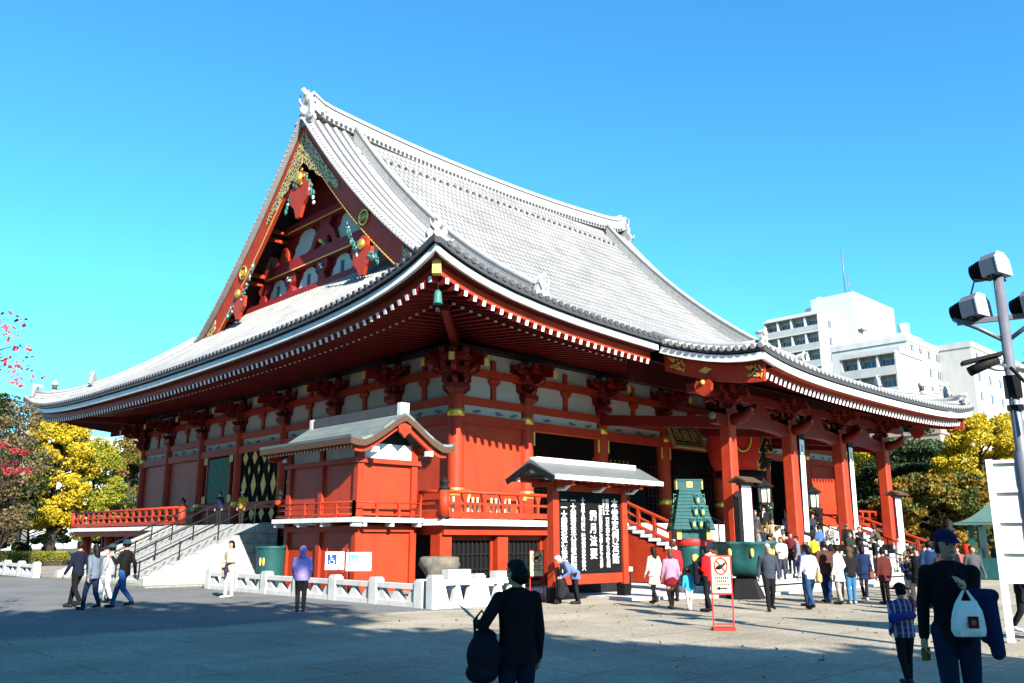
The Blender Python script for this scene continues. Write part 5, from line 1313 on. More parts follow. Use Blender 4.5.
def sheet(name, poly, z, mat, th=0.):
    m = MB()
    if th: m.prism([(x, y) for x, y in poly], (0,0,z-th/2), (1,0,0), (0,1,0), th)
    else: m.add([(x, y, z) for x, y in poly], [tuple(range(len(poly)))])
    o = m.build(name, [mat]); o['kind'] = 'structure'; return o
sheet('ground', [(-3000,-3000),(3000,-3000),(3000,3000),(-3000,3000)], -.004, 'plaza')
# asphalt lane along the white fence, edged by a pale kerb line
E1 = [G(0,641), G(110,633), G(215,627), G(342,615.5), G(420,611.5), G(488,609.8)]
dirx = Vector((E1[0][0]-E1[1][0], E1[0][1]-E1[1][1])); far0 = (E1[0][0]+dirx.x*3, E1[0][1]+dirx.y*3)
sheet('road', [far0]+E1+[(16.0, 19.0), (16.0, 47), (13.6, 47.2), (13.6, 90), (-30, 90), (-30, far0[1])], .002, 'asphalt')
m = MB(); pl = [far0]+E1
for a, b in zip(pl[:-1], pl[1:]): m.beam((a[0],a[1],.001), (b[0],b[1],.001), .10, .016)
o = m.build('kerb_line', ['kerb']); o['kind'] = 'structure'
sheet('paving', [(13.6,47.2),(13.6,34.5),(15.9,34.5),(15.9,19.6),(19.2,19.6),(19.2,23),(62,23),(62,66),(13.6,66)], .06, 'flag', .12)
sheet('paving', [(21.6,17.4),(26.4,15.55),(58,15.55),(58,23.2),(21.6,23.2)], .08, 'stone_step', .17)
sheet('terrain', [(13.4,90),(12.5,50),(13.1,49),(19,66.5),(63,67),(120,90),(60,220),(-60,260),(-90,90)], .008, 'earth')
M['hedge'] = paint('clipped_hedge', (.19,.21,.03), .9, .4, 5, .6, bscale=12)
# ================================================================ light, sky
SUN_AZ, SUN_EL = 198., 30.
w = bpy.data.worlds.new('World'); scene.world = w; w.use_nodes = True
nt = w.node_tree; bg = nt.nodes['Background']; sky = nt.nodes.new('ShaderNodeTexSky'); sky.sky_type = 'NISHITA'; sky.sun_disc = False
sky.sun_elevation = R(SUN_EL); sky.sun_rotation = R(SUN_AZ); sky.air_density = 1.0; sky.dust_density = .2; sky.ozone_density = 2.0
mxs = nt.nodes.new('ShaderNodeMix'); mxs.data_type = 'RGBA'; mxs.blend_type = 'MULTIPLY'; mxs.inputs[0].default_value = 1; mxs.inputs[7].default_value = (.50, 1.44, 1.84, 1)
nt.links.new(sky.outputs['Color'], mxs.inputs[6]); nt.links.new(mxs.outputs[2], bg.inputs['Color']); bg.inputs['Strength'].default_value = .056
ld = bpy.data.lights.new('sun', 'SUN'); ld.energy = 5.0; ld.angle = R(.5); ld.color = (1, .94, .84)
lo = bpy.data.objects.new('sun', ld); COL.objects.link(lo); lo.location = (0, -40, 60)
az = R(SUN_AZ); tosun = Vector((math.sin(az)*math.cos(R(SUN_EL)), math.cos(az)*math.cos(R(SUN_EL)), math.sin(R(SUN_EL))))
lo.rotation_euler = tosun.to_track_quat('Z', 'Y').to_euler()
scene.view_settings.view_transform = 'Standard'; scene.view_settings.look = 'None'; scene.view_settings.exposure = 1.66; scene.view_settings.gamma = 1
scene.cycles.max_bounces = 5; scene.cycles.diffuse_bounces = 1
scene.cycles.use_denoising = True
# ================================================================ people
_pm = {}
def cloth(col, rough=.95, name='cloth'):
    key = (tuple(col), name)
    if key not in _pm: _pm[key] = paint(name, col, rough, .22, 5, .5, bscale=16, spec=.08)
    return _pm[key]
def cap_pts(p, q, r0, r1, k=4):
    p, q = Vector(p), Vector(q); d = q-p; L = d.length; d = d/L if L > 1e-6 else Vector((0,0,1)); pts = []; rs = []
    for i in range(k, 0, -1): a = math.pi/2*i/k; pts.append(p-d*(r0*math.sin(a))); rs.append(max(.001, r0*math.cos(a)))
    pts.append(p); rs.append(r0); pts.append(q); rs.append(r1)
    for i in range(1, k+1): a = math.pi/2*i/k; pts.append(q+d*(r1*math.sin(a))); rs.append(max(.001, r1*math.cos(a)))
    return pts, rs
def blob(name, caps, voxel, mat, parent, smooth=4, label=None):
    "one continuous surface grown from overlapping limbs"
    m = MB()
    for c in caps:
        if c[0] == 'c': pts, rs = cap_pts(*c[1:5]); m.tube(pts, rs, 12, 0, True, True, c[5] if len(c) > 5 else 1.)
        elif c[0] == 'e': m.sphere(c[1], 1., 16, 10, 0, c[2])
        elif c[0] == 't': m.lathe(c[1], c[2], 20, 0) if len(c) < 4 else m.lathe(c[1], c[2], 20, 0, fn=c[3])
        elif c[0] == 'm': m.add(c[1], c[2])
    me = m.mesh(name, [mat]); o = bpy.data.objects.new('tmp', me); COL.objects.link(o)
    r = o.modifiers.new('r', 'REMESH'); r.mode = 'VOXEL'; r.voxel_size = voxel; r.use_smooth_shade = True
    s = o.modifiers.new('s', 'SMOOTH'); s.factor = .5; s.iterations = smooth
    nm = from_eval(o); bpy.data.objects.remove(o); bpy.data.meshes.remove(me); nm.name = name
    if not nm.materials: nm.materials.append(mat)
    ob = bpy.data.objects.new(name, nm); COL.objects.link(ob); ob.parent = parent
    if label: ob['label'] = label
    return ob
def person(label, x, y, face, h=1.65, z=0., top=(.02,.02,.025), bot=(.02,.02,.03), hair=(.012,.009,.008), female=False, stride=.0, phase=1,
           armL='down', armR='down', coat=0., skirt=0., shoe=(.02,.02,.02), hat=None, hairlen=0., hood=None, lean=0., det=0, group='visitors around the hall', skin=None, sleeve=None, legcol=None, headturn=0., slim=1.):
    root = thing('person', label, 'person', (x, y, z), R(face-90), group); k = h/1.7; vox = (.015, .010, .0065)[det]; cv = (.02, .013, .009)[det]
    S = lambda *p: Vector((p[0]*k, p[1]*k, p[2]*k))
    P0 = S(0, 0, .93); th = R(lean)
    def UB(*p):   # upper body bends about the hips
        v = S(*p)-P0; c, s_ = math.cos(th), math.sin(th); return P0+Vector((v.x, v.y*c+v.z*s_, -v.y*s_+v.z*c))
    sw = (.165 if female else .185)*slim; hw = .09; skinm = skin or M['skin']; back = -.12*math.sin(th)
    legs = []
    for sd in (-1, 1):
        fr = stride*phase*sd
        hip = S(sd*hw, 0, .90); 
        if fr >= 0: ank = S(sd*hw*.85, fr*.5+back, .085); kn = S(sd*hw*.95, fr*.30+.03+back*.5, .485)
        else: ank = S(sd*hw*.85, fr*.5+back, .085+.10*min(1, -fr/.5)); kn = S(sd*hw*.95, fr*.14+.03+back*.5, .475)
        tilt = 0 if fr >= 0 else .55*min(1, -fr/.5)
        toe = ank+S(sd*.02, .17*math.cos(tilt), -.045-.17*math.sin(tilt)*.45); heel = ank+S(0, -.035, -.04); legs.append((hip, kn, ank, heel, toe, sd))
    arms = []
    for sd, st in ((-1, armL), (1, armR)):
        sh = UB(sd*sw, 0, 1.365)
        if isinstance(st, tuple): hd = UB(*st) if len(st) == 3 else S(*st[:3])
        elif st == 'down': hd = UB(sd*(sw+.07), .05-stride*phase*sd*.35, .82)
        elif st == 'front': hd = UB(sd*.10, .30, 1.08)
        elif st == 'phone': hd = UB(sd*.10, .32, 1.28)
        elif st == 'carry': hd = UB(sd*(sw+.06), .06, .84)
        elif st == 'pocket': hd = UB(sd*(sw+.01), .06, .90)
        elif st == 'hang': hd = S(sd*.12, .42, .80)
        elif st == 'bentup': hd = UB(sd*.12, .24, 1.20)
        d = hd-sh; a, b = .285*k, .25*k; L = min(d.length, (a+b)*.985); dn = d.normalized(); hd = sh+dn*L
        t = (a*a-b*b+L*L)/(2*L); hh = math.sqrt(max(0, a*a-t*t)); pole = Vector((sd*.35, -1., -.35)); pole = (pole-dn*pole.dot(dn)).normalized()
        el = sh+dn*t+pole*hh; arms.append((sh, el, hd, sd, (hd-el).normalized()))
    hc = UB(0, .015, 1.585); nk = UB(0, -.01, 1.45)
    ht = R(headturn)
    def HD(a, b, c_): # head-local offset
        v = Vector((a*math.cos(ht)-b*math.sin(ht), a*math.sin(ht)+b*math.cos(ht), c_))*k; c2, s2 = math.cos(th*.6), math.sin(th*.6); return hc+Vector((v.x, v.y*c2+v.z*s2, -v.y*s2+v.z*c2))
    # ---- body
    B = [('e', P0+S(0,0,.0), S(.145,.10,.11)), ('e', UB(0,0,1.10), S(.125,.09,.14)), ('e', UB(0,0,1.27), S(sw*.82,.10,.16)), ('c', UB(-sw*.8,0,1.36), UB(sw*.8,0,1.36), .05*k, .05*k), ('c', UB(0,-.01,1.38), HD(0,-.01,-.06), .055*k, .050*k)]
    for hip, kn, ank, heel, toe, sd in legs: B += [('c', hip, kn, .080*k, .054*k), ('c', kn, ank, .052*k, .036*k), ('c', heel, toe, .036*k, .028*k)]
    for sh, el, hd, sd, fd in arms:
        B += [('c', sh, el, .046*k, .037*k), ('c', el, hd, .036*k, .025*k)]
        side = fd.cross(Vector((0,1,0) if abs(fd.y) < .8 else (0,0,1))).normalized(); fwd = side.cross(fd).normalized()
        if fwd.y < 0: fwd = -fwd
        palm = hd+fd*.045*k; B.append(('c', hd+fd*.01*k, hd+fd*.065*k, .027*k, .030*k, 1.)); curl = -side*sd if side.x*sd > 0 else side*sd
        inn = Vector((-sd, 0, 0)); inn = (inn-fd*inn.dot(fd)); inn = inn.normalized() if inn.length > .1 else fwd
        for j, L in enumerate((.070,.080,.075,.060)):
            o_ = (fwd*(.030-.020*j))*k; b0 = hd+fd*.075*k+o_; m1 = b0+fd*(L*.5*k)+inn*(.012*k); m2 = m1+fd*(L*.36*k)+inn*(.030*k); fr_ = max(.0088*k, vox*.8); B += [('c', b0, m1, fr_*1.08, fr_), ('c', m1, m2, fr_, fr_*.85)]
        tb = hd+fd*.03*k+fwd*.028*k; B += [('c', tb, tb+fwd*.032*k+fd*.03*k+inn*.008*k, .0125*k, .0105*k), ('c', tb+fwd*.032*k+fd*.03*k+inn*.008*k, tb+fwd*.036*k+fd*.062*k+inn*.016*k, .0105*k, .009*k)]
    B += [('e', HD(0,0,.012), S(.076,.094,.105)), ('e', HD(0,.028,-.055), S(.055,.062,.062)), ('c', HD(0,.088,.02), HD(0,.108,-.018), .011*k, .016*k), ('e', HD(0,.068,-.082), S(.028,.028,.022)),
          ('c', HD(-.02,.086,-.052), HD(.02,.086,-.052), .011*k, .011*k)]
    for sd in (-1, 1): B.append(('e', HD(sd*.078,-.008,-.005), S(.012,.022,.032)))
    body = blob('body', B, vox, skinm, root)
    m = MB()
    for sd in (-1, 1): m.sphere(HD(sd*.031,.086,.012), .011*k, 8, 6); m.tube([HD(sd*.050,.083,.036), HD(sd*.034,.092,.042), HD(sd*.014,.094,.036)], .0045*k, 5)
    m.build('eyes', [cloth((.02,.014,.012), .3, 'dark_eye')], root); m = MB(); m.tube([HD(-.022,.094,-.052), HD(0,.100,-.050), HD(.022,.094,-.052)], .006*k, 6); m.build('mouth', [cloth((.30,.10,.085), .6, 'lips')], root)
    # ---- clothes
    tm = cloth(top); sc = cloth(sleeve) if sleeve else tm
    pr = [(.80,.168,.120),(.82,.176,.128),(.92,.175,.130),(1.02,.160,.122),(1.12,sw*.55+.072,.122),(1.24,sw*.8+.036,.128),(1.33,sw*.82+.030,.118),(1.385,sw*.62+.02,.10),(1.43,.078,.078),(1.465,.064,.066)]
    vs = []; nn = 20
    for z_, rx_, ry_ in pr:
        for j in range(nn): t = 2*math.pi*j/nn; w_ = 1+.012*math.sin(5*t+z_*31)+.01*math.sin(3*t-z_*47); vs.append(UB(rx_*slim*math.cos(t)*w_, ry_*math.sin(t)*w_, z_))
    fs = [(i*nn+j, i*nn+(j+1)%nn, (i+1)*nn+(j+1)%nn, (i+1)*nn+j) for i in range(len(pr)-1) for j in range(nn)]+[tuple(reversed(range(nn))), tuple(range((len(pr)-1)*nn, len(pr)*nn))]
    T = [('m', vs, fs), ('c', UB(-sw*.88,0,1.355), UB(sw*.88,0,1.355), .062*k, .062*k), ('c', UB(-.07,0,1.405), UB(-sw*.9,0,1.365), .05*k, .05*k), ('c', UB(.07,0,1.405), UB(sw*.9,0,1.365), .05*k, .05*k)]
    for sh, el, hd, sd, fd in arms: T += [('c', sh, el, .066*k, .054*k), ('c', el, hd-fd*.005*k, .054*k, .042*k)]
    if coat: T.append(('t', [(.165*k, .98*k), (.185*k, .86*k), (.20*k, (.86-coat*.6)*k), (.225*k, (.86-coat)*k), (.19*k, (.86-coat-.01)*k)], (0, back*.3*k, 0), lambda t, z: 1-.22*abs(math.sin(t))+.025*math.cos(6*t)))
    blob('coat' if coat else 'jacket', T, cv, tm, root, 3)
    bm = cloth(bot)
    if skirt:
        blob('skirt', [('t', [(.12*k,1.02*k), (.165*k,.92*k), (.20*k,(.92-skirt*.6)*k), (.225*k,(.92-skirt)*k), (.2*k,(.915-skirt)*k)], (0,0,0), lambda t, z: 1-.2*abs(math.sin(t))+.03*math.cos(8*t))], cv, bm, root, 2); lm = cloth(legcol or (.02,.02,.022))
    else: lm = bm
    Lg = [('e', P0, S(.160,.122,.115))] if not skirt else [('e', P0, S(.14,.1,.09))]
    wd = 1.0 if not skirt else .78
    for hip, kn, ank, heel, toe, sd in legs: Lg += [('c', hip, kn, .098*k*wd, .072*k*wd), ('c', kn, ank+Vector((0,0,.02*k)), .070*k*wd, (.056 if not skirt else .05)*k)]
    blob('leggings' if skirt else 'trousers', Lg, cv, lm, root, 3)
    for hip, kn, ank, heel, toe, sd in legs: blob('shoe', [('c', heel-S(0,.0,.0), toe+S(0,.02,0), .048*k, .038*k), ('c', ank-S(0,0,.02), ank+S(0,0,.03), .045*k, .043*k)], cv*.8, cloth(shoe, .5), root, 2)
    # ---- hair and hats
    H = [('e', HD(0,-.022,.030), S(.088,.093,.103)), ('e', HD(0,.02,.075), S(.076,.075,.058))]
    for sd in (-1, 1): H.append(('e', HD(sd*.062,-.03,-.01), S(.032,.06,.06)))
    if hairlen: H += [('c', HD(0,-.045,.0), HD(0,-.065,-hairlen*.6), .082*k, .085*k, 1.), ('c', HD(0,-.065,-hairlen*.6), HD(0,-.06,-hairlen), .085*k, .045*k)]
    if hood: blob('hood', [('e', HD(0,-.02,.02), S(.108,.116,.128)), ('c', HD(0,-.04,-.05), UB(0,-.03,1.43), .09*k, .10*k)], cv, cloth(hood), root, 2)
    else: blob('hair', H, cv*.9, cloth(hair, .45, 'hair'), root, 2)
    if hat:
        kind, colr = hat
        if kind == 'cap': blob('cap', [('e', HD(0,-.008,.068), S(.096,.108,.072)), ('m', *_brim(HD, k))], cv*.8, cloth(colr), root, 2)
        if kind == 'bucket': blob('hat', [('e', HD(0,-.005,.07), S(.098,.108,.075)), ('t', [(.10*k, .02*k), (.15*k, -.01*k), (.152*k, -.022*k), (.10*k, .0)], tuple(HD(0,-.005,.04)))], cv*.8, cloth(colr), root, 2)
        if kind == 'widehat': blob('hat', [('e', HD(0,-.005,.075), S(.1,.11,.08)), ('t', [(.10*k, .02*k), (.19*k, .0*k), (.192*k, -.014*k), (.10*k, -.01*k)], tuple(HD(0,-.005,.05)))], cv*.8, cloth(colr), root, 2)
    root['_hands'] = 0; del root['_hands']
    inv = Matrix.Translation((x, y, z)) @ Matrix.Rotation(R(face-90), 4, 'Z')
    return root, [inv @ a[2] for a in arms], inv, k
def _brim(HD, k):
    vs = []; n = 9
    for zz in (.050, .036):
        for i in range(n): t = math.pi*i/(n-1); vs.append(HD(.075*math.cos(t), .07+.10*math.sin(t), zz-.022*math.sin(t)))
    fs = [tuple(range(n)), tuple(reversed(range(n, 2*n)))] + [(i, (i+1) % n, n+(i+1) % n, n+i) for i in range(n)]
    return vs, fs
def bag(kind, label, loc, rz=0, col=(.7,.7,.7), sc=1., mat=None, cat='bag', group='bags carried by visitors'):
    t = thing('hand_bag' if kind == 'hand' else 'backpack' if kind == 'pack' else 'plastic_bag', label, cat, loc, R(rz), group); t.scale = (sc,)*3
    mt = mat or cloth(col, .9, 'bag_cloth')
    if kind == 'plastic':
        vs = []; nn = 20; pr = [(-.46,.13,.03),(-.455,.165,.05),(-.40,.18,.068),(-.30,.175,.066),(-.20,.155,.05),(-.13,.125,.03),(-.10,.115,.018)]
        for z_, rx_, ry_ in pr:
            for j in range(nn):
                a_ = 2*math.pi*j/nn; ca, sa = math.cos(a_), math.sin(a_); vs.append((rx_*math.copysign(abs(ca)**.6, ca)*(1+.03*math.sin(z_*50+j)), ry_*math.copysign(abs(sa)**.8, sa)*(1+.15*math.sin(j*2.1+z_*30)), z_))
        fs = [(i*nn+j, i*nn+(j+1)%nn, (i+1)*nn+(j+1)%nn, (i+1)*nn+j) for i in range(len(pr)-1) for j in range(nn)]+[tuple(reversed(range(nn))), tuple(range((len(pr)-1)*nn, len(pr)*nn))]
        blob('bag_body', [('m', vs, fs), ('c', (-.095,0,-.12), (-.02,0,-.0), .022, .014), ('c', (.095,0,-.12), (.02,0,-.0), .022, .014)], .009, mt, t, 1)
    elif kind == 'hand':
        blob('bag_body', [('e', (0,0,-.30), (.15,.075,.12)), ('c', (-.1,0,-.36), (.1,0,-.36), .07, .07)], .014, mt, t, 2)
        m = MB(); m.tube([(-.09,0,-.22), (-.06,0,-.06), (0,0,0), (.06,0,-.06), (.09,0,-.22)], .009, 6); m.build('strap', [mt], t)
    else:
        blob('bag_body', [('e', (0,-.20,1.20-1.2), (.145,.09,.2)), ('e', (0,-.26,1.12-1.2), (.11,.06,.11))], .014, mt, t, 2)
        m = MB()
        for s in (-1, 1): m.tube([(s*.1,-.14,.18), (s*.12,-.05,.24), (s*.12,.08,.2), (s*.13,.13,.05), (s*.12,.05,-.15), (s*.11,-.12,-.16)], .014, 6)
        m.build('strap', [mt], t)
    return t
def GP(px, py): return G(px, py)
def AT2(px, py, dist):
    d = ray(px, py); h = math.hypot(d.x, d.y); return (d.x/h*dist, d.y/h*dist)
AW, TC, LF, RT = 46, 226, 136, -44
# ---- left group by the steps
x, y = GP(74, 608); person('man in black coat and dark trousers walking left in front of the steps', x, y, 120, 1.78, top=(.012,.014,.03), bot=(.01,.01,.012), stride=.45)
x, y = GP(90, 610); p, hn, mt, k = person('long haired woman in grey jacket and navy jeans carrying a pale carrier bag', x, y, 112, 1.70, top=(.13,.16,.20), bot=(.01,.02,.06), hairlen=.3, female=True, stride=.4, phase=-1, armR='carry')
bag('plastic', 'pale translucent carrier bag held by the woman in grey', tuple(hn[1]-Vector((0,0,.05))), 20, mat=M['plastic'], sc=.9)
x, y = GP(107, 603); person('person in striped top and white trousers walking behind the black jacket', x, y, 130, 1.68, top=(.32,.32,.33), bot=(.62,.60,.58), female=True, stride=.3, hat=('widehat', (.03,.06,.06)), armR='front')
x, y = GP(121, 608); person('man in black jacket and bright blue jeans striding left, arm raised', x, y, 128, 1.82, top=(.014,.012,.012), bot=(.03,.10,.27), stride=.62, armL='phone', hat=('bucket', (.02,.05,.06)))
x, y = GP(228, 598); p, hn, mt, k = person('woman in cream trousers and brown waistcoat facing the camera by the fence', x, y, 205, 1.80, top=(.50,.42,.33), sleeve=None, bot=(.62,.56,.46), female=True, hairlen=.1, armR='carry', armL='front', shoe=(.5,.45,.4), stride=.1)
bag('hand', 'dark handbag on the arm of the woman in cream', (hn[0].x, hn[0].y, hn[0].z+.05), 60, (.05,.02,.05))
x, y = GP(300, 612); person('woman in lavender hooded jacket and black trousers seen from behind', x, y, 60, 1.66, top=(.36,.27,.66), bot=(.012,.012,.014), hood=(.30,.20,.50), female=True, armL='pocket', armR='pocket', slim=1.12)
# ---- by the notice board
x, y = GP(575, 604); person('white haired person in faded blue coat bending over a dark trolley bag', x, y, 150, 1.62, top=(.12,.17,.33), bot=(.015,.015,.02), hair=(.65,.62,.56), lean=52, coat=.12, armL='hang', armR='hang')
x, y = GP(562, 604); t = thing('trolley_bag', 'dark wheeled trolley bag standing before the notice board', 'bag', (x, y, 0), R(30)); 
blob('bag_body', [('c', (-.1,0,.25), (-.1,0,.62), .14, .12), ('c', (.1,0,.25), (.1,0,.62), .14, .12), ('e', (0,-.1,.35), (.16,.12,.18))], .02, cloth((.018,.018,.02), .9, 'bag_cloth'), t, 2)
m = MB()
for s in (-1, 1): m.tube([(s*.16,.14,.1), (s*.16,.14,.98)], .012, 6); m.cyl((s*.16-.02,.12,.07), (s*.16+.02,.12,.07), .07, n=12)
m.tube([(-.16,.14,.98), (.16,.14,.98)], .016, 6); m.build('wheeled_frame', ['iron'], t)
x, y = GP(655, 604); person('long haired woman in cream coat with black leggings and tall boots', x, y, 75, 1.62, top=(.62,.50,.40), bot=(.62,.50,.40), female=True, hairlen=.32, coat=.28, skirt=.1, legcol=(.012,.012,.014), stride=.35)
x, y = GP(672, 610); person('woman in pink grey top with red bag strap and dark red skirt', x, y, 56, 1.58, top=(.40,.22,.30), bot=(.16,.008,.02), female=True, skirt=.22, legcol=(.012,.01,.012), hair=(.10,.045,.02), hairlen=.12, stride=.3, slim=1.05)
x, y = GP(677, 603); x += .6; y += .5; person('tall person in red jacket behind the woman with the red skirt', x, y, 60, 1.80, top=(.55,.025,.03), bot=(.02,.012,.02), hair=(.06,.035,.02), armR='down')
x, y = GP(690, 611); person('small child with turquoise backpack and pale trousers between two adults in red', x, y, 50, 1.08, top=(.05,.42,.68), bot=(.60,.50,.50), hat=('cap', (.5,.03,.05)), stride=.3, shoe=(.5,.4,.4))
x, y = GP(709, 612); p, hn, mt, k = person('man in scarlet jumper and black trousers carrying a black coat over his arm', x, y, 100, 1.66, top=(.62,.012,.015), bot=(.012,.012,.014), armL='bentup', armR='down', stride=.15)
t = thing('folded_coat', 'black coat hanging over the arm of the man in scarlet', 'coat', tuple(hn[0])); blob('coat_body', [('c', (0,0,.02), (.05,-.12,-.02), .07, .08), ('c', (0,0,0), (.0,.02,-.42), .10, .08), ('c', (.06,-.1,0), (.1,-.1,-.36), .08, .06)], .016, cloth((.012,.012,.015)), t, 3)
x, y = GP(771, 611); person('grey haired man in slate jacket with shoulder strap walking towards the camera', x, y, 222, 1.72, top=(.045,.055,.075), bot=(.012,.012,.014), hair=(.45,.43,.40), stride=.3)
x, y = GP(812, 610); p, hn, mt, k = person('woman in white blouse and blue jeans with a straw coloured bag on her hip', x, y, 60, 1.68, top=(.62,.58,.66), bot=(.02,.06,.14), female=True, hairlen=.1, stride=.4)
bag('hand', 'straw coloured bag on the hip of the woman in white', (hn[1].x, hn[1].y, hn[1].z+.35), 30, (.50,.33,.12), 1.15)
x, y = GP(828, 603); person('man in brown jacket and navy jeans standing with his back turned', x, y, 50, 1.78, top=(.09,.04,.03), bot=(.012,.03,.10), stride=.12, slim=1.1)
x, y = GP(841, 598); person('person in grey marled pullover behind the brown jacket', x, y, 30, 1.62, top=(.12,.12,.12), bot=(.03,.028,.03), stride=.2)
x, y = GP(853, 604); person('person with fur collared black jacket and light blue jeans', x, y, 46, 1.62, top=(.015,.014,.016), bot=(.04,.16,.32), hood=(.10,.055,.03), shoe=(.4,.35,.3))
x, y = GP(866, 601); p, hn, mt, k = person('woman in navy coat with brown shoulder bag and black boots', x, y, 40, 1.66, top=(.012,.025,.07), bot=(.012,.02,.05), coat=.2, skirt=.1, female=True, hairlen=.12, stride=.25, shoe=(.5,.45,.4))
bag('hand', 'brown shoulder bag of the woman in navy', (hn[1].x, hn[1].y, hn[1].z+.25), 10, (.18,.06,.04))
x, y = GP(887, 604); person('short woman in brown quilted coat standing alone near the right pillar', x, y, 60, 1.58, top=(.085,.022,.018), bot=(.012,.01,.01), coat=.16, female=True, slim=1.15)
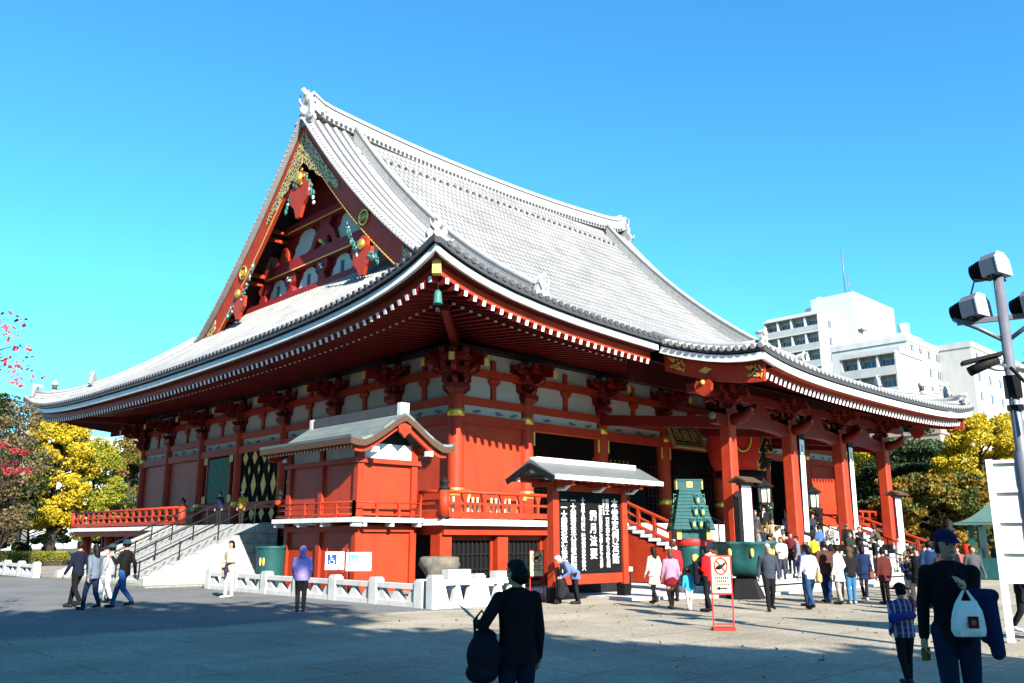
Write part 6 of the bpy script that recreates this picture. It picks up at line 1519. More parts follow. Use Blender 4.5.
# ---- people at the foot of the stairs and on the steps
def zst(y_): return .15+(DZ-.17)*max(0, min(1, math.floor((y_-17.6)/(DY0-.1-17.6)*15+1)/15)) if y_ > 17.6 else (.165 if y_ > 15.6 else 0.)
crowd = [
 (803, 26.6, 'person with bright blue jacket and dark rucksack at the foot of the stairs', 1.7, (.05,.10,.42), (.02,.03,.06), 46, dict(pack=('dark rucksack on the back of the person in the bright blue jacket', (.02,.02,.025)))),
 (812, 31.6, 'child in yellow jacket climbing the first steps', 1.35, (.75,.50,.03), (.05,.03,.03), 46, {}),
 (822, 30.5, 'person in black coat at the foot of the stairs beside the yellow jacket', 1.72, (.012,.012,.014), (.015,.015,.02), 20, {}),
 (834, 27.6, 'woman in white coat turning away near the third pillar', 1.68, (.66,.62,.58), (.3,.28,.26), 80, dict(female=True, coat=.2)),
 (795, 31.0, 'person in grey hoodie waiting under the second pillar', 1.66, (.16,.16,.18), (.02,.02,.03), 120, {}),
 (764, 31.6, 'man in dark jacket descending behind the tall signboard', 1.72, (.02,.03,.05), (.02,.02,.03), 226, {}),
 (772, 32.6, 'woman with brown hair in beige coat on the middle steps', 1.6, (.48,.36,.22), (.10,.05,.03), 226, dict(female=True, hair=(.14,.07,.03), hairlen=.12)),
 (779, 31.0, 'person in white parka on the lower steps left of the second pillar', 1.62, (.62,.58,.52), (.04,.04,.06), 226, {}),
 (787, 33.4, 'blond haired woman in lavender scarf high on the steps', 1.64, (.30,.28,.50), (.03,.03,.05), 200, dict(female=True, hair=(.36,.22,.09), hairlen=.1)),
 (764, 33.9, 'person in black with a gold bag near the iron post', 1.6, (.02,.018,.018), (.25,.16,.05), 200, {}),
 (782, 31.8, 'woman in tan jacket just above the platform edge', 1.58, (.40,.26,.14), (.03,.03,.04), 60, dict(female=True)),
 (769, 31.4, 'person in olive coat at the lowest step', 1.6, (.10,.09,.04), (.02,.02,.02), 46, {}),
 (812, 33.5, 'person in dark patterned jacket halfway up between the pillars', 1.66, (.03,.035,.06), (.02,.02,.02), 226, {}),
 (820, 34.8, 'person in black high on the steps between second and third pillar', 1.7, (.015,.012,.012), (.02,.02,.02), 46, {}),
 (800, 35.0, 'person in dark coat near the top beside the plaque', 1.68, (.02,.015,.02), (.02,.02,.02), 226, {}),
 (829, 32.5, 'woman in grey cardigan on the lower right steps', 1.58, (.22,.20,.19), (.04,.03,.03), 226, dict(female=True)),
 (848, 31.5, 'person in dark green jacket walking down past the third pillar', 1.68, (.02,.035,.025), (.03,.03,.03), 226, dict(stride=.3)),
 (858, 32.2, 'person in charcoal coat beside the black shoe of the third pillar', 1.66, (.03,.03,.035), (.02,.02,.02), 180, {}),
 (872, 31.0, 'person in black leaning on the right stair rail', 1.64, (.012,.012,.012), (.02,.02,.02), 130, {}),
 (896, 31.0, 'woman in white knitted coat near the rightmost pillar', 1.66, (.68,.64,.60), (.4,.36,.34), 200, dict(female=True, coat=.2)),
 (903, 29.5, 'boy in navy jacket and beige trousers left of the suited man', 1.35, (.02,.03,.09), (.45,.36,.28), 210, {}),
 (909, 33.0, 'person in dark coat with white bag far right', 1.70, (.05,.045,.045), (.03,.03,.03), 150, {}),
 (916, 30.5, 'person in black bending forward in the far right crowd', 1.62, (.03,.025,.025), (.02,.02,.02), 120, dict(lean=25)),
 (926, 27.0, 'tall man in dark navy suit seen from behind', 1.80, (.012,.03,.08), (.012,.016,.03), 46, dict(armL='down', armR='down')),
 (934, 31.5, 'person in plum coat behind the suited man', 1.70, (.09,.03,.06), (.02,.02,.02), 226, {}),
 (944, 25.5, 'person in black overcoat behind the man with the cap', 1.78, (.014,.012,.016), (.012,.012,.014), 60, dict(coat=.2)),
 (938, 24.0, 'woman with dark hair in brown coat close behind the man with the cap', 1.68, (.05,.025,.025), (.012,.012,.014), 80, dict(female=True, coat=.15)),
 (968, 30.0, 'person in grey anorak in front of the green kiosk', 1.66, (.08,.08,.09), (.02,.02,.03), 226, {}),
 (1012, 20.5, 'person in black with white shoes behind the white sign panel', 1.66, (.014,.014,.014), (.014,.014,.016), -60, dict(shoe=(.7,.7,.7), stride=.4)),
 (889, 35.5, 'person in black jacket behind the rightmost pillar', 1.7, (.02,.02,.025), (.02,.02,.02), 200, {}),
 (755, 33.2, 'person in charcoal fleece just right of the leftmost signboard post', 1.68, (.05,.05,.055), (.02,.02,.02), 226, {}),
 (762, 34.6, 'grey haired man in black suit high on the left part of the steps', 1.7, (.012,.012,.014), (.012,.012,.014), 226, {}),
 (770, 35.4, 'person in bottle green coat near the top of the steps', 1.64, (.02,.05,.03), (.02,.02,.02), 200, {}),
 (776, 32.2, 'person in cream pullover at the platform edge below the hanging lantern', 1.6, (.60,.50,.38), (.05,.04,.04), 46, {}),
 (789, 31.4, 'person in maroon jacket beside the second pillar', 1.66, (.12,.015,.02), (.02,.02,.03), 226, {}),
 (757, 31.6, 'person in striped grey jumper behind the lotus basin', 1.62, (.20,.20,.22), (.03,.03,.04), 120, {}),
 (826, 31.2, 'person in white shirt with black rucksack straps on the lowest step', 1.68, (.64,.62,.60), (.03,.03,.04), 46, dict(pack=('black rucksack worn over a white shirt on the lowest step', (.015,.015,.017)))),
 (841, 34.0, 'person in dark red coat higher up behind the third pillar', 1.62, (.16,.02,.02), (.02,.02,.02), 226, {}),
 (818, 31.9, 'person in mid blue anorak among the crowd before the steps', 1.66, (.06,.12,.26), (.02,.02,.03), 80, {}),
 (846, 32.4, 'person in black padded coat with hood down before the steps', 1.64, (.016,.016,.018), (.02,.02,.03), 46, dict(coat=.15)),
 (856, 33.1, 'older woman in beige raincoat before the third pillar shoe', 1.55, (.42,.34,.24), (.03,.03,.03), 200, dict(female=True, coat=.25)),
 (873, 32.2, 'man in grey suit left of the short brown coated woman', 1.72, (.09,.09,.10), (.07,.07,.08), 46, dict(pack=('olive rucksack on the man in the grey suit', (.07,.08,.03)))),
 (912, 28.0, 'woman in black dress with pale leggings in the right hand crowd', 1.60, (.014,.014,.016), (.014,.014,.016), 200, dict(female=True, coat=.2, skirt=.15, legcol=(.45,.32,.24))),
 (899, 34.0, 'person in slate blue coat with fur hood at the right end of the steps', 1.66, (.05,.07,.12), (.02,.02,.02), 200, {}),
 (921, 34.0, 'woman in pale grey coat deep in the right hand crowd', 1.62, (.36,.35,.34), (.03,.03,.03), 226, dict(female=True, coat=.15)),
 (931, 28.8, 'man in black jacket and dark jeans beside the navy suit', 1.74, (.016,.014,.016), (.02,.03,.06), 60, {}),
 (905, 37.0, 'person in cream cap and khaki coat at the back right of the crowd', 1.66, (.16,.13,.07), (.03,.03,.03), 226, dict(hat=('cap', (.6,.55,.45)))),
 (953, 33.0, 'person in dusty rose jacket left of the green kiosk', 1.62, (.30,.10,.10), (.03,.03,.03), 226, {}),
 (880, 34.6, 'person in faded pink jacket beyond the stair rail', 1.62, (.40,.16,.16), (.03,.03,.04), 200, {}),
]
ps_ = random.Random(21)
for px, d, lab, h, tc_, bc, fc, kw in crowd:
    kw = dict(kw); kw.setdefault('stride', ps_.choice([0,.12,.3])); kw.setdefault('phase', ps_.choice([-1,1])); kw.setdefault('armL', ps_.choice(['down','front','pocket','bentup','down'])); kw.setdefault('armR', ps_.choice(['down','front','pocket','phone','down'])); kw.setdefault('headturn', ps_.uniform(-35,35)); kw.setdefault('hair', ps_.choice([(.012,.009,.008),(.03,.018,.012),(.10,.09,.085),(.06,.03,.015)])); fc += ps_.uniform(-30,30)
    if d >= 31 and px < 900:
        t_ = (d-31)/4.6; dr = ray(px, 520); y = 17.75+5.7*t_; x = y*dr.x/dr.y
    else: x, y = AT(px, d)
    pk = kw.pop('pack', None)
    p, hn, mt, k = person(lab, x, y, fc, h, z=zst(y) if 29.7 < x < 50.3 else (.165 if y > 15.6 and x < 58 else 0), top=tc_, bot=bc, **kw)
    if pk: bag('pack', pk[0], tuple(mt @ Vector((0, -.02*k, 1.18*k))), fc-90, pk[1], cat='rucksack')
    elif ps_.random() < .4:
        sc_ = blob('scarf', [('c', mt.inverted() @ (mt @ Vector((.07*math.cos(a)*k, .07*math.sin(a)*k, 1.45*k))), Vector((.07*math.cos(a+.8)*k, .07*math.sin(a+.8)*k, 1.44*k)), .032*k, .032*k) for a in [i*.785 for i in range(8)]]+[('c', (.03*k, .10*k, 1.42*k), (.05*k, .13*k, 1.18*k), .03*k, .025*k)], .014, cloth(ps_.choice([(.4,.05,.06),(.5,.45,.35),(.05,.12,.3),(.25,.2,.15),(.5,.5,.52)])), p, 2)
# two people on the landing of the west steps
person('person in dark coat standing at the top of the west steps', 19.9, 41.9, 200, 1.62, z=DZ, top=(.015,.02,.05), bot=(.02,.02,.02), group='visitors around the hall')
person('white capped person in mustard jacket at the top of the west steps', 20.1, 39.9, 200, 1.58, z=DZ, top=(.38,.25,.04), bot=(.03,.02,.02), hat=('cap', (.8,.78,.75)))
# ---- foreground woman, seen from behind, reading a leaflet
x, y = AT2(517, 630, 8.0)
p, hn, mt, k = person('foreground woman in black jacket from behind, short dark hair, holding a leaflet', x, y, 62, 1.66, top=(.010,.009,.012), bot=(.012,.016,.035), hair=(.008,.007,.008), female=True, det=2, armL=(-.33,.16,1.13), armR=(.22,.06,.84), headturn=30, hat=None, coat=.05, hairlen=.03, group='visitors in the foreground', slim=1.02)
m = MB(); m.tube([(0,0,0)], 0) if False else None
t = thing('leaflet', 'small pale folded leaflet held up by the foreground woman', 'leaflet', tuple(hn[0]+Vector((-.05,.08,.10))), R(62)); t.rotation_euler = (R(35), R(-20), R(90))
m = MB(); m.cbox((0,0,0), (.15,.21,.004)); m.build('sheet', ['white'], t); m = MB(); m.cbox((0,.0,.006), (.012,.15,.004)); m.build('fold', ['stone'], t)
q = mt @ Vector((-.30, .02, .88)); bg_ = thing('shoulder_bag', 'black gathered cloth bag hanging at the foreground woman\'s left hip', 'bag', tuple(q), R(62), 'bags carried by visitors')
blob('bag_body', [('e', (-.02,0,-.02), (.13,.16,.19)), ('e', (-.03,.02,-.16), (.11,.15,.10)), ('e', (.04,-.02,.12), (.09,.11,.08)), ('e', (-.09,.05,.03), (.06,.09,.12))], .01, cloth((.012,.013,.022), .9, 'bag_cloth'), bg_, 2)
m = MB(); m.tube([(.04,-.05,.14), (.10,-.06,.26), (.16,-.02,.34), (.12,.06,.26), (.03,.07,.14)], .012, 6); m.build('strap', [cloth((.012,.012,.016))], bg_)
m = MB()
pt = [mt @ Vector((a, b, c_)) for a, b, c_ in ()]
# ---- man with cap
x, y = AT2(953, 610, 9.4)
p, hn, mt, k = person('tall man in navy cap and black shirt, white bag in hand, jacket over arm', x, y, 205, 1.92, top=(.010,.010,.014), bot=(.012,.020,.050), hair=(.02,.015,.012), hat=('cap', (.012,.014,.07)), det=2, armL=(-.07,.26,1.25), armR='down', headturn=20, stride=.18, group='visitors in the foreground', slim=.93)
t = bag('plastic', 'white plastic carrier bag with a dark red emblem held by the tall man', tuple(hn[0]+Vector((-.06,-.03,-.02))), -35, mat=M['plastic'], sc=.86)
t.rotation_euler = (0, 0, R(-42)); m = MB(); m.prism([(-.055,-.06),(.055,-.06),(.055,.06),(-.055,.06)], (.01,-.080,-.31), (1,0,0), (0,0,1), .006); m.sphere((.01,-.084,-.31), .03, 10, 6, 1, (1,.15,1)); m.build('printed_emblem', [cloth((.10,.02,.02)), cloth((.35,.12,.10))], t)
q = mt @ Vector((-.15, .24, 1.33)); t = thing('folded_jacket', 'royal blue jacket draped over the tall man\'s forearm', 'jacket', tuple(q), R(-65), 'garments carried over an arm')
blob('jacket_body', [('c', (-.02,0,.03), (.16,.0,.02), .055, .06), ('c', (.02,0,.0), (.08,0,-.34), .07, .06), ('c', (.10,-.02,.0), (.15,-.02,-.48), .065, .055), ('c', (.14,.01,-.02), (.18,.0,-.48), .06, .04), ('c', (.06,.03,-.02), (.13,.03,-.40), .05, .05)], .011, cloth((.010,.018,.07)), t, 4)
t = thing('green_pouch', 'small olive pouch in the lowered hand of the tall man', 'pouch', tuple(hn[1]+Vector((0,0,-.16)))); m = MB(); m.cbox((0,0,0), (.09,.05,.11)); m.cbox((0,0,.075), (.07,.03,.04)); m.tube([(-.03,0,.09),(0,0,.14),(.03,0,.09)], .006, 6); m.build('pouch_body', [cloth((.10,.12,.02))], t)
# ---- child
x, y = AT2(905, 640, 12.9)
mk, nt_, b_p = _mat('plaid_cloth'); N_ = nt_.nodes; tcx = N_.new('ShaderNodeTexCoord'); sep = N_.new('ShaderNodeSeparateXYZ'); nt_.links.new(tcx.outputs['Object'], sep.inputs[0])
def stripes(axis, freq, colr):
    a = N_.new('ShaderNodeMath'); a.operation = 'MULTIPLY'; a.inputs[1].default_value = freq; nt_.links.new(sep.outputs[axis], a.inputs[0]); f_ = N_.new('ShaderNodeMath'); f_.operation = 'FRACT'; nt_.links.new(a.outputs[0], f_.inputs[0]); g_ = N_.new('ShaderNodeMath'); g_.operation = 'LESS_THAN'; g_.inputs[1].default_value = .3; nt_.links.new(f_.outputs[0], g_.inputs[0]); return g_.outputs[0]
s1, s2 = stripes('Z', 14, 0), stripes('X', 14, 0); mA = N_.new('ShaderNodeMix'); mA.data_type = 'RGBA'; mA.inputs[6].default_value = (.01,.018,.12,1); mA.inputs[7].default_value = (.25,.03,.07,1); nt_.links.new(s1, mA.inputs[0]); mB_ = N_.new('ShaderNodeMix'); mB_.data_type = 'RGBA'; mB_.inputs[7].default_value = (.26,.24,.32,1); nt_.links.new(s2, mB_.inputs[0]); nt_.links.new(mA.outputs[2], mB_.inputs[6]); nt_.links.new(mB_.outputs[2], b_p.inputs['Base Color']); b_p.inputs['Roughness'].default_value = .9
p, hn, mt, k = person('child in blue and red checked shirt and black hat seen from behind', x, y, 50, 1.26, top=(.02,.04,.25), bot=(.012,.012,.016), hat=('widehat', (.012,.012,.014)), det=2, armL='pocket', armR='front', stride=.22, group='visitors in the foreground', slim=1.1)
for c_ in p.children:
    if c_.name.startswith('jacket'): c_.data.materials[0] = mk
q = mt @ Vector((-.02, -.02, .88)); t = thing('waist_pack', 'blue and crimson waist pack slung across the child\'s back', 'bag', tuple(q), R(50-90), 'bags carried by visitors')
blob('bag_body', [('c', (-.10,-.12,-.02), (.08,-.13,-.0), .05, .045), ('e', (-.16,-.08,-.04), (.07,.05,.07))], .009, cloth((.015,.05,.28), .9, 'bag_cloth'), t, 2); m = MB(); m.tube([(-.1,-.17,.0), (0,-.18,-.02), (.08,-.17,.0)], .01, 6); m.tube([(.08,-.12,.02), (.12,-.10,.14), (.10,-.06,.24)], .016, 6); m.build('strap', [cloth((.5,.02,.05))], t)
# ================================================================ vegetation
def leaf_mat(name, cols):
    m = bpy.data.materials.new(name); m.use_nodes = True; nt = m.node_tree; N = nt.nodes; L = nt.links; b = N['Principled BSDF']; out = N['Material Output']
    at = N.new('ShaderNodeAttribute'); at.attribute_name = 'tone'; cr = N.new('ShaderNodeValToRGB')
    while len(cr.color_ramp.elements) < len(cols): cr.color_ramp.elements.new(.5)
    for i, c in enumerate(cols): cr.color_ramp.elements[i].position = i/(len(cols)-1); cr.color_ramp.elements[i].color = (*c, 1)
    L.new(at.outputs['Fac'], cr.inputs['Fac']); L.new(cr.outputs['Color'], b.inputs['Base Color']); b.inputs['Roughness'].default_value = .6; b.inputs['Specular IOR Level'].default_value = .3
    tr = N.new('ShaderNodeBsdfTranslucent'); L.new(cr.outputs['Color'], tr.inputs['Color']); mx = N.new('ShaderNodeMixShader'); mx.inputs[0].default_value = .3
    L.new(b.outputs[0], mx.inputs[1]); L.new(tr.outputs[0], mx.inputs[2]); L.new(mx.outputs[0], out.inputs['Surface']); return m
LM = {'ginkgo': leaf_mat('ginkgo_leaf', [(0.336, 0.240, 0.010), (0.496, 0.368, 0.016), (0.560, 0.416, 0.024)]), 'limegreen': leaf_mat('turning_leaf', [(0.080, 0.120, 0.012), (0.224, 0.240, 0.016), (0.360, 0.304, 0.024)]),
      'green': leaf_mat('evergreen_leaf', [(0.014, 0.028, 0.008), (0.032, 0.056, 0.014), (0.080, 0.096, 0.024)]), 'mixed': leaf_mat('mixed_leaf', [(0.024, 0.044, 0.012), (0.056, 0.080, 0.016), (0.240, 0.160, 0.016), (0.304, 0.128, 0.016)]),
      'red': leaf_mat('red_leaf', [(0.240, 0.016, 0.016), (0.400, 0.040, 0.048), (0.440, 0.096, 0.096)]), 'olive': leaf_mat('thin_leaf', [(0.072, 0.060, 0.024), (0.128, 0.104, 0.040), (0.200, 0.128, 0.080)]), 'pine': leaf_mat('pine_needle', [(0.016, 0.040, 0.016), (0.036, 0.068, 0.028), (0.080, 0.112, 0.048)])}
def leaves(name, cent, rad, per, size, mat, parent, rng, flat=1., tone_by=0.):
    n = len(cent)*per; c = np.repeat(np.array(cent), per, 0); r = np.repeat(np.array(rad), per)[:, None]
    d = rng.normal(size=(n, 3)); d /= np.linalg.norm(d, axis=1)[:, None]; p = c + d*r*np.cbrt(rng.uniform(.15, 1, (n, 1)))*np.array([1, 1, flat])
    a = rng.normal(size=(n, 3)); a /= np.linalg.norm(a, axis=1)[:, None]; b = np.cross(a, rng.normal(size=(n, 3))); b /= np.linalg.norm(b, axis=1)[:, None]
    s = size*rng.uniform(.6, 1.3, (n, 1)); V_ = np.stack([p-a*s-b*s*.15, p-b*s*.6, p+a*s, p+b*s*.6], 1).reshape(-1, 3)
    me = bpy.data.meshes.new(name); me.vertices.add(4*n); me.vertices.foreach_set('co', V_.astype(np.float32).ravel()); me.loops.add(4*n); me.loops.foreach_set('vertex_index', np.arange(4*n, dtype=np.int32)); me.polygons.add(n)
    me.polygons.foreach_set('loop_start', np.arange(0, 4*n, 4, dtype=np.int32)); me.polygons.foreach_set('loop_total', np.full(n, 4, dtype=np.int32)); me.materials.append(mat); me.update(calc_edges=True)
    ct = np.repeat(rng.uniform(0, 1, len(cent)), per); tone = np.clip(ct*.6+rng.uniform(0, .4, n), 0, 1); at = me.attributes.new('tone', 'FLOAT', 'FACE'); at.data.foreach_set('value', tone.astype(np.float32))
    o = bpy.data.objects.new(name, me); COL.objects.link(o); o.parent = parent; return o
def tree(label, x, y, h, w, kind='ginkgo', name='tree', base=.25, clumps=60, per=220, leaf=.16, clump_r=.13, shape='round', group=None, seed=1, trunk=None, lean=0., z0=0.):
    rng = np.random.default_rng(seed); rr = random.Random(seed); t = thing(name, label, 'tree', (x, y, z0), rr.uniform(0, 6), group); tr = trunk or h*.028
    m = MB(); ph = rr.uniform(0, 6); tp = [(lean*i/8*h*.1+.012*h*math.sin(i*.9+ph)*(i > 0), .012*h*math.cos(i*.7+ph)*(i > 0), h*.86*i/8) for i in range(9)]; m.tube(tp, [tr*(1.35 if i == 0 else 1-.105*i) for i in range(9)], 10)
    cent = []; rad = []; zb = h*base
    for i in range(clumps):
        u = rr.random(); zc = zb+(h-zb)*(.04+.93*u)
        if shape == 'round': prof = math.sin(math.pi*min(1, max(.05, .12+.82*u)))**.7
        elif shape == 'cone': prof = max(.12, 1.02-u)*(1 if u > .12 else .75)
        elif shape == 'pine': zc = zb+(h-zb)*(round(u*6)/6.0)+rr.uniform(-.03, .03)*h; prof = max(.2, 1.0-.8*u)
        else: prof = 1.
        a = rr.uniform(0, 2*math.pi); q = rr.uniform(.25, 1)**.6*w/2*prof*rr.uniform(.82, 1.1); cent.append((math.cos(a)*q+lean*h*.1*u, math.sin(a)*q, zc)); rad.append(h*clump_r*rr.uniform(.55, 1.15))
    for k in range(min(26, clumps)):      # limbs reach into the clumps
        c = cent[k]; s = max(.12, min(.8, (c[2]/h)-.18)); i = s*8/.86; i0 = min(7, int(i)); a = Vector(tp[i0]).lerp(Vector(tp[i0+1]), i-i0); mid = a.lerp(Vector(c), .5)+Vector((0, 0, .05*h*rr.uniform(-.3, 1))); r0 = tr*.42*(1-.5*s); m.tube([a, mid, Vector(c)], [r0, r0*.6, r0*.2], 6)
    m.build('trunk', ['bark'], t); leaves('crown', cent, rad, per, leaf, LM[kind], t, rng, .62 if shape != 'pine' else .3); return t
def tpos(px, d): return AT(px, d)
# left side of the hall
x, y = tpos(52, 104); tree('bright yellow ginkgo tree with dark trunk, behind the far left white fence', x, y, 17.0, 6.6, 'ginkgo', 'ginkgo_tree', .16, 130, 420, .14, .075, group='trees beyond the hall', seed=3, trunk=.45)
x, y = tpos(90, 106); tree('yellow green tree between the bright ginkgo and the dark tree', x, y, 12.6, 6.0, 'limegreen', 'tree', .12, 60, 240, .14, .1, group='trees beyond the hall', seed=5)
x, y = tpos(126, 112); tree('dull green broad tree close to the left corner of the hall', x, y, 14.0, 7.0, 'mixed', 'tree', .08, 70, 260, .14, .1, group='trees beyond the hall', seed=6)
x, y = tpos(114, 120); tree('dark green tree behind the two turning trees', x, y, 12.8, 9, 'green', 'tree', .08, 60, 220, .17, .1, group='trees beyond the hall', seed=61)
x, y = tpos(4, 58); tree('thin sparse tree with brownish leaves at the far left edge', x, y, 9.9, 3.4, 'olive', 'tree', .15, 70, 90, .09, .08, group='trees beyond the hall', seed=8, trunk=.16)
x, y = tpos(-6, 56); tree('small red leaved maple at the far left edge', x, y, 7.2, 3.4, 'red', 'maple_tree', .74, 12, 50, .08, .06, group='trees beyond the hall', seed=9, trunk=.11)
x, y = tpos(-8, 92); tree('dark evergreen behind the thin tree at the far left', x, y, 14.8, 8, 'green', 'tree', .1, 60, 240, .2, .1, group='trees beyond the hall', seed=10)
x, y = tpos(30, 114); tree('low green tree behind the trunk of the ginkgo', x, y, 7.0, 13, 'mixed', 'tree', .02, 70, 220, .18, .12, group='trees beyond the hall', seed=11)
x, y = tpos(-116, 21); tree('cherry tree with thin pinkish red leaves reaching in at the left edge', x, y, 7.6, 4.9, 'red', 'cherry_tree', .5, 46, 26, .06, .06, group='trees beyond the hall', seed=12, trunk=.16)
# right side
x, y = tpos(862, 84); tree('tall yellow ginkgo seen between the two right porch pillars', x, y, 11.8, 7.0, 'ginkgo', 'ginkgo_tree', .1, 90, 360, .12, .09, group='trees beyond the hall', seed=13)
x, y = tpos(921, 72); tree('dark layered pine rising behind the right end of the porch', x, y, 12.2, 8.2, 'pine', 'pine_tree', .12, 84, 300, .13, .085, 'pine', group='trees beyond the hall', seed=14)
x, y = tpos(893, 80); tree('dark green tree behind the rightmost pillar', x, y, 10.6, 7.0, 'green', 'tree', .04, 80, 250, .16, .1, group='trees beyond the hall', seed=15)
x, y = tpos(958, 80); tree('dark green tree between the pine and the yellow ginkgo', x, y, 9.8, 7.5, 'green', 'tree', .04, 80, 250, .16, .1, group='trees beyond the hall', seed=16)
x, y = tpos(990, 66); tree('golden ginkgo above the white sign panel', x, y, 10.0, 6.6, 'ginkgo', 'ginkgo_tree', .2, 110, 380, .095, .08, group='trees beyond the hall', seed=17)
x, y = tpos(1030, 72); tree('golden ginkgo behind the floodlight mast', x, y, 10.6, 6.0, 'ginkgo', 'ginkgo_tree', .2, 90, 360, .1, .085, group='trees beyond the hall', seed=18)
x, y = tpos(905, 62); tree('bushy tree with orange and green leaves right of the rightmost pillar', x, y, 6.0, 5.5, 'mixed', 'tree', .02, 70, 240, .12, .12, group='trees beyond the hall', seed=19)
x, y = tpos(940, 60); tree('bushy orange green tree behind the crowd', x, y, 5.6, 6.0, 'mixed', 'tree', .02, 70, 240, .12, .12, group='trees beyond the hall', seed=20)
x, y = tpos(975, 62); tree('low yellowing tree behind the green kiosk', x, y, 5.8, 6.0, 'mixed', 'tree', .02, 70, 240, .12, .12, group='trees beyond the hall', seed=21)
x, y = tpos(872, 66); tree('low dark shrubby tree between the third and fourth pillars', x, y, 4.6, 5.0, 'green', 'tree', .02, 60, 220, .12, .12, group='trees beyond the hall', seed=22)
x, y = tpos(835, 92); tree('green tree seen past the third pillar', x, y, 8.6, 6.0, 'green', 'tree', .05, 60, 220, .17, .11, group='trees beyond the hall', seed=23)
# clipped hedge at far left
x, y = tpos(22, 70); hg = thing('hedge', 'low clipped yellow green hedge behind the far left fence', 'hedge', (x, y, 0), R(-44)); rng_ = np.random.default_rng(5)
cs = [(-3.2+.4*i, .3*(j-1), .55+.25*k) for i in range(17) for j in range(3) for k in range(2)]; leaves('foliage', cs, [.3]*len(cs), 130, .05, LM['limegreen'], hg, rng_, .9); m = MB(); m.box(-3.3,3.3,-.35,.35,0,.75); m.build('hedge_stems', ['bark'], hg)
# large trees behind the photographer that shade the foreground
BT = [(-14.0, -5, 20.5, 11), (-7.2, -8, 21, 11), (-.8, -9, 20.5, 10), (2.3, -14.0, 16, 9), (4.5, -20.5, 16, 8.5), (-4, -16, 17, 11)]
for i, (x, y, h, w_) in enumerate(BT):
    tree('tall broad camphor tree behind the photographer, number %s from the west' % ['one', 'two', 'three', 'four', 'six', 'five'][i], x, y, h, w_, 'green', 'camphor_tree', .22, 90, 150, .34, .12, group='camphor trees shading the forecourt', seed=40+i, trunk=.45)

for i, (x, y, h, w_) in enumerate([(-9, 30, 15, 11), (-11, 41, 16, 12), (-12, 53, 16, 12), (-8, 20, 14, 10)]):  # unseen tree row added to cut sky light on the west wall
    tree(['dense evergreen west of the forecourt opposite the annex', 'dense evergreen west of the forecourt opposite the steps', 'dense evergreen at the north west end of the row', 'dense evergreen nearest the camphor trees'][i], x, y, h, w_, 'green', 'evergreen_tree', .12, 80, 120, .36, .13, group='evergreens west of the forecourt', seed=60+i, trunk=.4)

rng_l = np.random.default_rng(77); lit = thing('fallen_leaves', 'scattered small dry leaves and scraps lying on the sunlit paving', 'leaves', (0, 0, 0))
n_ = 260; cs = np.stack([rng_l.uniform(11, 30, n_), rng_l.uniform(4, 17, n_), np.full(n_, .012)], 1); fl = leaves('leaf_scatter', cs, [.004]*n_, 1, .035, LM['olive'], lit, rng_l, .2)
lit['kind'] = 'stuff'
# ================================================================ buildings beyond
def block(label, cx, cy, wx, wy, h, wall='whitebuild', floors=10, west='balcony', south='windows', nx=5, ny=5, cat='apartment block', skip=0, roofbox=True, parapet=.9):
    "axis-aligned building whose south-west corner stands at cx, cy"
    t = thing('apartment_building', label, cat, (cx, cy, 0), 0, 'buildings in the distance'); fh = h/floors
    m = MB(); m.box(0, wx, 0, wy, 0, h); m.box(-.15, wx+.15, -.15, wy+.15, h, h+parapet); m.build('wall', [wall], t)
    if roofbox: m = MB(); m.box(wx*.3, wx*.55, wy*.3, wy*.6, h+parapet, h+parapet+2.6); m.cyl((wx*.4, wy*.4, h+3), (wx*.4, wy*.4, h+5.5), .9, n=12); m.build('roof_plant', [wall, 'steel'], t)
    wn = MB(); wn.box(-.55,.55,-.02,.02,0,1.5); wn.box(-.02,.02,-.05,-.02,0,1.5,1); wn.box(-.6,.6,-.06,-.02,-.08,0,1); wm = wn.mesh('window', ['glass', 'white'])
    wd = MB(); wd.box(-1.1,1.1,-.02,.02,0,2.0); wd.box(-.03,.03,-.05,-.02,0,2.0,1); wd.box(-1.15,-1.08,-.06,-.02,0,2.05,1); wd.box(1.08,1.15,-.06,-.02,0,2.05,1); wdm = wd.mesh('window', ['glass', 'white'])
    cnt = 0
    for f in range(floors-1, max(skip, floors-8)-1, -1):
        z = f*fh
        for face, kind, L, n in (('W', west, wy, ny), ('S', south, wx, nx)):
            if kind == 'none': continue
            for k in range(n):
                s = L*(k+.5)/n
                if cnt >= 95: continue
                cnt += 1
                loc, rz = (((-.03, s, z+1.0), -math.pi/2) if face == 'W' else ((s, -.03, z+1.0), 0))
                if kind == 'balcony':
                    loc = (loc[0], loc[1], z+.25) ; inst(wdm, 'window', t, loc, rz, scale=(L/n*.36, 1, 1.0))
                else:
                    inst(wm, 'window', t, loc, rz)
            if kind == 'balcony':
                m = MB(); d = 1.5
                def bx(a0, a1, o0, o1, z0, z1, mat=0):
                    if face == 'W': m.box(-o1, -o0, a0, a1, z0, z1, mat)
                    else: m.box(a0, a1, -o1, -o0, z0, z1, mat)
                bx(0, L, 0, d, z-.1, z+.12); bx(0, L, d-.1, d, z+.12, z+1.15, 1)
                for k in range(n+1): s = min(max(L*k/n, .12), L-.12); bx(s-.12, s+.12, 0, d-.11, z+.12, z+fh-.1)
                m.build('balcony', [wall, 'concrete'], t)
    if west == 'balcony': m = MB(); m.box(-1.6, 0, 0, wy, h-.12, h+.15); m.build('canopy', [wall], t)
    return t
def wallat(px, d): return AT(px, d)
x, y = AT(839, 155); z = HZ(839, 308, 155)
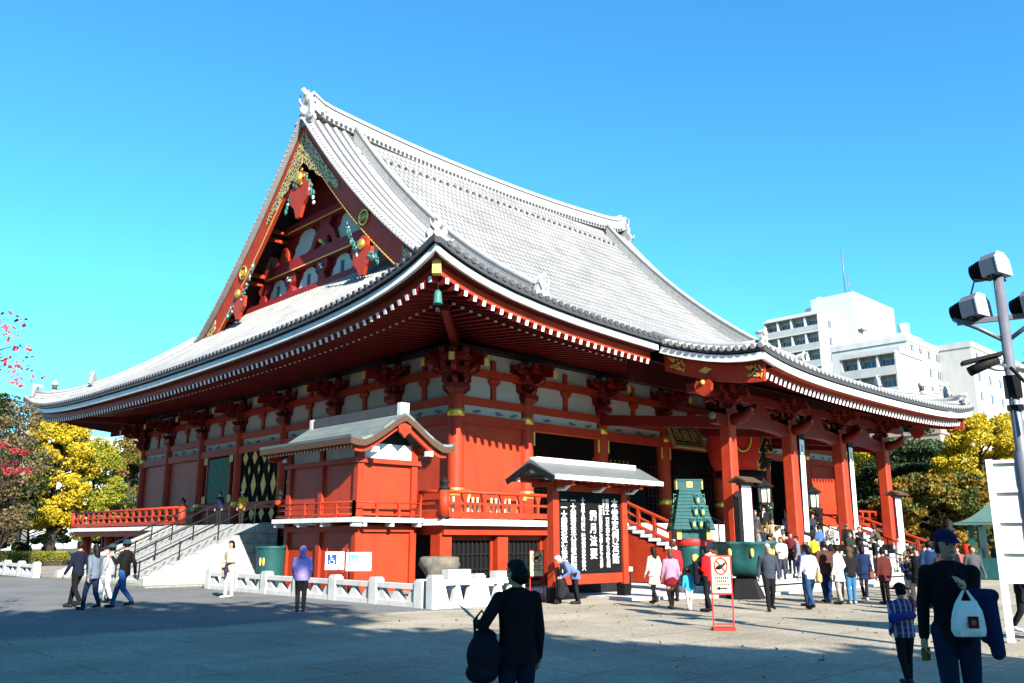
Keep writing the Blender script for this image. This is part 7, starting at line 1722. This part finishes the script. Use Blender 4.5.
# length of west face so that its far end falls where the photograph shows it
def ylen(x, y, px): 
    d = ray(px, 430); return x*d.y/d.x - y
def xlen(x, y, px):
    d = ray(px, 430); return y*d.x/d.y - x
b1 = block('tall pale apartment block with long balconies on its left face', x, y, max(14, xlen(x, y, 884)), max(10, ylen(x, y, 775)), z-.9, 'whitebuild', 13, 'balcony', 'windows', 4, 4)
x2, y2 = AT(874, 158); z2_ = HZ(874, 289, 158); t = thing('stair_tower', 'windowless white stair tower rising above the pale apartment block', 'tower', (x2, y2, 0), 0, 'buildings in the distance'); wx_ = xlen(x2, y2, 906)
m = MB(); m.box(0, wx_, 0, 8, 0, z2_); m.build('wall', ['whitebuild'], t); m = MB(); m.cyl((1.5,2,z2_), (1.5,2,z2_+9), .12, n=6); m.cyl((3.2,2,z2_), (3.2,2,z2_+4), .08, n=6); m.box(.5,2.6,-.8,0,z2_-7,z2_-6.8); m.box(.5,.6,-.8,-.7,z2_-7,z2_-2); m.box(2.5,2.6,-.8,-.7,z2_-7,z2_-2); m.build('antenna', ['steel'], t); m = MB(); m.box(wx_, wx_+2.4, .5, 4, z2_-14, z2_-9); m.box(wx_+.3, wx_+2.0, -.6, .4, z2_-12.5, z2_-11); m.build('dark_vent', ['iron'], t)
x3, y3 = AT(917, 128); z3 = HZ(917, 345, 128); block('lower grey white block with recessed balconies and square piers', x3, y3, max(8, xlen(x3, y3, 930)), max(8, ylen(x3, y3, 868)), z3-.9, 'concrete', 9, 'balcony', 'none', 1, 3, roofbox=False)
x4, y4 = AT(926, 140); z4 = HZ(926, 333, 140); block('long plain white building with a few small windows', x4, y4, xlen(x4, y4, 984), 12, z4-.9, 'whitebuild', 11, 'none', 'windows', 9, 1, roofbox=True)
x5, y5 = AT(992, 150); z5 = HZ(1000, 338, 150); block('pale grey building partly hidden by the floodlight mast', x5, y5, 30, 14, z5-.9, 'concrete', 10, 'none', 'windows', 6, 1, roofbox=False)
x6, y6 = AT(950, 105); z6 = HZ(960, 424, 105); block('low tan building with a brick coloured band behind the yellow trees', x6, y6, 50, 14, z6-.9, 'tanbuild', 4, 'none', 'windows', 12, 1, cat='building', roofbox=False)
# left distance
x7, y7 = AT(30, 190); z7 = HZ(40, 420, 190); block('pale pink building behind the ginkgo at far left', x7, y7, xlen(x7, y7, 76), 18, z7-.9, 'concrete', 8, 'none', 'windows', 6, 1, roofbox=False)
x8, y8 = AT(78, 210); z8 = HZ(90, 436, 210); block('hazy white building between the trees at far left', x8, y8, xlen(x8, y8, 160), 18, z8-.9, 'whitebuild', 7, 'none', 'windows', 8, 1, roofbox=False)
x9, y9 = AT(-30, 170); z9 = HZ(0, 445, 170); block('grey building behind the thin trees at the left edge', x9, y9, xlen(x9, y9, 26), 18, z9-.9, 'concrete', 6, 'none', 'windows', 6, 1, roofbox=False)
x10, y10 = AT(860, 120); block('low grey building hidden behind the porch trees', x10, y10, 40, 12, 8.5, 'concrete', 3, 'none', 'windows', 10, 1, cat='building', roofbox=False)
for i_, (px_, d_, w_, h_, lab_) in enumerate(((-170, 190, 40, 16, 'long grey block north west of the temple grounds'), (-420, 170, 46, 20, 'pale block west of the temple grounds'))):
    x11, y11 = AT(px_, d_); block(lab_, x11, y11, w_, 18, h_, 'concrete', 6, 'none', 'windows', 8, 1, roofbox=False)
